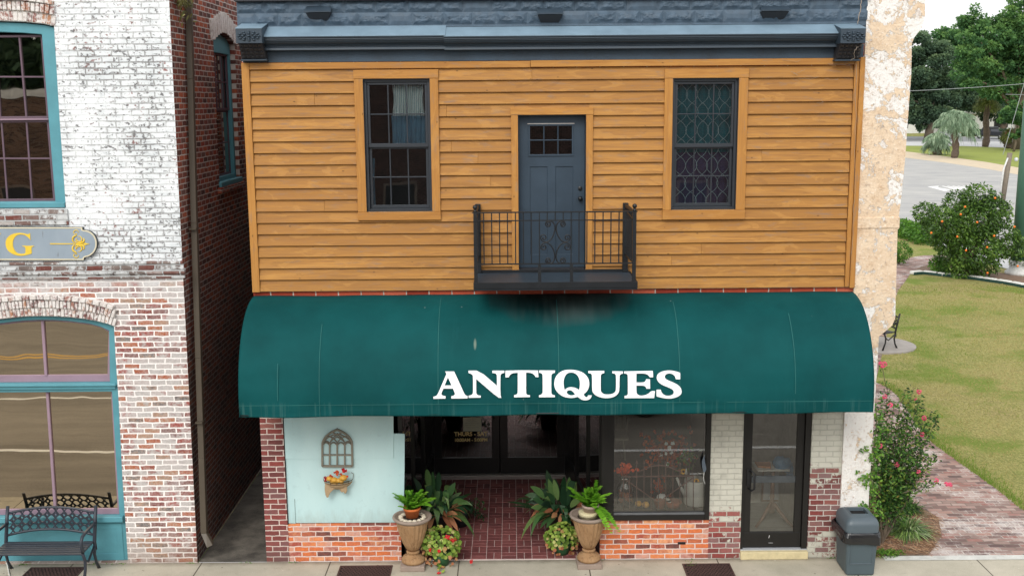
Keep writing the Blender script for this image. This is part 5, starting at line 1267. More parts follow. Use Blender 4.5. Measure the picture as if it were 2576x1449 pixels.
b.build('scroll_ornament', m_yellow, sign)
# ============================================================ foliage helpers
def leaf(b, p, d, up, L, W, bend=.3, segs=3, t=.5, peak=.45, fold=0.0, tip=.04):
    p = Vector(p); d = Vector(d).normalized(); s = d.cross(Vector(up))
    if s.length < .05: s = d.orthogonal()
    s.normalize(); vs = []; n = segs+1
    for i in range(n):
        u = i/segs; c = p + d*L*u*(1-.15*bend*u) + Vector((0,0,-1))*bend*L*u*u*.6
        w_ = W*.5*max(tip, (math.sin(PI*min(1, u**(.75 if peak < .5 else 1.2)))**.8 if u < 1 else 0)) if i else W*.5*.25
        vs += [c-s*w_, c+s*w_]
    b.add(vs, [(2*i, 2*i+1, 2*i+3, 2*i+2) for i in range(segs)], t)
def rdir(rr, zmin=-1, zmax=1):
    z = rr.uniform(zmin, zmax); a = rr.uniform(0, 2*PI); r = math.sqrt(max(0, 1-z*z)); return Vector((r*math.cos(a), r*math.sin(a), z))
def disc_leaf(b, p, n, r, t, k=6):
    n = Vector(n).normalized(); u = n.orthogonal().normalized(); v = n.cross(u); p = Vector(p)
    b.add([p] + [p+u*r*math.cos(2*PI*i/k)+v*r*math.sin(2*PI*i/k)+n*r*.18 for i in range(k)], [(0, 1+i, 1+(i+1) % k) for i in range(k)], t)
lf_dark = leafmat('dark_glossy_leaf', [(0, hx(28,52,36)), (.4, hx(46,82,50)), (.75, hx(82,118,66)), (1, hx(122,146,86))], .4)
lf_tan = leafmat('dead_tan_leaf', [(0, hx(150,92,62)), (.5, hx(196,132,94)), (1, hx(170,140,96))], .8)
lf_fern = leafmat('bright_fern_leaf', [(0, hx(58,108,24)), (.4, hx(100,160,38)), (.8, hx(142,198,62)), (1, hx(166,212,90))], .5, .35)
lf_ger = leafmat('geranium_leaf', [(0, hx(84,112,40)), (.35, hx(124,156,56)), (.7, hx(164,184,84)), (.88, hx(196,196,124)), (1, hx(176,132,84))], .7, .3)
lf_rose = leafmat('shrub_leaf', [(0, hx(28,52,22)), (.4, hx(52,92,36)), (.75, hx(92,134,54)), (.95, hx(128,154,66)), (1, hx(140,130,62))], .6, .3)
lf_vine = leafmat('climbing_vine_leaf', [(0, hx(52,92,30)), (.5, hx(88,136,44)), (1, hx(132,170,60))], .5, .3)
lf_lir = leafmat('strappy_grass_leaf', [(0, hx(66,92,52)), (.45, hx(112,140,80)), (.8, hx(146,178,92)), (1, hx(200,204,170))], .5, .25)
lf_cit = leafmat('citrus_leaf', [(0, hx(40,64,28)), (.4, hx(74,108,44)), (.75, hx(118,152,68)), (1, hx(160,182,96))], .4, .25)
lf_oak = leafmat('oak_leaf', [(0, hx(46,80,54)), (.35, hx(78,120,72)), (.7, hx(114,152,84)), (1, hx(156,184,104))], .8, .42)  # greens lightened so the leaf colour carries the distance haze
lf_oakd = leafmat('dark_tree_leaf', [(0, hx(48,68,56)), (.4, hx(78,104,80)), (.75, hx(112,136,98)), (1, hx(140,156,112))], .8, .4)  # haze put into these leaf tones too, paler than the foliage itself
lf_palm = leafmat('silvery_palm_frond', [(0, hx(84,108,84)), (.45, hx(132,158,128)), (1, hx(190,208,176))], .6, .25)
lf_palmt = leafmat('palmetto_frond', [(0, hx(84,96,48)), (.5, hx(122,134,66)), (.85, hx(150,150,96)), (1, hx(140,110,84))], .7, .25)
m_bark = pm('grey_brown_bark', hx(104,92,78), .95, var=.3, sc_=9, bump=1.0)
m_palmbark = pm('palm_trunk_bark', hx(96,82,72), .95, var=.4, sc_=5, bump=1.0, fine=20)
m_stem = pm('green_brown_stem', hx(84,84,52), .8, var=.2)
m_terra = pm('terracotta', hx(196,104,48), .8, var=.12, bump=.2)
m_soil = pm('potting_soil', hx(54,42,34), 1, var=.4, sc_=20, bump=1.0)
m_redfl = pm('red_petal', hx(190,24,30), .6, var=.2)
m_pinkfl = pm('pink_petal', hx(206,72,104), .6, var=.2)
m_orfl = pm('orange_petal', hx(206,84,44), .7, var=.25)
m_orange = pm('orange_fruit', hx(228,118,34), .5, var=.1)
m_stonew = pm('white_pebble_stone', hx(206,196,176), .9, var=.22, sc_=22, bump=.6)
m_plastic = pm('black_nursery_pot', hx(28,32,34), .55, var=.1)

# ============================================================ urns
m_urn = None
def mk_urn():
    m = M('weathered_tan_urn_stone'); c = m.co(); n1 = m.noise(c, 5, 5, .65); s = m.noise(m.co((26,26,2.2)), 1.0, 5, .7); n2 = m.noise(c, 60, 4, .7)
    col = m.ramp(n1, [(.3, hx(146,112,78)), (.7, hx(176,142,106))]); col = m.mix(m.mr(s, .52, .68, 0, .6), col, hx(92,66,42)); col = m.mix(m.mr(n2, .55, .75, 0, .4), col, hx(176,160,142))
    return m.fin(col, .9, m.bump(m.math('ADD', s, n2), .5, .008), spec=.2)
m_urn = mk_urn(); m_urnrim = pm('grey_urn_rim', hx(148,132,120), .9, var=.15, sc_=12, bump=.4)
def urn(x, y, label, rot=0):
    u = empty('garden_urn', (x, y, 0), label, 'urn', 'stone urns flanking the shop entrance')
    b = MB(); b.box(-.165, .165, -.165, .165, .0, .075); b.build('plinth', m_urnrim, u, bev=.01, local=True, seg=2)
    b = MB(); b.lathe(0, 0, .0755, [(.140,0),(.160,.02),(.162,.05),(.135,.085),(.085,.105),(.070,.125),(.088,.14),(.092,.155),(.078,.17)], 32); b.build('foot', m_urn, u, local=True)
    b = MB(); b.lathe(0, 0, .246, [(.070,0),(.10,.04),(.135,.11),(.170,.21),(.198,.31),(.214,.39),(.222,.43)], 120, flute=.055, nf=20, fz=(.02,.41)); b.build('bowl', m_urn, u, local=True)
    b = MB(); b.lathe(0, 0, .676, [(.222,0),(.240,.012),(.262,.03),(.268,.045),(.262,.06),(.238,.064),(.224,.05),(.216,.02)], 40); b.build('rim', m_urnrim, u, local=True)
    b = MB(); b.lathe(0, 0, .690, [(.216,.0),(.10,.012),(.0,.018)], 20); b.build('soil', m_soil, u, local=True)
    u.rotation_euler.z = rot; return u
g1 = G(1040, 1425); g2 = G(1481, 1420)
urn(g1[0], g1[1], 'fluted tan stone urn left of the shop entrance, below the orange pot of fern')
urn(g2[0], g2[1], 'fluted tan stone urn right of the shop entrance, by the low orange brick wall', .03)
def fern(x, y, z, label, seed, trail=False, R_=1.0):
    rr = random.Random(seed); f = empty('potted_fern', (x, y, z), label, 'potted plant')
    pm_ = m_terra if not trail else pm('pale_mauve_pot', hx(168,148,136), .8, var=.1)
    b = MB(); b.lathe(x, y, z, [(.085,0),(.105,.10),(.118,.102),(.120,.135),(.108,.136),(.104,.11),(.0,.108)], 24); b.build('pot', pm_, f)
    b = MB()
    for k in range(34):
        a = rr.uniform(0, 2*PI); el = rr.uniform(.55, 1.5); d = Vector((math.cos(a)*math.cos(el), math.sin(a)*math.cos(el)*.9, math.sin(el)))
        L = rr.uniform(.16, .30)*R_; bend = rr.uniform(.2, .8)
        if trail and k < 7: a = rr.uniform(-1.3, .1); d = Vector((math.cos(a), math.sin(a)*.6-.25, .35)).normalized(); L = rr.uniform(.34, .5); bend = 1.6
        p = Vector((x+rr.uniform(-.05,.05), y+rr.uniform(-.05,.05), z+.11)); t0 = rr.random(); n = 15
        s = d.cross(Vector((0,0,1))).normalized()
        for i in range(n):
            u = i/n; c = p+d*L*u+Vector((0,0,-1))*bend*L*u*u*.6; w_ = .034*math.sin(PI*(.12+.85*u)); tang = (d+Vector((0,0,-1))*bend*1.2*u).normalized()
            for sg_ in (-1, 1): leaf(b, c, s*sg_+tang*.6+Vector((0,0,rr.uniform(-.2,.3))), (0,0,1), w_*1.7, L/n*2.1, .3, 2, min(1, max(0, t0*.6+.4*u+rr.uniform(-.1,.1))), .5)
    b.build('fronds', lf_fern, f)
    return f
fern(g1[0]+.0, g1[1], .725, 'bright green fern in an orange terracotta pot on the left urn', 3, False, 1.5)
fern(g2[0]+.02, g2[1], .735, 'bright green trailing fern in a pale pot on the right urn', 8, True, 1.6)
def stone_ring(x, y, z, label, seed, a0, a1, r, n):
    rr = random.Random(seed); e = empty('stone_ring', (x, y, z), label, 'stones')
    for k in range(n):
        a = a0+(a1-a0)*k/n; b = MB(); b.ball((x+r*math.cos(a), y+r*math.sin(a), z+.018), .032, 8, 5, (1.1,.9,.72), rr.random(), .16, rr); b.build('stone', m_stonew, e)
stone_ring(g1[0], g1[1], .695, 'ring of whitish stones round the orange pot in the left urn', 1, 0, 2*PI, .158, 15)
bk = empty('woven_basket', (g2[0]-.04, g2[1]-.03, .69), 'cream woven basket sleeve round the pale pot in the right urn', 'basket')
b = MB(); b.lathe(g2[0]-.01, g2[1]-.01, .695, [(.120,0),(.124,.03),(.130,.032),(.134,.08),(.128,.082)], 28); b.build('sleeve', pm('cream_weave', hx(206,196,158), .8, var=.22, sc_=40, bump=.6), bk)
# broad-leaved floor plants behind the urns
def aspidistra(x, y, label, seed, hz=.34, h=.62, lean=(0,0)):
    rr = random.Random(seed); e = empty('potted_plant', (x, y, .012), label, 'potted plant')
    b = MB(); b.lathe(x, y, .012, [(.14,0),(.18,hz-.03),(.195,hz-.028),(.195,hz),(.18,hz),(.176,hz-.03),(.0,hz-.03)], 28); b.build('pot', m_plastic, e)
    b = MB(); c = MB()
    for k in range(74):
        a = rr.uniform(0, 2*PI); el = rr.uniform(.15, 1.5) ; d = Vector((math.cos(a)*math.cos(el)+lean[0], math.sin(a)*math.cos(el)*.8+lean[1], math.sin(el)))
        p = Vector((x+.09*math.cos(a), y+.09*math.sin(a), hz-.02)); L = rr.uniform(.20, .36)*(h/.62)
        st = p+d.normalized()*rr.uniform(.08,.34); b.tube([p, st], .005, 4, t=.3)
        up = Vector((rr.uniform(-.6,.6), -1, rr.uniform(.0,.8))); leaf(b, st, d, up if el > .6 else (0,0,1), L*rr.uniform(.8,1.0), rr.uniform(.07,.115), rr.uniform(.2,1.5), 6, rr.random()**.8, .45)
    for k in range(20):
        a = rr.uniform(-3.1, .1); d = Vector((math.cos(a), math.sin(a)*.5, rr.uniform(-.3,.5))); p = Vector((x+.12*math.cos(a), y+.12*math.sin(a), hz+.05))
        leaf(c, p+d*.12, d, Vector((rr.uniform(-.5,.5),-1,.3)), rr.uniform(.20,.30), rr.uniform(.06,.09), rr.uniform(.5,1.1), 4, rr.random())
    b.build('leaves', lf_dark, e); c.build('dead_leaves', lf_tan, e)
p1 = G(1100, 1352); p2 = G(1408, 1352)
aspidistra(p1[0]-.02, p1[1]+.12, 'dark broad-leaved plant with tan dead leaves in a black pot, left side of the entry', 12, lean=(.05,0), h=1.0)
aspidistra(p2[0]+.02, p2[1]+.12, 'dark broad-leaved plant in a black pot right side of the entry', 19, lean=(-.12,0), h=1.0)
e = empty('leafy_shrub', (p1[0]+.3, p1[1]+.45, .012), 'dark small-leaved plant behind the left potted plant in the entry', 'potted plant')
b = MB(); rr = random.Random(4); b.lathe(e.location.x, e.location.y, .012, [(.12,0),(.15,.28),(.0,.27)], 20); b.build('pot', m_plastic, e)
b = MB()
for k in range(11):
    a = rr.uniform(-.7, .9); d = Vector((math.cos(a), math.sin(a)*.4, rr.uniform(.2,1.0))).normalized(); L = rr.uniform(.3,.55)
    for i in range(22):
        u = i/22; c = e.location+Vector((0,0,.26))+d*L*u+Vector((0,0,-.28*u*u)); leaf(b, c, rdir(rr), (0,0,1), .05, .03, .3, 2, rr.random()*.7)
b.build('leaves', lf_dark, e)
def geranium(x, y, w_, dpt, h, n, label, seed, red, trail=True):
    rr = random.Random(seed); e = empty('geranium', (x, y, .0), label, 'potted plant'); b = MB(); fl = MB(); st = MB(); dl = MB()
    for k in range(n):
        d = rdir(rr, -.55, 1); r_ = rr.uniform(.55, 1)**.5; p = Vector((x+d.x*w_*r_, y+d.y*dpt*r_, h*.52+d.z*h*.48*r_))
        if p.z < .02: p.z = .02+rr.random()*.04
        nn = (d+Vector((0,-.6,.8))+rdir(rr)*.5); disc_leaf(b, p, nn, rr.uniform(.018,.034), rr.random()**1.1, 7)
        if k % 5 == 0: st.tube([Vector((x, y, h*.3)), p], .0025, 3)
    for k in range(n//10):
        d = rdir(rr, -.9, .1); p = Vector((x+d.x*w_*.9, y+d.y*dpt-.03, max(.02, h*.35+d.z*h*.4))); disc_leaf(dl, p, (rr.uniform(-1,1),-1,rr.uniform(-.5,1)), rr.uniform(.018,.03), rr.random(), 5)
    for (fx, fz, fy) in red:
        for q_ in range(9):
            o_ = rdir(rr)*.021; disc_leaf(fl, (fx+o_.x, fy+o_.y, fz+o_.z), rdir(rr)+Vector((0,-1,.5)), .014, .5, 5)
    b.build('leaves', lf_ger, e); st.build('stems', m_stem, e)
    if dl.v: dl.build('dead_leaves', lf_tan, e)
    if red: fl.build('flowers', m_redfl, e)
    pt = MB(); pt.lathe(x, y, .0, [(.09,0),(.13,.2),(.0,.19)], 20); pt.build('pot', pm('green_pot', hx(40,84,50), .6), e)
def gfl(px, py, Y): X, Z = U(px, py, Y); return (X, Z, Y)
ga = G(1108, 1405); Yg = -.22
geranium(ga[0]+.03, -.12, .28, .18, .56, 360, 'geranium with red flowers and yellow-green leaves beside the left urn', 5, [gfl(1122,1349,Yg-.08), gfl(1138,1358,Yg-.08), gfl(1143,1356,Yg-.08), gfl(1082,1383,Yg-.1), gfl(1105,1387,Yg-.1), gfl(1130,1352,Yg-.1), gfl(1186,1411,Yg)])
gb = G(1425, 1385)
geranium(gb[0]-.07, .20, .24, .17, .46, 280, 'flowerless pale green geranium beside the right urn', 6, [])
e = empty('trailing_stem', (G(1108,1440)[0], -.42, 0), 'fallen trailing geranium stem with a red flower on the sidewalk', 'plant')
b = MB(); rr = random.Random(3)
for k in range(26):
    u = k/26; x, y = G(1090+22*u+rr.uniform(-8,8), 1400+45*u); disc_leaf(b, (x, y, .03+.10*(1-u)), (rr.uniform(-.5,.5), -.5, 1), rr.uniform(.015,.026), rr.random(), 6)
b.build('leaves', lf_ger, e); b = MB()
for k in range(8): o_ = rdir(rr)*.018; x, y = G(1104,1444); disc_leaf(b, (x+o_.x, y+o_.y, .02), (0,-.5,1), .014, .5, 5)
b.build('flowers', m_redfl, e)

# ============================================================ wall ornament and basket of gourds
Yb = -.03
def or_(x, y, Y=Yb): return U((900+x/6.04)*.8587, (1240+y/6.04)*.8587, Y)
m_orn = pm('grey_brown_wood_ornament', hx(128,122,108), .8, var=.15, sc_=20, bump=.3)
orn = empty('arched_wall_ornament', (or_(530,400)[0], Yb, or_(530,750)[1]), 'grey-brown gothic arched window frame ornament on the pale blue board', 'wall ornament')
def rib2(b, pts, w_, y0, y1):
    P = [Vector(p) for p in pts]
    for i in range(len(P)-1):
        d = (P[i+1]-P[i]).normalized(); n_ = Vector((-d.y, d.x))*w_/2; a_, c_ = P[i]-d*.001, P[i+1]+d*.001
        b.hexa([(a_.x-n_.x,y0,a_.y-n_.y),(a_.x+n_.x,y0,a_.y+n_.y),(a_.x+n_.x,y1,a_.y+n_.y),(a_.x-n_.x,y1,a_.y-n_.y)], [(c_.x-n_.x,y0,c_.y-n_.y),(c_.x+n_.x,y0,c_.y+n_.y),(c_.x+n_.x,y1,c_.y+n_.y),(c_.x-n_.x,y1,c_.y-n_.y)])
b = MB(); oy = Yb
def q2(a, c, ctrl, n=12):
    return [tuple((1-t)**2*a[j]+2*t*(1-t)*ctrl[j]+t*t*c[j] for j in (0,1)) for t in [i/n for i in range(n+1)]]
outl = [(268,752),(268,350)] + q2((268,350),(528,108),(300,200))[1:] + q2((528,108),(792,345),(760,190))[1:] + [(800,752),(268,752)]
rib2(b, [or_(*p) for p in outl], .026, oy-.014, oy+.012)
for k, x in enumerate((398,530,664)): rib2(b, [or_(x, 740), or_(x, 350)], .020, oy-.0125+.0003*k, oy+.010)
rib2(b, [or_(280,555), or_(795,555)], .016, oy-.0118, oy+.0105)
for x0o, x1o in ((280,390),(405,522),(540,655),(672,785)):
    rib2(b, [or_(*p) for p in q2((x0o,380),(x1o,380),((x0o+x1o)/2,290))], .013, oy-.0112, oy+.0102)
kk = 0
for (a, c, m_) in (((398,350),(620,160),(440,220)),((530,350),(720,220),(570,250)),((664,350),(790,320),(700,300)),((664,350),(440,160),(620,220)),((530,350),(345,220),(490,250)),((398,350),(272,320),(360,300)),((270,360),(530,180),(330,240)),((795,360),(530,180),(735,240)),((398,350),(530,240),(430,280)),((664,350),(530,240),(630,280))):
    kk += 1; rib2(b, [or_(*p) for p in q2(a, c, m_)], .013, oy-.0105+.0004*kk, oy+.0098)
b.build('frame', m_orn, orn); b = MB(); X, Z = or_(525, 75); b.tube([(X, -.01, Z+.0), (X, -.02, Z-.03)], .005, 5); b.build('nail', m_black, orn)
hb = empty('hanging_basket', (or_(530,1050)[0], -.1, or_(530,1080)[1]), 'half-round wire wall basket with burlap, yellow gourds and red flowers on the pale blue board', 'basket')
cx_, cz_ = or_(535, 1010, -.1); Rb = .20
m_wire = pm('dark_gold_wire', hx(84,66,36), .5, metal=.3)
b = MB()
for rr_, z, y_ in ((Rb, 0, 1.0), (Rb*.93, -.035, 1.0)): b.tube([(cx_+rr_*math.cos(PI+PI*k/16), -.03+.8*rr_*math.sin(PI+PI*k/16), cz_+z) for k in range(17)], .005, 5)
for k in range(7):
    a = PI+PI*(k+.5)/7; b.tube([(cx_+Rb*(1-u*u*.75)*math.cos(a), -.03+.8*Rb*(1-u*u*.75)*math.sin(a), cz_-.13*u) for u in (0,.3,.55,.75,.9,1)], .0035, 4)
b.tube([(cx_+Rb, -.03, cz_), (cx_+Rb+.01, -.03, cz_+.07), (cx_+Rb-.02, -.03, cz_+.09)], .004, 4)
b.build('wire_frame', m_wire, hb)
m_burl = pm('burlap_cloth', hx(168,144,112), .95, var=.14, sc_=30, bump=.5)
b = MB(); vs = []; fs = []; n = 20
for j in range(5):
    u = j/4
    for k in range(n+1): a = PI+PI*k/n; r_ = Rb*.98*(1-.55*u*u); vs.append((cx_+r_*math.cos(a), -.028+.78*r_*math.sin(a), cz_-.02-.11*u))
for j in range(4):
    for k in range(n): a = j*(n+1)+k; fs.append((a, a+1, a+n+2, a+n+1))
b.add(vs, fs, .5, True)
def pxb(L, Y): return [or_(x, y, Y) for x, y in L]
b.prism(pxb([(320,1050),(370,1080),(440,1130),(490,1150),(440,1190),(405,1230),(385,1270),(380,1300),(350,1310),(325,1260),(312,1180),(312,1100)], -.12), [], -.135, -.115)
b.prism(pxb([(570,1130),(640,1090),(700,1080),(712,1180),(690,1225),(670,1235),(640,1200),(620,1215),(590,1190)], -.10), [], -.12, -.10)
b.build('burlap', m_burl, hb, bev=.006)
b = MB()
m_gourd = pm('yellow_gourd', hx(206,156,60), .45, var=.16, sc_=16)
for (x, y, r_) in ((395,975,.042),(480,1000,.045),(560,1010,.04),(640,960,.048),(600,1030,.035),(500,1050,.035),(440,1040,.03)):
    X, Z = or_(x, y, -.12); g_ = MB(); g_.ball((X, -.12, Z), r_, 12, 8, (1.1,1,.85)); g_.build('gourd', m_gourd, hb)
rr = random.Random(8); b = MB(); c = MB()
for (x, y, mb, s_) in ((655,825,0,.034),(335,955,0,.030),(330,1000,0,.02),(520,865,1,.03),(545,900,1,.026),(480,870,1,.018),(700,940,1,.018),(410,925,1,.018),(600,900,1,.02),(440,940,1,.014)):
    X, Z = or_(x, y, -.12)
    for k in range(11): o_ = rdir(rr)*s_*.8; disc_leaf((b, c)[mb], (X+o_.x, -.12+o_.y*.6, Z+o_.z*.8), rdir(rr)+Vector((0,-1,0)), s_*.6, .5, 5)
b.build('red_flowers', m_redfl, hb); c.build('orange_flowers', m_orfl, hb)

# ============================================================ sidewalk grates
def grate(x0, x1, y0, y1, label):
    e = empty('sidewalk_grate', ((x0+x1)/2, (y0+y1)/2, 0), label, 'grate', 'iron grates let into the sidewalk')
    b = MB(); b.box(x0, x1, y0, y1, .001, .004); b.build('pit', m_gratedark, e)
    b = MB(); ring_ = .02; b.box(x0, x1, y0, y0+ring_, .0045, .014); b.box(x0, x1, y1-ring_, y1, .0045, .014); b.box(x0, x0+ring_, y0+ring_, y1-ring_, .0045, .0138); b.box(x1-ring_, x1, y0+ring_, y1-ring_, .0045, .0138); b.build('frame', m_grate, e)
    b = MB(); n = int((x1-x0)/.048)
    for j in range(int((y1-y0)/.042)):
        for i in range(n):
            x = x0+.025+(i+.5*(j % 2))*.048; y = y0+.028+j*.042
            if x > x1-.04 or y > y1-.04: continue
            b.box(x, x+.034, y, y+.022, .0046, .012)
    b.build('studded_plate', m_grate, e)
xa, ya = G(856,1424); xb_, _ = G(988,1424); grate(xa+.0, xb_, -.75, ya, 'rusty iron sidewalk grate below the pale blue board')
xa, ya = G(1716,1419); xb_, _ = G(1836,1419); grate(xa, xb_, -.75, ya, 'rusty iron sidewalk grate between the shop window and the stone step')
xa, ya = G(78,1428); xb_, _ = G(214,1428); grate(xa, xb_, -.8, ya, 'rusty iron sidewalk grate under the dark bench')

# ============================================================ metal benches
def bench(name, label, mat, loc, rz, W=1.20):
    e = empty(name, loc, label, 'bench'); H0, hb_, ht = .42, .50, .86
    def bp(x, v): # backrest plane leaning back
        zc = .08*(1-(2*x/W)**2); z = hb_+(ht-.08-hb_)*v + zc; return (x, .0-.0+.05+.14*(z-H0)/.45, z)
    b = MB()
    for k in range(6): y = -.38+k*.075; b.box(-W/2, W/2, y, y+.052, H0-.012, H0+.008)
    b.build('seat', mat, e, local=True, bev=.004)
    b = MB()
    b.tube([bp(-W/2+W*i/16, 1) for i in range(17)], .018, 6); b.tube([bp(-W/2+W*i/16, 0) for i in range(17)], .018, 6)
    b.build('back_rail', mat, e, local=True)
    b = MB(); nx, nz = 10, 3
    for s_ in (0, 1):
        for r_ in range(nz):
            for i in range(nx):
                P = []
                for k in range(9):
                    u = k/8; x = -W/2+.03+(W-.06)*(i+u)/nx; v = (r_+.5+ (1 if s_ else -1)*.5*math.cos(PI*u)*(1 if (i+r_) % 2 else -1))/nz; P.append(bp(x, max(.02, min(.98, v))))
                b.tube(P, .011, 4)
    for r_ in range(1, nz):
        for i in range(nx):
            x = -W/2+.03+(W-.06)*(i+.5)/nx; c = bp(x, (r_)/nz); b.tube([(c[0]+.022*math.cos(2*PI*k/8), c[1], c[2]+.022*math.sin(2*PI*k/8)) for k in range(8)], .008, 4, closed=True)
    b.build('lattice', mat, e, local=True)
    for sx in (-W/2, W/2):
        b = MB(); b.tube([(sx, .07, .30), (sx, .05, H0), (sx, .13, .70), (sx, .19, .88)], [.024,.026,.026,.024], 6); b.build('back_post', mat, e, local=True)
        b = MB(); b.tube([(sx, .14, .66), (sx, .02, .655), (sx, -.18, .66), (sx, -.33, .64), (sx, -.38, .58), (sx, -.37, .50), (sx, -.35, .42)], .022, 6); b.build('arm', mat, e, local=True)
        b = MB(); b.tube([(sx, -.36, .42), (sx, -.30, .30), (sx, -.31, .18), (sx, -.40, .0)], [.024,.022,.02,.024], 6); b.tube([(sx, -.30, .30), (sx, -.20, .24), (sx, -.08, .30), (sx, .04, .36)], .016, 5); b.build('leg', mat, e, local=True)
        b = MB(); b.tube([(sx, .06, .40), (sx, .02, .25), (sx, .06, .12), (sx, .14, .0)], [.024,.022,.02,.024], 6); b.build('leg', mat, e, local=True)
    e.rotation_euler.z = rz; return e
m_bench = pm('navy_black_bench_metal', hx(44,50,60), .42, var=.12, bump=.05)
bcx = (UX(15,1330,-.1)+UX(254,1330,-.1))/2
bench('bench', 'dark metal bench with lattice back in front of the teal shop window panel', m_bench, (bcx, -.28, .0), 0, 1.20)
bs = G(2222, 866)
m_pad = pm('pale_paving_pad', hx(150,144,138), .9, var=.2, sc_=4, bump=.4)
struct(MB().prism(ell(bs[0]-.25, bs[1]-.1, 1.0, 1.0, 40), [], -.02, .03, 'z').build('bench_pad', m_pad))
bench('garden_bench', 'black iron bench on a round paved pad behind the stucco wall', m_black, (bs[0]-.30, bs[1]-.1, .03), R(-58), 1.25)

# ============================================================ trash can
tx0 = UX(2128,1380,-.62); tx1 = UX(2211,1380,-.62); ty0, ty1 = -.62, -.10
tc = empty('trash_can', ((tx0+tx1)/2, (ty0+ty1)/2, 0), 'grey plastic trash can with domed lid and black bag beside the stucco wall', 'trash can')
m_can = pm('slate_grey_plastic', hx(72,86,92), .5, var=.06, sc_=3, bump=.05)
m_lid = pm('grey_plastic_lid', hx(80,92,99), .45, var=.05, sc_=3, bump=.04)
m_bag = pm('black_bin_bag', hx(26,27,30), .25, var=.1, bump=.1, spec=.7)
zc0 = UZ(2170,1340,-.62)
b = MB(); b.hexa([(tx0+.03,ty0+.03,0),(tx1-.03,ty0+.03,0),(tx1-.03,ty1-.03,0),(tx0+.03,ty1-.03,0)], [(tx0+.005,ty0+.01,zc0-.01),(tx1-.005,ty0+.01,zc0-.01),(tx1-.005,ty1-.01,zc0-.01),(tx0+.005,ty1-.01,zc0-.01)])
b.build('body', m_can, tc, bev=.035, seg=3)
zp = .17; b = MB(); b.box(tx0+.07, tx1-.07, ty0+.014, ty0+.03, zp, zp+.012); b.box(tx0+.07, tx0+.078, ty0+.012, ty0+.03, zp, .55); b.box(tx1-.078, tx1-.07, ty0+.012, ty0+.03, zp, .55); b.build('panel_moulding', m_lid, tc, bev=.004)
ztop_ = zc0+.20; lx0, lx1, ly0, ly1 = tx0-.008, tx1+.008, ty0-.01, ty1+.01
cxl, cyl = (lx0+lx1)/2, (ly0+ly1)/2; hx_, hy_ = (lx1-lx0)/2, (ly1-ly0)/2
prof_l = [(1.0,0),(1.0,.09),(.985,.115),(.93,.145),(.84,.170),(.70,.19),(.58,.195)]
b = MB(); n = 40; vs = []; fs = []
def se(a, e_=.28): c, s = math.cos(a), math.sin(a); return math.copysign(abs(c)**e_, c), math.copysign(abs(s)**e_, s)
for r_, z in prof_l:
    for k in range(n): u, v = se(2*PI*k/n+.0001); vs.append((cxl+hx_*r_*u, cyl+hy_*r_*v, zc0+z))
for i in range(len(prof_l)-1):
    for k in range(n): q_ = (k+1) % n; fs.append((i*n+k, i*n+q_, (i+1)*n+q_, (i+1)*n+k))
b.add(vs, fs, .5, True)
oxh, oyh = hx_*.50, hy_*.40
rimz = zc0+.195; vs = []; fs = []
for k in range(n): u, v = se(2*PI*k/n+.0001); vs.append((cxl+hx_*.58*u, cyl+hy_*.58*v, rimz))
for k in range(n): u, v = se(2*PI*k/n+.0001, .12); vs.append((cxl+oxh*u, cyl+oyh*v, rimz+.012))
for k in range(n): u, v = se(2*PI*k/n+.0001, .12); vs.append((cxl+oxh*u*.97, cyl+oyh*v*.97, rimz-.04))
for i in range(2):
    for k in range(n): q_ = (k+1) % n; fs.append((i*n+k, i*n+q_, (i+1)*n+q_, (i+1)*n+k))
b.add(vs, fs, .5, False); b.build('lid', m_lid, tc)
b = MB(); b.box(cxl-oxh*.96, cxl+oxh*.96, cyl-oyh*.96, cyl+oyh*.96, rimz-.06, rimz-.03); b.build('opening', pm('dark_opening', hx(10,10,10), .9), tc)
b = MB(); vs = []; fs = []; rr = random.Random(6); n = 72
for j, (z, o_) in enumerate(((0.0,.004),(-.02,.016),(-.06,.024),(-.10,.022),(-.14,.014),(-.142,.004))):
    for k in range(n):
        u, v = se(2*PI*k/n+.0001, .25); fold = .012*noise.noise(Vector((u*4, v*4, j*.9)))+.010*abs(noise.noise(Vector((u*9+5, v*9, j*1.7))))
        droop = .05*(u*.5+.5)*(1 if v < .2 else .3) if j > 2 else 0; jut = .06*max(0, -u-.6)*max(0, v+.2) if j < 4 else .02*max(0, -u)
        vs.append((cxl+(hx_+o_+fold)*u-jut, cyl+(hy_+o_+fold)*v, zc0+z*(.9 if u > -.5 else 1.0)-droop+.006*noise.noise(Vector((u*7, v*7, 3)))))
for j in range(5):
    for k in range(n): q_ = (k+1) % n; fs.append((j*n+k, j*n+q_, (j+1)*n+q_, (j+1)*n+k))
b.add(vs, fs, .5, False); b.build('bag', m_bag, tc)

# ============================================================ planting by the stucco wall
rr = random.Random(31)
def PW(px, py, Y): X, Z = U(px, py, Y); return Vector((X, Y, Z))
rb = empty('flowering_shrub', (5.25, .45, 0), 'tall leggy shrub with pink flowers against the stucco wall corner', 'shrub')
br = MB(); lv = MB(); fl = MB(); root = Vector((5.25, .45, .0))
targets = [(2218,1000,.3),(2230,990,.6),(2250,1010,.5),(2275,985,.7),(2298,975,.7),(2312,1000,.6),(2322,1020,.8),(2345,1035,.6),(2360,1050,.7),(2318,1065,.5),(2290,1060,.4),(2262,1075,.4),(2240,1060,.3),(2222,1080,.2),(2300,1110,.5),(2330,1130,.5),(2355,1140,.6),(2285,1140,.3),(2250,1130,.3),(2232,1160,.2),(2310,1170,.4),(2335,1160,.5),(2270,1190,.3),(2300,1215,.3),(2240,1210,.2),(2255,1240,.2),(2210,1050,.2),(2282,1030,.5),(2205,1120,.15),(2340,1090,.6)]
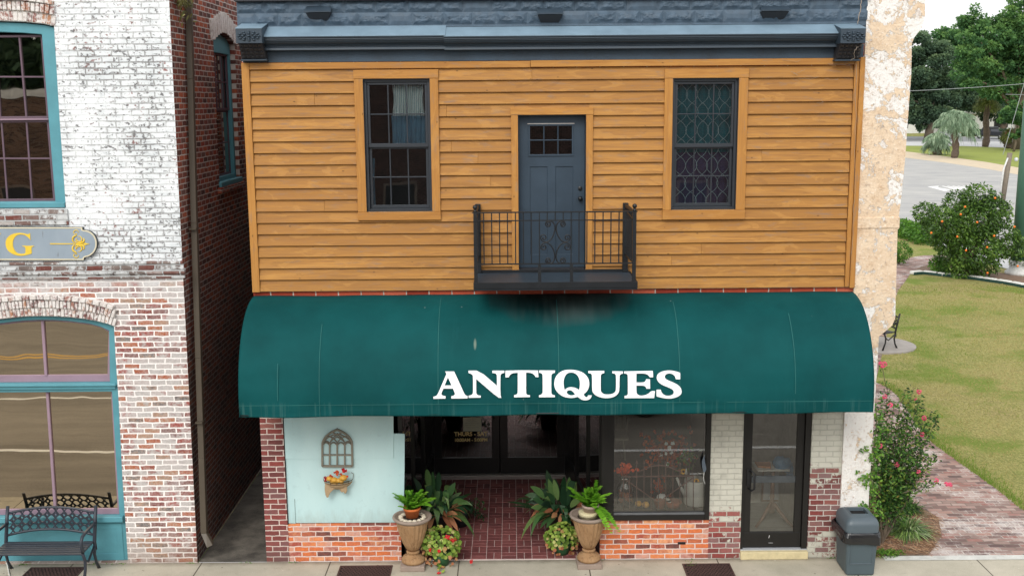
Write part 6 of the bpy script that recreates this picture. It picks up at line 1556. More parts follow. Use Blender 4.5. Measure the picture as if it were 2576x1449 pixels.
for (px, py, Y) in targets:
    tip = PW(px, py, Y); mid = root.lerp(tip, .5)+Vector((rr.uniform(-.12,.12)-.05, rr.uniform(-.1,.1), rr.uniform(.05,.25))); P = []
    for k in range(13): t = k/12; P.append(root*(1-t)**2+mid*2*t*(1-t)+tip*t*t+Vector((rr.uniform(-.012,.012), rr.uniform(-.012,.012), 0)))
    br.tube(P, [.012*(1-.8*k/12) for k in range(13)], 4)
    for k in range(215):
        t = rr.uniform(.25, 1)**.8; p = root*(1-t)**2+mid*2*t*(1-t)+tip*t*t; p = p+rdir(rr)*rr.uniform(.02,.115)
        leaf(lv, p, rdir(rr, -.6, .7), rdir(rr, .2, 1), rr.uniform(.045,.072), rr.uniform(.022,.034), .3, 2, rr.random(), .5)
for (px, py, Y) in ((2219,917+0,.35),(2306,1026-18,.7),(2325,1071-20,.7),(2319,1112-20,.55),(2256,1192-25,.35),(2309,1209-25,.4),(2226,1001-5,.35),(2312,985,.7),(2240,1020,.4),(2215,1120,.1)):
    for q_ in range(1):
        c = PW(px+q_*9, py+rr.uniform(-2,2), Y)
        for k in range(14): o_ = rdir(rr)*.026; disc_leaf(fl, c+o_, o_+Vector((0,-.02,.02)), .016, .5, 5)
tip = PW(2350,1210+7,.1)
P = [PW(2270,1240,.2), PW(2300,1230,.15), PW(2330,1222,.1), PW(2362,1214,.1)]
br.tube(P, .007, 4)
for k in range(110):
    t = rr.random()*2.99; i = int(t); p = P[i].lerp(P[i+1], t-i)+rdir(rr)*.05; leaf(lv, p, rdir(rr), rdir(rr, .2, 1), .05, .022, .3, 2, rr.random())
for px, py in ((2355,1208),(2382,1217),(2390,1218)):
    c = PW(px, py, .1)
    for k in range(14): o_ = rdir(rr)*.024; disc_leaf(fl, c+o_, o_+Vector((0,-.02,.02)), .016, .5, 5)
c = PW(2219, 915, .5)
lab = MB()
for px in (2216, 2224):
    c = PW(px, 916, .5)
    for k in range(12): o_ = rdir(rr)*.03; disc_leaf(fl, c+o_, o_+Vector((0,-.02,.02)), .018, .5, 5)
P = [PW(2240,1010,.5), PW(2226,960,.5), PW(2219,920,.5)]; br.tube(P, .005, 4)
for k in range(46): t = rr.random()*1.99; i = int(t); leaf(lv, P[i].lerp(P[i+1], t-i)+rdir(rr)*.04, rdir(rr), rdir(rr, .2, 1), .045, .02, .3, 2, rr.random())
br.build('branches', m_bark, rb); lv.build('leaves', lf_rose, rb); fl.build('flowers', m_pinkfl, rb)
# dense lower shrub
sh = empty('low_shrub', (5.3, .5, 0), 'dense dark green low shrub at the foot of the flowering shrub', 'shrub'); b = MB()
for k in range(2600):
    d = rdir(rr, -.3, 1); r_ = rr.uniform(.5, 1)**.6; p = Vector((5.36+d.x*.40*r_, .85+d.y*.5*r_, .42+d.z*.45*r_)); leaf(b, p, (d+rdir(rr)*.9), rdir(rr, .1, 1), rr.uniform(.035,.06), rr.uniform(.018,.026), .3, 2, rr.random()*.9)
b.build('leaves', lf_rose, sh); b = MB()
for k in range(9): d = rdir(rr, .3, 1); b.tube([(5.4,.7,0), (5.42+d.x*.38, .75+d.y*.4, .42+d.z*.3)], .006, 4)
b.build('stems', m_bark, sh)
# vine on the wall edge
vi = empty('climbing_vine', (UX(2190,1250,-.04), -.05, .6), 'light green vine climbing the lower right edge of the stucco wall', 'vine'); b = MB(); c = MB()
P = [PW(x, y, -.05) for x, y in ((2186,1290),(2190,1250),(2196,1225),(2190,1195),(2200,1165),(2196,1130),(2202,1105),(2205,1060),(2204,1030))]
c.tube(P, .006, 4)
for (px, py) in ((2178,1280),(2168,1272),(2210,1290),(2175,1215),(2165,1195),(2180,1200),(2188,1150),(2172,1130),(2205,1270)):
    c.tube([PW(2194,py+12,-.05), PW(px,py,-.06)], .004, 4)
    for k in range(16): leaf(b, PW(px+rr.uniform(-9,9), py+rr.uniform(-9,9), -.06)+Vector((0,rr.uniform(-.03,.0),0)), rdir(rr), (rr.uniform(-.3,.3),-1,.3), rr.uniform(.03,.055), .032, .2, 2, rr.random())
for k in range(260): t = rr.random()*7.99; i = int(t); leaf(b, P[i].lerp(P[i+1], t-i)+Vector((rr.gauss(0,.045)+.03, rr.uniform(-.05,.08), rr.gauss(0,.04))), rdir(rr), (rr.uniform(-.4,.4),-1,.3), rr.uniform(.03,.055), .032, .2, 2, rr.random())
b.build('leaves', lf_vine, vi); c.build('stems', m_stem, vi)
# strappy grass clump
def clump(name, x, y, n, L0, L1, label, cat, mat, seed, w_=.012, grp=None):
    r2 = random.Random(seed); e = empty(name, (x, y, .01), label, cat, grp); b = MB()
    for k in range(n):
        a = r2.uniform(0, 2*PI); el = r2.uniform(.35, 1.45); d = Vector((math.cos(a)*math.cos(el), math.sin(a)*math.cos(el), math.sin(el))); p = (x+.07*math.cos(a)*r2.random(), y+.07*math.sin(a)*r2.random(), .01)
        leaf(b, p, d, (0,0,1) if el < 1 else (math.cos(a+PI), math.sin(a+PI), .4), r2.uniform(L0, L1), w_*r2.uniform(.7,1.3), r2.uniform(.5,1.5), 6, r2.random(), .3, tip=.25)
    b.build('blades', mat, e); return e
cg = G(2268, 1340); clump('grass_clump', cg[0]+.06, cg[1]-.04, 640, .34, .60, 'strappy variegated grass clump in the mulch beside the brick path', 'plant', lf_lir, 4, .018)
cg = G(2290, 1285); clump('grass_clump', cg[0], cg[1], 240, .25, .42, 'darker strappy grass clump half hidden behind the variegated clump', 'plant', lf_rose, 5)
cg = G(2232, 1396); e = empty('ground_weed', (cg[0], cg[1], .01), 'small bright green weed patch beside the trash can', 'plant'); b = MB()
for k in range(520): leaf(b, (cg[0]+rr.gauss(0,.10), cg[1]+rr.gauss(0,.05), .01+rr.random()*.05), rdir(rr, .1, 1), rdir(rr, .1, 1), rr.uniform(.02,.045), .018, .3, 2, rr.random())
b.build('leaves', lf_vine, e)
b = MB(); mb_poly = [(5.0,.05),(5.75,.05),(6.2,.7),(6.4,1.4),(6.15,2.2)]
for k in range(2600):
    y = rr.uniform(.04, 2.6); xm = 5.75+.62*min(1, y/1.2) if y < 1.4 else 6.37-.42*(y-1.4); x = rr.uniform(4.95, xm+rr.uniform(-.05,.12)); a = rr.uniform(0, PI); l_ = rr.uniform(.03,.09); z = .014+rr.random()*.02
    dx, dy = math.cos(a)*l_, math.sin(a)*l_; w_ = rr.uniform(.0015,.004); b.add([(x-dx,y-dy,z),(x+dx,y+dy,z+rr.uniform(-.006,.012)),(x+dx-dy*w_/l_,y+dy+dx*w_/l_,z),(x-dx-dy*w_/l_*2,y-dy+dx*w_/l_*2,z)], [(0,1,2,3)], rr.random())
o = b.build('fallen_leaves_and_straw', leafmat('dry_straw', [(0, hx(104,78,58)), (.4, hx(150,112,84)), (.75, hx(186,150,118)), (1, hx(206,182,150))], .9, .1)); struct(o, 'stuff')
# greener, longer grass along the path edge and scattered blades across the near lawn
b = MB()
edge = [(p[0], p[1]) for p in pr]
for i in range(len(edge)-1):
    a_, c_ = Vector(edge[i]), Vector(edge[i+1]); L_ = (c_-a_).length; nrm_ = Vector((-(c_-a_).y, (c_-a_).x)).normalized()
    if nrm_.x < 0: nrm_ = -nrm_
    for k in range(int(L_*330)):
        p = a_.lerp(c_, rr.random())+nrm_*abs(rr.gauss(0,.16)) - nrm_*.03; h = rr.uniform(.03,.075); an = rr.uniform(0, PI); w_ = .006
        b.add([(p.x-w_*math.cos(an),p.y-w_*math.sin(an),0),(p.x+w_*math.cos(an),p.y+w_*math.sin(an),0),(p.x+rr.uniform(-.03,.03),p.y+rr.uniform(-.03,.03),h)], [(0,1,2)], .6+rr.random()*.4)
for k in range(60000):
    x = rr.uniform(5.2, 19); y = rr.uniform(.05, 22)
    if x > (y+14)*.49: continue
    ok = True
    for i in range(len(edge)-1):
        (x1, y1), (x2, y2) = edge[i], edge[i+1]
        if y1 <= y <= y2 and x < x1+(x2-x1)*(y-y1)/(y2-y1)+.03: ok = False; break
    if y < edge[0][1]+.05 and x < edge[0][0]+1.0: ok = False
    if y > edge[-1][1] and x < edge[-1][0]+.6: ok = False
    if not ok: continue
    h = rr.uniform(.012,.03); an = rr.uniform(0, PI); w_ = .006+.0006*y; g_ = noise.noise(Vector((x*.5, y*.5, 1)))
    b.add([(x-w_*math.cos(an),y-w_*math.sin(an),0),(x+w_*math.cos(an),y+w_*math.sin(an),0),(x+rr.uniform(-.03,.03),y+rr.uniform(-.03,.03),h)], [(0,1,2)], max(0, min(1, .30+.5*g_+rr.uniform(-.15,.25))))
o = b.build('grass', leafmat('lawn_grass_blade', [(0, hx(186,166,118)), (.35, hx(176,166,104)), (.6, hx(140,154,74)), (1, hx(108,150,50))], .9, .45)); struct(o, 'stuff')
# white hose end at the lower left corner, and weeds along the wall feet
b = MB(); hp = [G(-30,1385), G(0,1398), G(18,1420), G(26,1460)]; b.tube([(x, y, .012) for x, y in hp], .009, 6); o = b.build('hose', pm('white_hose', hx(214,212,204), .5), None); tag(o, 'thin white hose on the sidewalk at the lower left corner', 'hose')
b = MB()
for (px, n_) in ((66,30),(240,22),(300,14),(620,16),(745,20),(1500,14),(1735,40),(1990,18),(2095,24),(480,18)):
    for k in range(n_):
        x = UX(px+rr.gauss(0,9), 1420); leaf(b, (x, -.012+rr.uniform(-.03,0) if px != 1735 else -.15+rr.gauss(0,.08), .004), rdir(rr, .1, .9), rdir(rr, .1, 1), rr.uniform(.012,.035), .012, .3, 2, rr.random())
struct(b.build('sidewalk_weeds', lf_vine), 'stuff')
# small fern hanging at the top of the downspout
pv = V(458, 40, -4.2); e = empty('wall_fern', (-4.2, pv[0], pv[1]), 'small yellowish fern growing behind the top of the downspout', 'plant'); b = MB()
for k in range(160): leaf(b, (-4.25+rr.uniform(0,.12), V(462,30,-4.2)[0]+rr.gauss(0,.10), 7.62+rr.gauss(0,.06)-.25*(k % 4 == 0)*rr.random()), rdir(rr, -1, .4), (1,-1,.5), rr.uniform(.05,.11), .02, .8, 3, rr.random())
b.build('leaves', leafmat('yellow_fern_leaf', [(0, hx(70,70,34)), (1, hx(128,124,66))]), e)
# ============================================================ shop window display
def PD(x, y, Y): X, Z = U((1760+x/4.392)*.8587, (1200+y/4.392)*.8587, Y); return (X, Y, Z)
zd = .3; zdd = fz-.02
m_rust = pm('brown_rusted_gate_iron', hx(116,88,82), .8, var=.2, sc_=12, bump=.2)
gt = empty('iron_gate_panel', (PD(740,1300,.22)[0], .22, zdd), 'brown iron garden gate panel with arched top standing in the shop window', 'gate')
Yg = .22; b = MB()
b.tube([PD(290,860,Yg), PD(1195,850,Yg)], .010, 6); b.tube([PD(478,800,Yg)]+[PD(478+550*k/10, 800-85*math.sin(PI*k/10), Yg) for k in range(1,10)]+[PD(1040,800,Yg)], .010, 6)
b.tube([PD(310,890,Yg), PD(735,1190,Yg), PD(1180,880,Yg)], .009, 6); b.build('frame', m_rust, gt)
for x, y0 in ((290,850),(370,850),(462,700),(556,700),(648,700),(742,700),(835,710),(928,705),(1018,720),(1105,850),(1190,850)):
    b = MB(); p, q_ = PD(x, y0, Yg), PD(x, 1305, Yg); b.tube([p, q_], .0065, 5)
    if y0 < 800: b.lathe(p[0], p[1], p[2], [(.006,0),(.016,.02),(.006,.05),(.0,.07)], 8)
    b.build('bar', m_rust, gt)
wc = empty('watering_can', (PD(1215,1290,.45)[0], .45, zdd), 'large white enamel watering can at the right end of the shop window', 'watering can')
m_enam = pm('white_enamel', hx(206,208,204), .4, var=.08)
X, _, Z = PD(1215,1290,.45); b = MB(); b.lathe(X, .45, zdd, [(.15,0),(.17,.02),(.165,.34),(.155,.36),(.14,.355)], 28); b.build('body', m_enam, wc)
b = MB(); b.tube([(X-.14,.45,zdd+.10), (X-.22,.45,zdd+.26), (X-.27,.45,zdd+.38)], [.03,.02,.018], 8); b.build('spout', m_enam, wc)
b = MB(); b.tube([(X+.02,.45,zdd+.36),(X+.02,.42,zdd+.46),(X+.10,.42,zdd+.45),(X+.15,.45,zdd+.30)], .01, 6); b.build('handle', m_enam, wc)
def gourd(px, py, r_, mat, name, label, Y=.35, cat='pumpkin', grp=None, sq=(1,1,.85)):
    p = PD(px, py, Y); e = empty(name, (p[0], Y, zdd), label, cat, grp); b = MB(); n = 20; vs = []; fs = []
    b.lathe(p[0], Y, zdd, [(r_*math.sin(PI*k/10)*(1 if k not in (0,10) else .1), r_*sq[2]*(1-math.cos(PI*k/10))) for k in range(11)], 32, flute=.14, nf=8, fz=(r_*.1, r_*1.7)); b.build('body', mat, e)
    b = MB(); b.tube([(p[0],Y,zdd+r_*1.65),(p[0]+.01,Y-.01,zdd+r_*2.1)], r_*.12, 5); b.build('stalk', m_stem, e)
gourd(484,1250,.048,m_gourd,'gourd','yellow gourd nearest the glass jar in the shop window')
gourd(578,1255,.052,m_gourd,'gourd','yellow gourd left of the brown dish in the shop window', .30)
gourd(783,1150,.075,pm('white_pumpkin', hx(220,222,220), .6, var=.08),'pumpkin','white pumpkin behind the gate point in the shop window', .5)
jr = empty('glass_jar', (PD(315,1290,.42)[0], .42, zdd), 'tall clear glass jar of autumn decor at the left of the shop window', 'jar')
m_jar = glass('jar_glass', (.86,.88,.86,1), .10)
X = PD(315,1290,.42)[0]; b = MB(); b.lathe(X, .42, zdd, [(.11,0),(.125,.03),(.125,.26),(.08,.33),(.075,.36),(.085,.37),(.085,.42),(.0,.44)], 24); b.build('jar', m_jar, jr)
b = MB(); rr = random.Random(14)
for k in range(26): b.ball((X+rr.uniform(-.08,.08), .42+rr.uniform(-.06,.06), zdd+.04+rr.random()*.16), .022, 6, 4)
b.build('filling', pm('autumn_filling', hx(176,96,60), .8, var=.3), jr)
ds_ = empty('clay_dish', (PD(880,1260,.34)[0], .34, zdd), 'brown clay bowl with handles in the middle of the shop window', 'dish')
X = PD(760,1260,.30)[0]; b = MB(); b.lathe(X, .30, zdd, [(.06,0),(.085,.10),(.09,.105),(.07,.10),(.0,.02)], 20); X = PD(930,1260,.34)[0]; b.lathe(X, .34, zdd, [(.09,0),(.12,.07),(.115,.08),(.0,.02)], 20); b.build('bowl', pm('brown_clay', hx(150,84,62), .8, var=.15), ds_)
bb = empty('striped_ball', (PD(862,1185,.4)[0], .4, zdd+.08), 'black and white striped round ornament beside the white pumpkin', 'ornament')
p = PD(862,1180,.4)
for k, mt in enumerate((m_enam, m_black, m_enam, m_black, m_enam)): b = MB(); r0_, r1_ = .052*math.sin(PI*(k+.3)/5.6), .052*math.sin(PI*(k+1.3)/5.6); b.lathe(p[0], .4, p[2]-.05, [(max(.002,r0_),k*.02),(max(.002,r1_),k*.02+.0195)], 16); b.build('stripe_band', mt, bb)
def bouquet(cx, cy, sx_, sy_, n, mat, name, label, Y, s_=.03, cat='flowers', seed=1, stems=True, base=None, dens=1):
    r2 = random.Random(seed); p = PD(cx, cy, Y); e = empty(name, (p[0], Y, zdd), label, cat); b = MB()
    for k in range(n):
        x, y = cx+r2.gauss(0, sx_), cy+r2.gauss(0, sy_); q_ = Vector(PD(x, y, Y+r2.uniform(-.08,.08)))
        for j in range(6): o_ = rdir(r2)*s_*.6; disc_leaf(b, q_+o_, rdir(r2)+Vector((0,-1,0)), s_*.55, r2.random(), 5)
    b.build('blooms', mat, e)
    b = MB()
    for k in range(9): q_ = PD(cx+r2.gauss(0, sx_), cy+r2.gauss(0, sy_), Y); b.tube([(p[0]+r2.uniform(-.03,.03), Y, zdd), q_], .003, 4)
    b.build('stems', m_bark, e); return e
m_maple = leafmat('autumn_leaf', [(0, hx(120,50,34)), (.35, hx(176,70,40)), (.7, hx(206,110,54)), (1, hx(130,84,80))], .8, .2)
bouquet(310,790,70,45,26,pm('orange_poppy', hx(226,96,56), .7, var=.2),'flower_bunch','orange silk flowers at the left of the shop window above the jar',.45,.036,seed=2)
bouquet(860,520,150,120,150,m_maple,'autumn_bouquet','big bunch of rust and maroon autumn leaves behind the iron gate',.75,.034,seed=3)
cb = bouquet(830,520,110,90,11,pm('cotton_boll', hx(226,226,222), .9, var=.05),'cotton_stems','white cotton bolls among the autumn leaves in the shop window',.58,.030,seed=4)
bouquet(1130,620,70,70,40,lf_rose,'green_sprays','grey-green sprays above the white watering can',.5,.026,seed=6)
bouquet(770,1000,45,110,34,m_maple,'fallen_garland','maroon leaf garland hanging behind the middle of the gate',.6,.026,seed=11)
def sunfl(px, py, Y, label):
    p = PD(px, py, Y); e = empty('sunflower', (p[0], Y, zdd), label, 'flower'); b = MB()
    for k in range(14): a = 2*PI*k/14; leaf(b, p, (math.cos(a), -.15, math.sin(a)), (0,-1,0), .05, .022, .1, 2, .5)
    b.build('petals', pm('yellow_petal', hx(226,170,50), .7), e); b = MB(); b.ball((p[0], Y-.008, p[2]), .02, 8, 5, (1,.5,1)); b.build('centre', pm('sunflower_centre', hx(70,44,26), .9), e)
    b = MB(); b.tube([p, (p[0]+.04, Y+.03, zdd+.2)], .004, 4); b.build('stem', m_stem, e)
sunfl(1228,915,.35,'yellow sunflower above the white watering can'); sunfl(1062,790,.45,'yellow sunflower half hidden behind the gate corner')
gh = empty('white_figurine', (PD(1098,790,.4)[0], .4, PD(1098,820,.4)[2]), 'tiny white cone figurine beside the sunflower behind the gate', 'figurine')
p = PD(1098,822,.4); b = MB(); b.lathe(p[0], .4, p[2], [(.022,0),(.012,.05),(.0,.09)], 10); b.ball((p[0],.4,p[2]-.0), .012, 6, 4); b.build('body', m_enam, gh); b = MB(); b.tube([(p[0],.4,p[2]-.01),(p[0],.42,zdd)], .003, 4); b.build('stand', m_wire, gh)
# spindle-back chair, upper left of the window
ch = empty('spindle_chair', (PD(250,500,.95)[0], .95, zdd), 'dark wooden spindle-back chair at the upper left of the shop window', 'chair')
m_chair = pm('grey_green_chair_paint', hx(108,106,92), .6, var=.15); b = MB()
for k in range(7): b.tube([PD(185+k*22,20,1.05), PD(195+k*19,265,.95)], .009, 5)
b.build('spindles', m_chair, ch); b = MB(); b.tube([PD(380,20,1.05), PD(330,240,.95), PD(295,400,.9), PD(310,650,.85)], .014, 6); b.build('leg', m_chair, ch)
b = MB(); p, q_ = PD(165,300,.9), PD(330,300,.9); b.box(p[0]-.15, q_[0], .6, 1.05, p[2]-.02, p[2]+.02); b.build('seat', m_chair, ch, bev=.01); b = MB(); b.tube([PD(170,310,.7), (PD(170,310,.7)[0]-.02,.7,zdd)], .014, 6); b.build('leg', m_chair, ch)
# grey ribbon tag by the frame
tg = empty('hanging_tag', (PD(1330,760,-.04)[0], -.04, PD(1330,760,-.04)[2]), 'grey cloth tag hanging from the right frame of the shop window', 'tag')
b = MB(); b.prism([(PD(x,y,-.045)[0], PD(x,y,-.045)[2]) for x, y in ((1345,570),(1335,620),(1348,700),(1360,760),(1345,800),(1320,800),(1305,740),(1300,660),(1325,600))], [], -.05, -.036); b.build('cloth', pm('slate_cloth', hx(84,94,104), .8, var=.2), tg, bev=.004)
b = MB(); b.tube([PD(1330,800,-.043), PD(1322,860,-.043), PD(1328,920,-.043), PD(1342,950,-.043)], .004, 4); b.build('string', m_enam, tg)
# vestibule: tripod table with board and blue bag
def PV(x, y, Y): X, Z = U((2140+x/3.293)*.8587, (1200+y/3.293)*.8587, Y); return (X, Y, Z)
Yt = 1.0; zv = dz0-.004
tb = empty('tripod_table', (PV(400,900,Yt)[0], Yt, zv), 'small wooden tripod pedestal table behind the glass door', 'table'); m_tw = pm('dusty_brown_wood', hx(132,104,86), .6, var=.2)
X = PV(400,900,Yt)[0]; zt = PV(400,545,Yt)[2]
b = MB(); b.lathe(X, Yt, zv+.16, [(.05,0),(.045,.12),(.028,.2),(.04,.24),(.03,.28),(.026,zt-zv-.20)], 14); b.build('pedestal', m_tw, tb)
for a in (-2.5, -.65, 1.57):
    b = MB(); d = Vector((math.cos(a), math.sin(a), 0)); c = Vector((X, Yt, 0)); b.tube([c+d*.03+Vector((0,0,zv+.30)), c+d*.12+Vector((0,0,zv+.20)), c+d*.24+Vector((0,0,zv+.08)), c+d*.34+Vector((0,0,zv+.015))], [.03,.028,.024,.02], 6); b.build('leg', m_tw, tb)
b = MB(); b.hexa([(X-.26,Yt-.17,zt-.02),(X+.20,Yt-.17,zt-.02),(X+.26,Yt+.2,zt-.02),(X-.30,Yt+.2,zt-.02)], [(X-.26,Yt-.17,zt),(X+.20,Yt-.17,zt),(X+.26,Yt+.2,zt),(X-.30,Yt+.2,zt)]); b.build('tabletop', m_enam, tb, bev=.004)
pz_ = empty('folded_cloth', (X-.12, Yt, zt+.001), 'folded orange-tan cloth on the tripod table behind the glass door', 'cloth'); b = MB(); b.hexa([(X-.24,Yt-.05,zt+.001),(X-.05,Yt-.1,zt+.001),(X+.0,Yt+.16,zt+.001),(X-.24,Yt+.17,zt+.001)], [(X-.23,Yt-.04,zt+.02),(X-.06,Yt-.09,zt+.02),(X-.01,Yt+.15,zt+.02),(X-.23,Yt+.16,zt+.02)]); b.build('cloth', pm('orange_tan_cloth', hx(196,136,96), .8, var=.2), pz_, bev=.005)
bg_ = empty('blue_bag', (X+.16, Yt, zt), 'crumpled blue plastic bag on the tripod table behind the glass door', 'bag'); b = MB(); rr = random.Random(2)
for (dx, dz_, r_) in ((.08,.06,.10),(.16,.04,.10),(.22,-.04,.08),(.12,.02,.11),(.25,-.12,.06)): b.ball((X+dx, Yt-.05, zt+dz_+.02), r_, 12, 8, (1.1,.8,.9), .5, .14, rr)
b.build('bag', pm('blue_plastic', hx(52,112,150), .35, var=.2, sc_=14, bump=.5), bg_)
px_ = empty('leaning_picture', (PV(440,700,1.5)[0], 1.6, zv), 'framed white board leaning behind the tripod table', 'picture'); p, q_ = PV(320,575,1.7), PV(525,870,1.7); b = MB(); b.box(p[0], q_[0], 1.70, 1.72, q_[2], p[2]); b.build('board', pm('pale_board', hx(176,180,184), .7, var=.1), px_)
b = MB(); ring(b, p[0]-.02, q_[2]-.02, q_[0]+.02, p[2]+.02, .025, 1.69, 1.73); b.build('frame', m_tw, px_)

# ============================================================ garden across: citrus bush, edging, small shrubs
def leafy(name, label, cat, x, y, blobs, n, mat, s0, s1, seed, trunk=None, fruit=0, grp=None, aspect=.45):
    r2 = random.Random(seed); e = empty(name, (x, y, 0), label, cat, grp); b = MB(); W_ = [bl_[3]**2 for bl_ in blobs]
    for k in range(n):
        bl_ = r2.choices(blobs, W_)[0]; d = rdir(r2); r_ = bl_[3]*r2.uniform(.45, 1.0)**.5*(1+.25*noise.noise(d*2.3+Vector((bl_[0],bl_[1],bl_[2]))))
        p = Vector((x+bl_[0]+d.x*r_, y+bl_[1]+d.y*r_, bl_[2]+d.z*r_*.85))
        if p.z < .02: continue
        t = .35+.35*noise.noise(p*2.2/bl_[3]*.5)+r2.uniform(-.25,.35); leaf(b, p, (d+rdir(r2)*1.2), rdir(r2, .1, 1), r2.uniform(s0, s1), r2.uniform(s0, s1)*aspect, .3, 2, max(0, min(1, t)), .5)
    b.build('foliage', mat, e)
    b = MB(); tr = trunk or .03
    for bl_ in blobs: b.tube([(x, y, -.02), (x+bl_[0]*.3, y+bl_[1]*.3, bl_[2]*.5), (x+bl_[0], y+bl_[1], bl_[2])], [tr, tr*.6, tr*.25], 6)
    b.build('trunk', m_bark, e)
    if fruit:
        b = MB()
        for (px, py) in fruit: 
            Yf_ = y-1.2; X, Z = U(px, py, Yf_); b.ball((X, Yf_, Z), .04, 8, 6)
        b.build('fruit', m_orange, e)
    return e
cx_, cy_ = G(2440, 698)
def cb_(px, py, r_, dy=0): X, Z = U(px, py, cy_); return (X-cx_, dy, Z, r_)
blobs = [cb_(2440,560,.95),cb_(2395,590,.75),cb_(2360,560,.65,-.2),cb_(2330,535,.45),cb_(2480,540,.85),cb_(2510,600,.75),cb_(2545,620,.5),cb_(2460,500,.6),cb_(2420,515,.55,.3),cb_(2440,620,.9,-.3),cb_(2420,665,.6),cb_(2470,660,.6),cb_(2500,520,.45),cb_(2375,610,.4)]
def f5(x, y): return ((2500+x*.414)*.8587, (500+y*.414)*.8587)
leafy('citrus_bush', 'tall bushy citrus shrub dotted with orange fruit beyond the lawn', 'bush', cx_, cy_, blobs, 17000, lf_cit, .09, .15, 41, .06,
      [f5(*q) for q in ((1003,195),(790,257),(760,310),(628,360),(876,366),(1140,398),(551,441),(735,468),(996,462),(946,543),(797,565),(1163,676),(949,724))])
b = MB()
for px, py in ((2466,492),(2440,508),(2405,520),(2330,520),(2360,528),(2520,535)):
    pass
for (nm, lab, px, py, bl_, n, sd, mt) in (
   ('small_shrub', 'low yellow-green shrub at the left foot of the citrus bush', 2386, 690, [(0,0,.45,.5),(.5,0,.4,.4),(-.35,.1,.35,.3)], 2600, 3, lf_vine),
   ('small_shrub', 'small shrub with an orange fruit right of the citrus bush', 2572, 690, [(0,0,.5,.45),(.4,.1,.4,.4)], 2200, 4, lf_cit),
   ('border_plant', 'yellowish strappy plant nearest the wall in the far border', 2262, 665, [(0,0,.5,.45),(-.4,0,.4,.4)], 1500, 5, lf_vine),
   ('border_plant', 'round green border plant beside the path junction', 2350, 602, [(0,0,.5,.6)], 1500, 6, lf_vine),
   ('border_plant', 'darker green border plant right of the round one', 2383, 598, [(0,0,.4,.6),(.7,.2,.4,.6)], 1800, 7, lf_cit)):
    x, y = G(px, py); leafy(nm, lab, 'shrub', x, y, bl_, n, mt, .07, .13, sd, .02)
x0b, y0b = g5(320, 450); x1b, y1b = g5(560, 520)
bl_ = [((x1b-x0b)*k/8+.3*math.sin(k*3), (y1b-y0b)*k/8, .3, .55) for k in range(9)]
leafy('border_hedge', 'long low row of yellow-green plants along the far sidewalk', 'hedge', x0b, y0b, bl_, 5000, lf_vine, .1, .18, 9, .02)
# scalloped edging blocks
e = None; epts = [g5(x, y) for x, y in ((405,735),(480,728),(560,735),(640,745),(720,752),(800,760),(880,770),(960,782),(1050,795),(1130,808),(1215,825),(1300,842))]
S_ = [0]
for i in range(len(epts)-1): S_.append(S_[-1]+math.dist(epts[i], epts[i+1]))
def along(s):
    for i in range(len(S_)-1):
        if s <= S_[i+1]: u = (s-S_[i])/(S_[i+1]-S_[i]); a_, c_ = epts[i], epts[i+1]; return (a_[0]+(c_[0]-a_[0])*u, a_[1]+(c_[1]-a_[1])*u, math.atan2(c_[1]-a_[1], c_[0]-a_[0]))
    return (*epts[-1], 0)
m_edge = pm('white_edging_stone', hx(214,214,208), .85, var=.12, sc_=8, bump=.4)
nb_ = int(S_[-1]/.52); src = None
for k in range(nb_):
    x, y, a = along((k+.5)*S_[-1]/nb_)
    if src is None:
        b = MB(); b.box(-.235, .235, -.10, .10, .0, .12); src = b.build('edging_block', m_edge, None, bev=.03, seg=2); o = src
    else: o = src.copy(); C.objects.link(o)
    o.location = (x, y, 0); o.rotation_euler = (0, 0, a); ORD = ['first','second','third','fourth','fifth','sixth','seventh','eighth','ninth','tenth','eleventh','twelfth','thirteenth','fourteenth','fifteenth','sixteenth','seventeenth','eighteenth','nineteenth','twentieth']
    tag(o, ORD[k]+' from the left of the whitish edging blocks in front of the citrus bed', 'edging block', 'edging blocks along the planting bed')
# dark green edging strip in front of the stones
b = MB()
for k in range(40):
    x, y, a = along(k*S_[-1]/40); x2, y2, a2 = along((k+1)*S_[-1]/40-.01); dx, dy = math.sin(a)*.16, -math.cos(a)*.16
    b.hexa([(x+dx,y+dy,0),(x2+dx,y2+dy,0),(x2+dx,y2+dy+.03,0),(x+dx,y+dy+.03,0)], [(x+dx,y+dy,.09),(x2+dx,y2+dy,.09),(x2+dx,y2+dy+.03,.09),(x+dx,y+dy+.03,.09)])
o = b.build('garden_edging', pm('dark_green_edging', hx(30,66,60), .6), None); tag(o, 'dark green plastic edging strip in front of the white edging stones', 'garden edging')

# poles and wires
gp = G(2558, 690); m_gpole = pm('green_painted_steel', hx(70,108,92), .55, var=.12, sc_=3, bump=.1)
e = empty('green_pole', (gp[0]+.05, gp[1], 0), 'thick green steel pole at the right edge of the photo behind the citrus bush', 'pole')
b = MB(); b.lathe(gp[0]+.12, gp[1], 0, [(.33,0.15),(.31,4.0),(.27,9.5),(.0,9.52)], 28); b.build('shaft', m_gpole, e); b = MB(); b.lathe(gp[0]+.12, gp[1], 0, [(.52,0),(.52,.10),(.40,.16),(.36,.5),(.335,.52)], 20); b.build('base', pm('pale_pole_base', hx(206,206,204), .8), e)
wp = G(2517, 512); e = empty('wooden_post', (wp[0], wp[1], 0), 'short grey wooden utility post with a white conduit beyond the citrus bush', 'post')
zt = UZ(2522, 385, wp[1]); b = MB(); b.tube([(wp[0]+.1,wp[1],0),(wp[0]+.35,wp[1],zt)], .15, 10); b.build('shaft', pm('grey_weathered_post', hx(122,112,100), .9, var=.2, sc_=6, bump=.5), e)
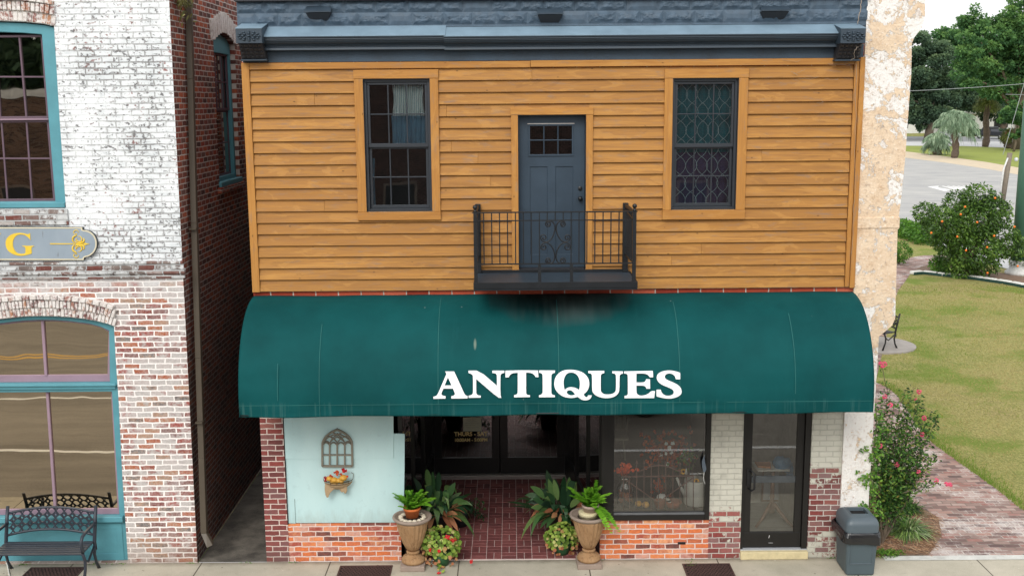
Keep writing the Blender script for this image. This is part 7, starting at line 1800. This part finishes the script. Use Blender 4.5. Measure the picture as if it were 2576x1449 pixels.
b = MB(); b.tube([(wp[0]-.12,wp[1]-.1,0),(wp[0]-.02,wp[1]-.1,zt-1.0),(wp[0]+.2,wp[1]-.1,zt-.3)], .05, 8); b.build('conduit', pm('white_conduit', hx(206,206,204), .6), e)
b = MB(); b.ball((wp[0]+.75,wp[1],zt-.4), .12, 10, 6); b.build('lamp_head', pm('silver_fitting', hx(190,194,196), .4), e)
def wire(label, pts, r_, n=18):
    P = [Vector((*((lambda q: (q[0], yy))(U(px, py, yy))), U(px, py, yy)[1])) for px, py, yy in pts]; P2 = []
    for i in range(len(P)-1):
        for k in range(n): t = k/n; p = P[i].lerp(P[i+1], t); P2.append(p+Vector((0,0,-4*.25*t*(1-t)*(P[i+1]-P[i]).length*.02)))
    P2.append(P[-1]); b = MB(); b.tube(P2, r_, 5); o = b.build('wire', m_wireg, None); tag(o, label, 'wire'); return o
m_wireg = pm('grey_cable', hx(150,156,156), .6, var=.05)
wire('thin grey overhead wire crossing in front of the trees', [(2200,233,70),(2290,229.5,70),(2576,211.5,70),(2700,203,70)], .02)
wire('lower pair of grey wires near the right edge among the trees', [(2530,238,75),(2600,239,75)], .016)
wire('slanting guy wire running down towards the wooden post', [(2590,150,wp[1]),(2576,212,wp[1]),(2550,300,wp[1]),(2523,390,wp[1])], .018)

# ============================================================ far trees
def clumptree(name, label, x, y, trunk_h, tr, cl, n, mat, s0, s1, seed, grp='trees beyond the road', leanv=0):
    r2 = random.Random(seed); e = empty(name, (x, y, 0), label, 'tree', grp); b = MB()
    b.tube([(x, y, -.1), (x+.2, y, trunk_h*.5), (x, y, trunk_h), (x+.3, y, trunk_h*1.5)], [tr*1.2, tr, tr*.8, tr*.4], 10)
    for c in cl[::2]: b.tube([(x, y, trunk_h*.8), (x+c[0]*.5, y+c[1]*.5, (trunk_h+c[2])*.55), (x+c[0], y+c[1], c[2])], [tr*.5, tr*.3, tr*.1], 6)
    b.build('trunk', m_bark, e); b = MB(); W_ = [c[3]**2 for c in cl]; sub = []
    for c in cl:
        for k in range(max(5, int(c[3]*6))): d = rdir(r2, -.7, 1); sub.append((Vector((c[0],c[1],c[2]))+Vector((d.x,d.y,d.z*.8))*c[3]*r2.uniform(.55,1.0), c[3]*r2.uniform(.24,.42), r2.uniform(-.16,.16)))
    W_ = [s_[1]**2 for s_ in sub]
    for k in range(n):
        c, r_, tt = r2.choices(sub, W_)[0]; d = rdir(r2); p = c+Vector((d.x,d.y,d.z*.75))*r_*r2.uniform(.5,1.05)
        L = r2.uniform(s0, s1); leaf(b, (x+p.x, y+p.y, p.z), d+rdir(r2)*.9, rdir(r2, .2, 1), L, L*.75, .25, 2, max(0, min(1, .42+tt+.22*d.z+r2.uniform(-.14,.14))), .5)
    b.build('crown', mat, e); return e
def TP(px, py, Y): X, Z = U(px, py, Y); return X, Z
def treefrom(name, label, base_px, Y, blobs, n, mat, s0, s1, seed, tr=.5, th=4):
    x, _ = TP(base_px, 345, Y); cl = []
    for (px, py, rp, dy) in blobs: X, Z = TP(px, py, Y); sc_ = (Y+14)/F; cl.append((X-x, dy, Z, rp*sc_))
    return clumptree(name, label, x, Y, th, tr, cl, n, mat, s0, s1, seed)
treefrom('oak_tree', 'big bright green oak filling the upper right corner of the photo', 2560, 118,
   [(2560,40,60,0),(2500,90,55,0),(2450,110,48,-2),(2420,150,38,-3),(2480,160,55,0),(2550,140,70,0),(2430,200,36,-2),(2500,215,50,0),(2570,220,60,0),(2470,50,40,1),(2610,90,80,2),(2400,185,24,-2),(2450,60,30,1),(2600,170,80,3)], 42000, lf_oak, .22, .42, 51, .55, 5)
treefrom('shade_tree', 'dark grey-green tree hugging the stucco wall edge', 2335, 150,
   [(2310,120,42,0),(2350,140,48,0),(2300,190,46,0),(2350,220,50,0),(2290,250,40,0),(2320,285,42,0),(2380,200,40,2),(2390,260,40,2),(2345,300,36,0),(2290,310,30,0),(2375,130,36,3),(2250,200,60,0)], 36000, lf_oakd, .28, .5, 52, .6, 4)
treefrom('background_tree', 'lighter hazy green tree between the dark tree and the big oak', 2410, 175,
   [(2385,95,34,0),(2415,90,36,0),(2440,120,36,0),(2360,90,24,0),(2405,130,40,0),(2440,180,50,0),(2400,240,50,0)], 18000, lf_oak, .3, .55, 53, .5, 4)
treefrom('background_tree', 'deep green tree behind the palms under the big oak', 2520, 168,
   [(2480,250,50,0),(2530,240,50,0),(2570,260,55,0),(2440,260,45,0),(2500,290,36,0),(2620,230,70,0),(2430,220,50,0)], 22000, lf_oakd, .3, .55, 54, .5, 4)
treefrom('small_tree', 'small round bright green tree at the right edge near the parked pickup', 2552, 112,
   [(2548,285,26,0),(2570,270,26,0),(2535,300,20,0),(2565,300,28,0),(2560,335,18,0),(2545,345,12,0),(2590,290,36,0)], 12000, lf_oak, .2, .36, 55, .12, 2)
# wood that closes the view behind them
b = MB(); rr = random.Random(61)
for k in range(26000):
    x = rr.uniform(55, 200); y = 205+rr.uniform(-4,4); h = 13+4*noise.noise(Vector((x*.06,0,3)))+2*noise.noise(Vector((x*.25,0,1))); z = rr.uniform(0,1)**.8*h; L = rr.uniform(.6,1.1); leaf(b, (x,y,z), rdir(rr), rdir(rr,.2,1), L, L*.8, .2, 2, max(0,min(1,.4+.4*noise.noise(Vector((x*.4,z*.4,0)))+rr.uniform(-.2,.2))))
struct(b.build('distant_wood', lf_oakd), 'stuff')
# palms
def palm(name, label, px, py, top, crown_r, kind, tr, seed, grp='palms on the far lawn', wid=1.0):
    r2 = random.Random(seed); x, y = G(px, py); _, zt = U(px, top, y); sc_ = (y+14)/F; cr = crown_r*sc_; e = empty(name, (x, y, 0), label, 'palm tree', grp)
    b = MB(); n = 15
    b.tube([(x+.12*math.sin(k*.5), y, zt*k/(n-1)) for k in range(n)], [tr*(1.25-.35*k/(n-1))*(1+.12*((k*7) % 3-1)) for k in range(n)], 10); b.build('trunk', m_palmbark, e)
    b = MB(); st = MB()
    for k in range(90 if kind == 'fan' else 150):
        a = r2.uniform(0, 2*PI); el = r2.uniform(-.45, 1.5); d = Vector((math.cos(a)*math.cos(el), math.sin(a)*math.cos(el), math.sin(el))); L = cr*r2.uniform(.8,1.08); p = Vector((x, y, zt)); t0 = r2.random()*.6+.2*(el+.5)
        if kind == 'fan':
            h = p+d*L*.5; st.tube([p, h], .025, 4)
            for q_ in range(16): dd = (d+rdir(r2)*.75).normalized(); leaf(b, h, dd, (0,0,1), L*.5, .07, .6, 3, min(1, max(0, t0+r2.uniform(-.15,.15))), tip=.1)
        else:
            m = 14
            for i in range(2, m+1):
                u = i/m; c = p+d*L*u*(1-.2*u)+Vector((0,0,-1))*L*u*u*(.42 if el < .9 else .5); s = d.cross(Vector((0,0,1))).normalized()
                for sg_ in (-1, 1): leaf(b, c, s*sg_*.8+d*.7+Vector((0,0,-.25*u)), (0,0,1), L*.36*(1.15-.5*u)*r2.uniform(.7,1.2), .05, 1.5, 3, min(1, max(0, t0+r2.uniform(-.25,.25))), tip=.15)
            st.tube([p+d*L*u*(1-.2*u)+Vector((0,0,-1))*L*u*u*(.42 if el < .9 else .5) for u in (0,.25,.5,.75,1)], .02, 4)
    b.build('crown', lf_palmt if kind == 'fan' else lf_palm, e); st.build('frond_stalks', lf_palm if kind != 'fan' else lf_palmt, e); return e
palm('palm_tree', 'silvery green drooping palm with the tallest trunk, left of centre on the far lawn', 2400, 398, 300, 62, 'pinnate', .31, 1)
palm('palm_tree', 'short stubby palm with a bulbous trunk beside the tallest silvery palm', 2355, 390, 350, 42, 'pinnate', .42, 2)
palm('palmetto', 'shaggy brownish palmetto behind the silvery palm', 2478, 370, 262, 40, 'fan', .36, 3)
e_ = palm('palmetto', 'squat palmetto with a stubby trunk at the right below the small round tree', 2535, 374, 345, 26, 'fan', .5, 4)
# parked vehicles, low buildings, hedge
def car_body(name, label, cat, px, py, L, W_, H, col, rz, pickup=False, loc=None, rimc=(160,160,164)):
    x, y = loc or G(px, py); z_ = -.13 if loc else 0; e = empty(name, (x, y, z_), label, cat); m_c = pm(name+'_paint', col, .3, var=.05, bump=0, spec=.7); b = MB(); hw = W_/2
    if pickup: pr_ = [(-L/2,.45),(L/2,.45),(L/2,.95),(L/2-.9,1.08),(L/2-1.4,H),(L/2-2.6,H),(L/2-2.9,1.15),(-L/2,1.12)]
    else: pr_ = [(-L/2,.3),(L/2,.3),(L/2,.7),(L/2-.9,.85),(L/2-1.5,H),(-L/2+1.2,H),(-L/2+.5,.95),(-L/2,.85)]
    b.prism(pr_, [], -hw, hw, 'y'); b.build('body', m_c, e, bev=.06, local=True, seg=2)
    b = MB(); z0_, z1_ = (1.12, H-.08) if pickup else (.9, H-.06); a0, a1 = (L/2-2.75, L/2-1.25) if pickup else (-L/2+.9, L/2-1.3); b.box(a0, a1, -hw-.004, hw+.004, z0_, z1_); b.build('side_glass', m_black, e, local=True, bev=.05)
    for sx in (-L/2+.85, L/2-.85):
        for sy in (-hw, hw): b = MB(); b.tube([(sx, sy-.11, .36), (sx, sy+.11, .36)], .36, 18); o = b.build('wheel', m_black, e, local=True); b = MB(); b.tube([(sx, sy-.115, .36), (sx, sy+.115, .36)], .2, 12); b.build('rim', pm('alloy', hx(*rimc), .4), o, local=True)
    for sy in (-hw+.12, hw-.12): b = MB(); b.box(-L/2-.02, -L/2+.05, sy-.09, sy+.09, .75, 1.0); b.build('tail_light', m_redfl, e, local=True)
    b = MB(); b.box(-L/2-.08, -L/2, -hw+.05, hw-.05, .42, .56); b.build('bumper', pm('chrome', hx(186,190,196), .3), e, local=True); b = MB(); b.box(-L/2-.03, -L/2+.01, -.18, .18, .62, .76); b.build('number_plate', m_enam, e, local=True)
    e.rotation_euler.z = rz; return e
car_body('pickup_truck', 'black pickup truck parked beyond the palms, seen from behind', 'pickup truck', 2500, 350, 5.4, 1.9, 1.85, hx(28,32,40), R(118), True)
car_body('parked_car', 'small white car parked behind the silvery palm', 'car', 2381, 350, 4.2, 1.7, 1.35, hx(206,210,210), R(205))
car_body('parked_car', 'dark car parked on the street, its red-rimmed wheel mirrored in the shop window', 'car', 0, 0, 4.3, 1.75, 1.4, hx(36,36,40), 0, loc=(1.4,-8.1), rimc=(176,50,44))
x, y = G(2400, 341); wbld = empty('low_white_building', (x+14, y+14, 0), 'long low white building glimpsed between the palms beyond the parking lot', 'building')
b = MB(); b.box(x-22, x+45, y+12, y+20, 0, 3.4); b.build('wall', pm('white_wall', hx(222,222,220), .8, var=.05), wbld); b = MB(); b.box(x-22.4, x+45.4, y+11.4, y+20.4, 3.4, 3.75); b.build('roof', pm('pale_roof', hx(190,190,186), .8), wbld)
for k in range(9): b = MB(); b.box(x-18+k*6, x-15.5+k*6, y+11.95, y+12.05, .9, 2.4); b.build('window', m_black, wbld)
b = MB(); rr = random.Random(71)
hx0_, hy0_ = G(2425, 343)
for k in range(5000): leaf(b, (hx0_+rr.uniform(-1,16), hy0_+rr.uniform(-.5,.5), rr.uniform(0,1.1)), rdir(rr), rdir(rr,.2,1), .3, .25, .2, 2, rr.random()*.7)
o = b.build('hedge', lf_oakd); tag(o, 'clipped dark green hedge beyond the parking lot behind the palms', 'hedge')

# ============================================================ across the street (seen in the reflections)
m_opp = brick('opposite_brick', 'xz', .21, .075, .008, [(0, hx(52,40,38)), (.5, hx(72,52,48)), (1, hx(90,66,60))], hx(130,112,102), grime=.3)
m_opp2 = brick('opposite_brown_brick', 'xz', .21, .075, .008, [(0, hx(74,56,46)), (.5, hx(104,80,64)), (1, hx(128,100,82))], hx(130,118,106), grime=.3)
m_oppf = pm('brown_window_frame', hx(112,98,86), .7)
def opp(name, label, x0, x1, h, mat, wz):
    e = empty(name, ((x0+x1)/2, -33, 0), label, 'building'); b = MB(); b.box(x0, x1, -42, -30, 0, h); b.build('wall', mat, e); b = MB(); b.box(x0-.1, x1+.1, -42.1, -29.9, h, h+.35); b.build('coping', pm('pale_coping', hx(206,204,196), .8), e)
    n = int((x1-x0)/3)
    for k in range(n):
        for z0_, z1_ in wz:
            xx = x0+1+k*3; b = MB(); b.box(xx, xx+1.3, -30, -29.92, z0_, z1_); o = b.build('window', m_oppf, e); b = MB(); b.box(xx+.1, xx+1.2, -29.93, -29.9, z0_+.1, z1_-.1); b.build('pane', m_black, o)
opp('brick_building', 'low brown brick building across the street, mirrored in the left windows', -34, -9.5, 6.6, m_opp2, [(.6,3.0)])
opp('brick_building', 'tall dark red brick building across the street, mirrored in the upstairs windows', -9.2, 24, 7.7, m_opp, [(.6,3.0)])
clumptree('street_tree', 'dark tree behind the low brick building across the street', -22, -50, 5, .5, [(0,0,9,4),(4,0,11,4),(-5,0,10,4),(8,1,8,3.5),(-9,0,8,3.5),(1,0,13,3)], 14000, lf_oakd, .4, .7, 81, grp='trees across the street')
clumptree('street_tree', 'dark tree at the left end across the street', -38, -52, 5, .5, [(0,0,9,4.5),(5,0,11,4),(-5,0,10,4)], 9000, lf_oakd, .4, .7, 82, grp='trees across the street')
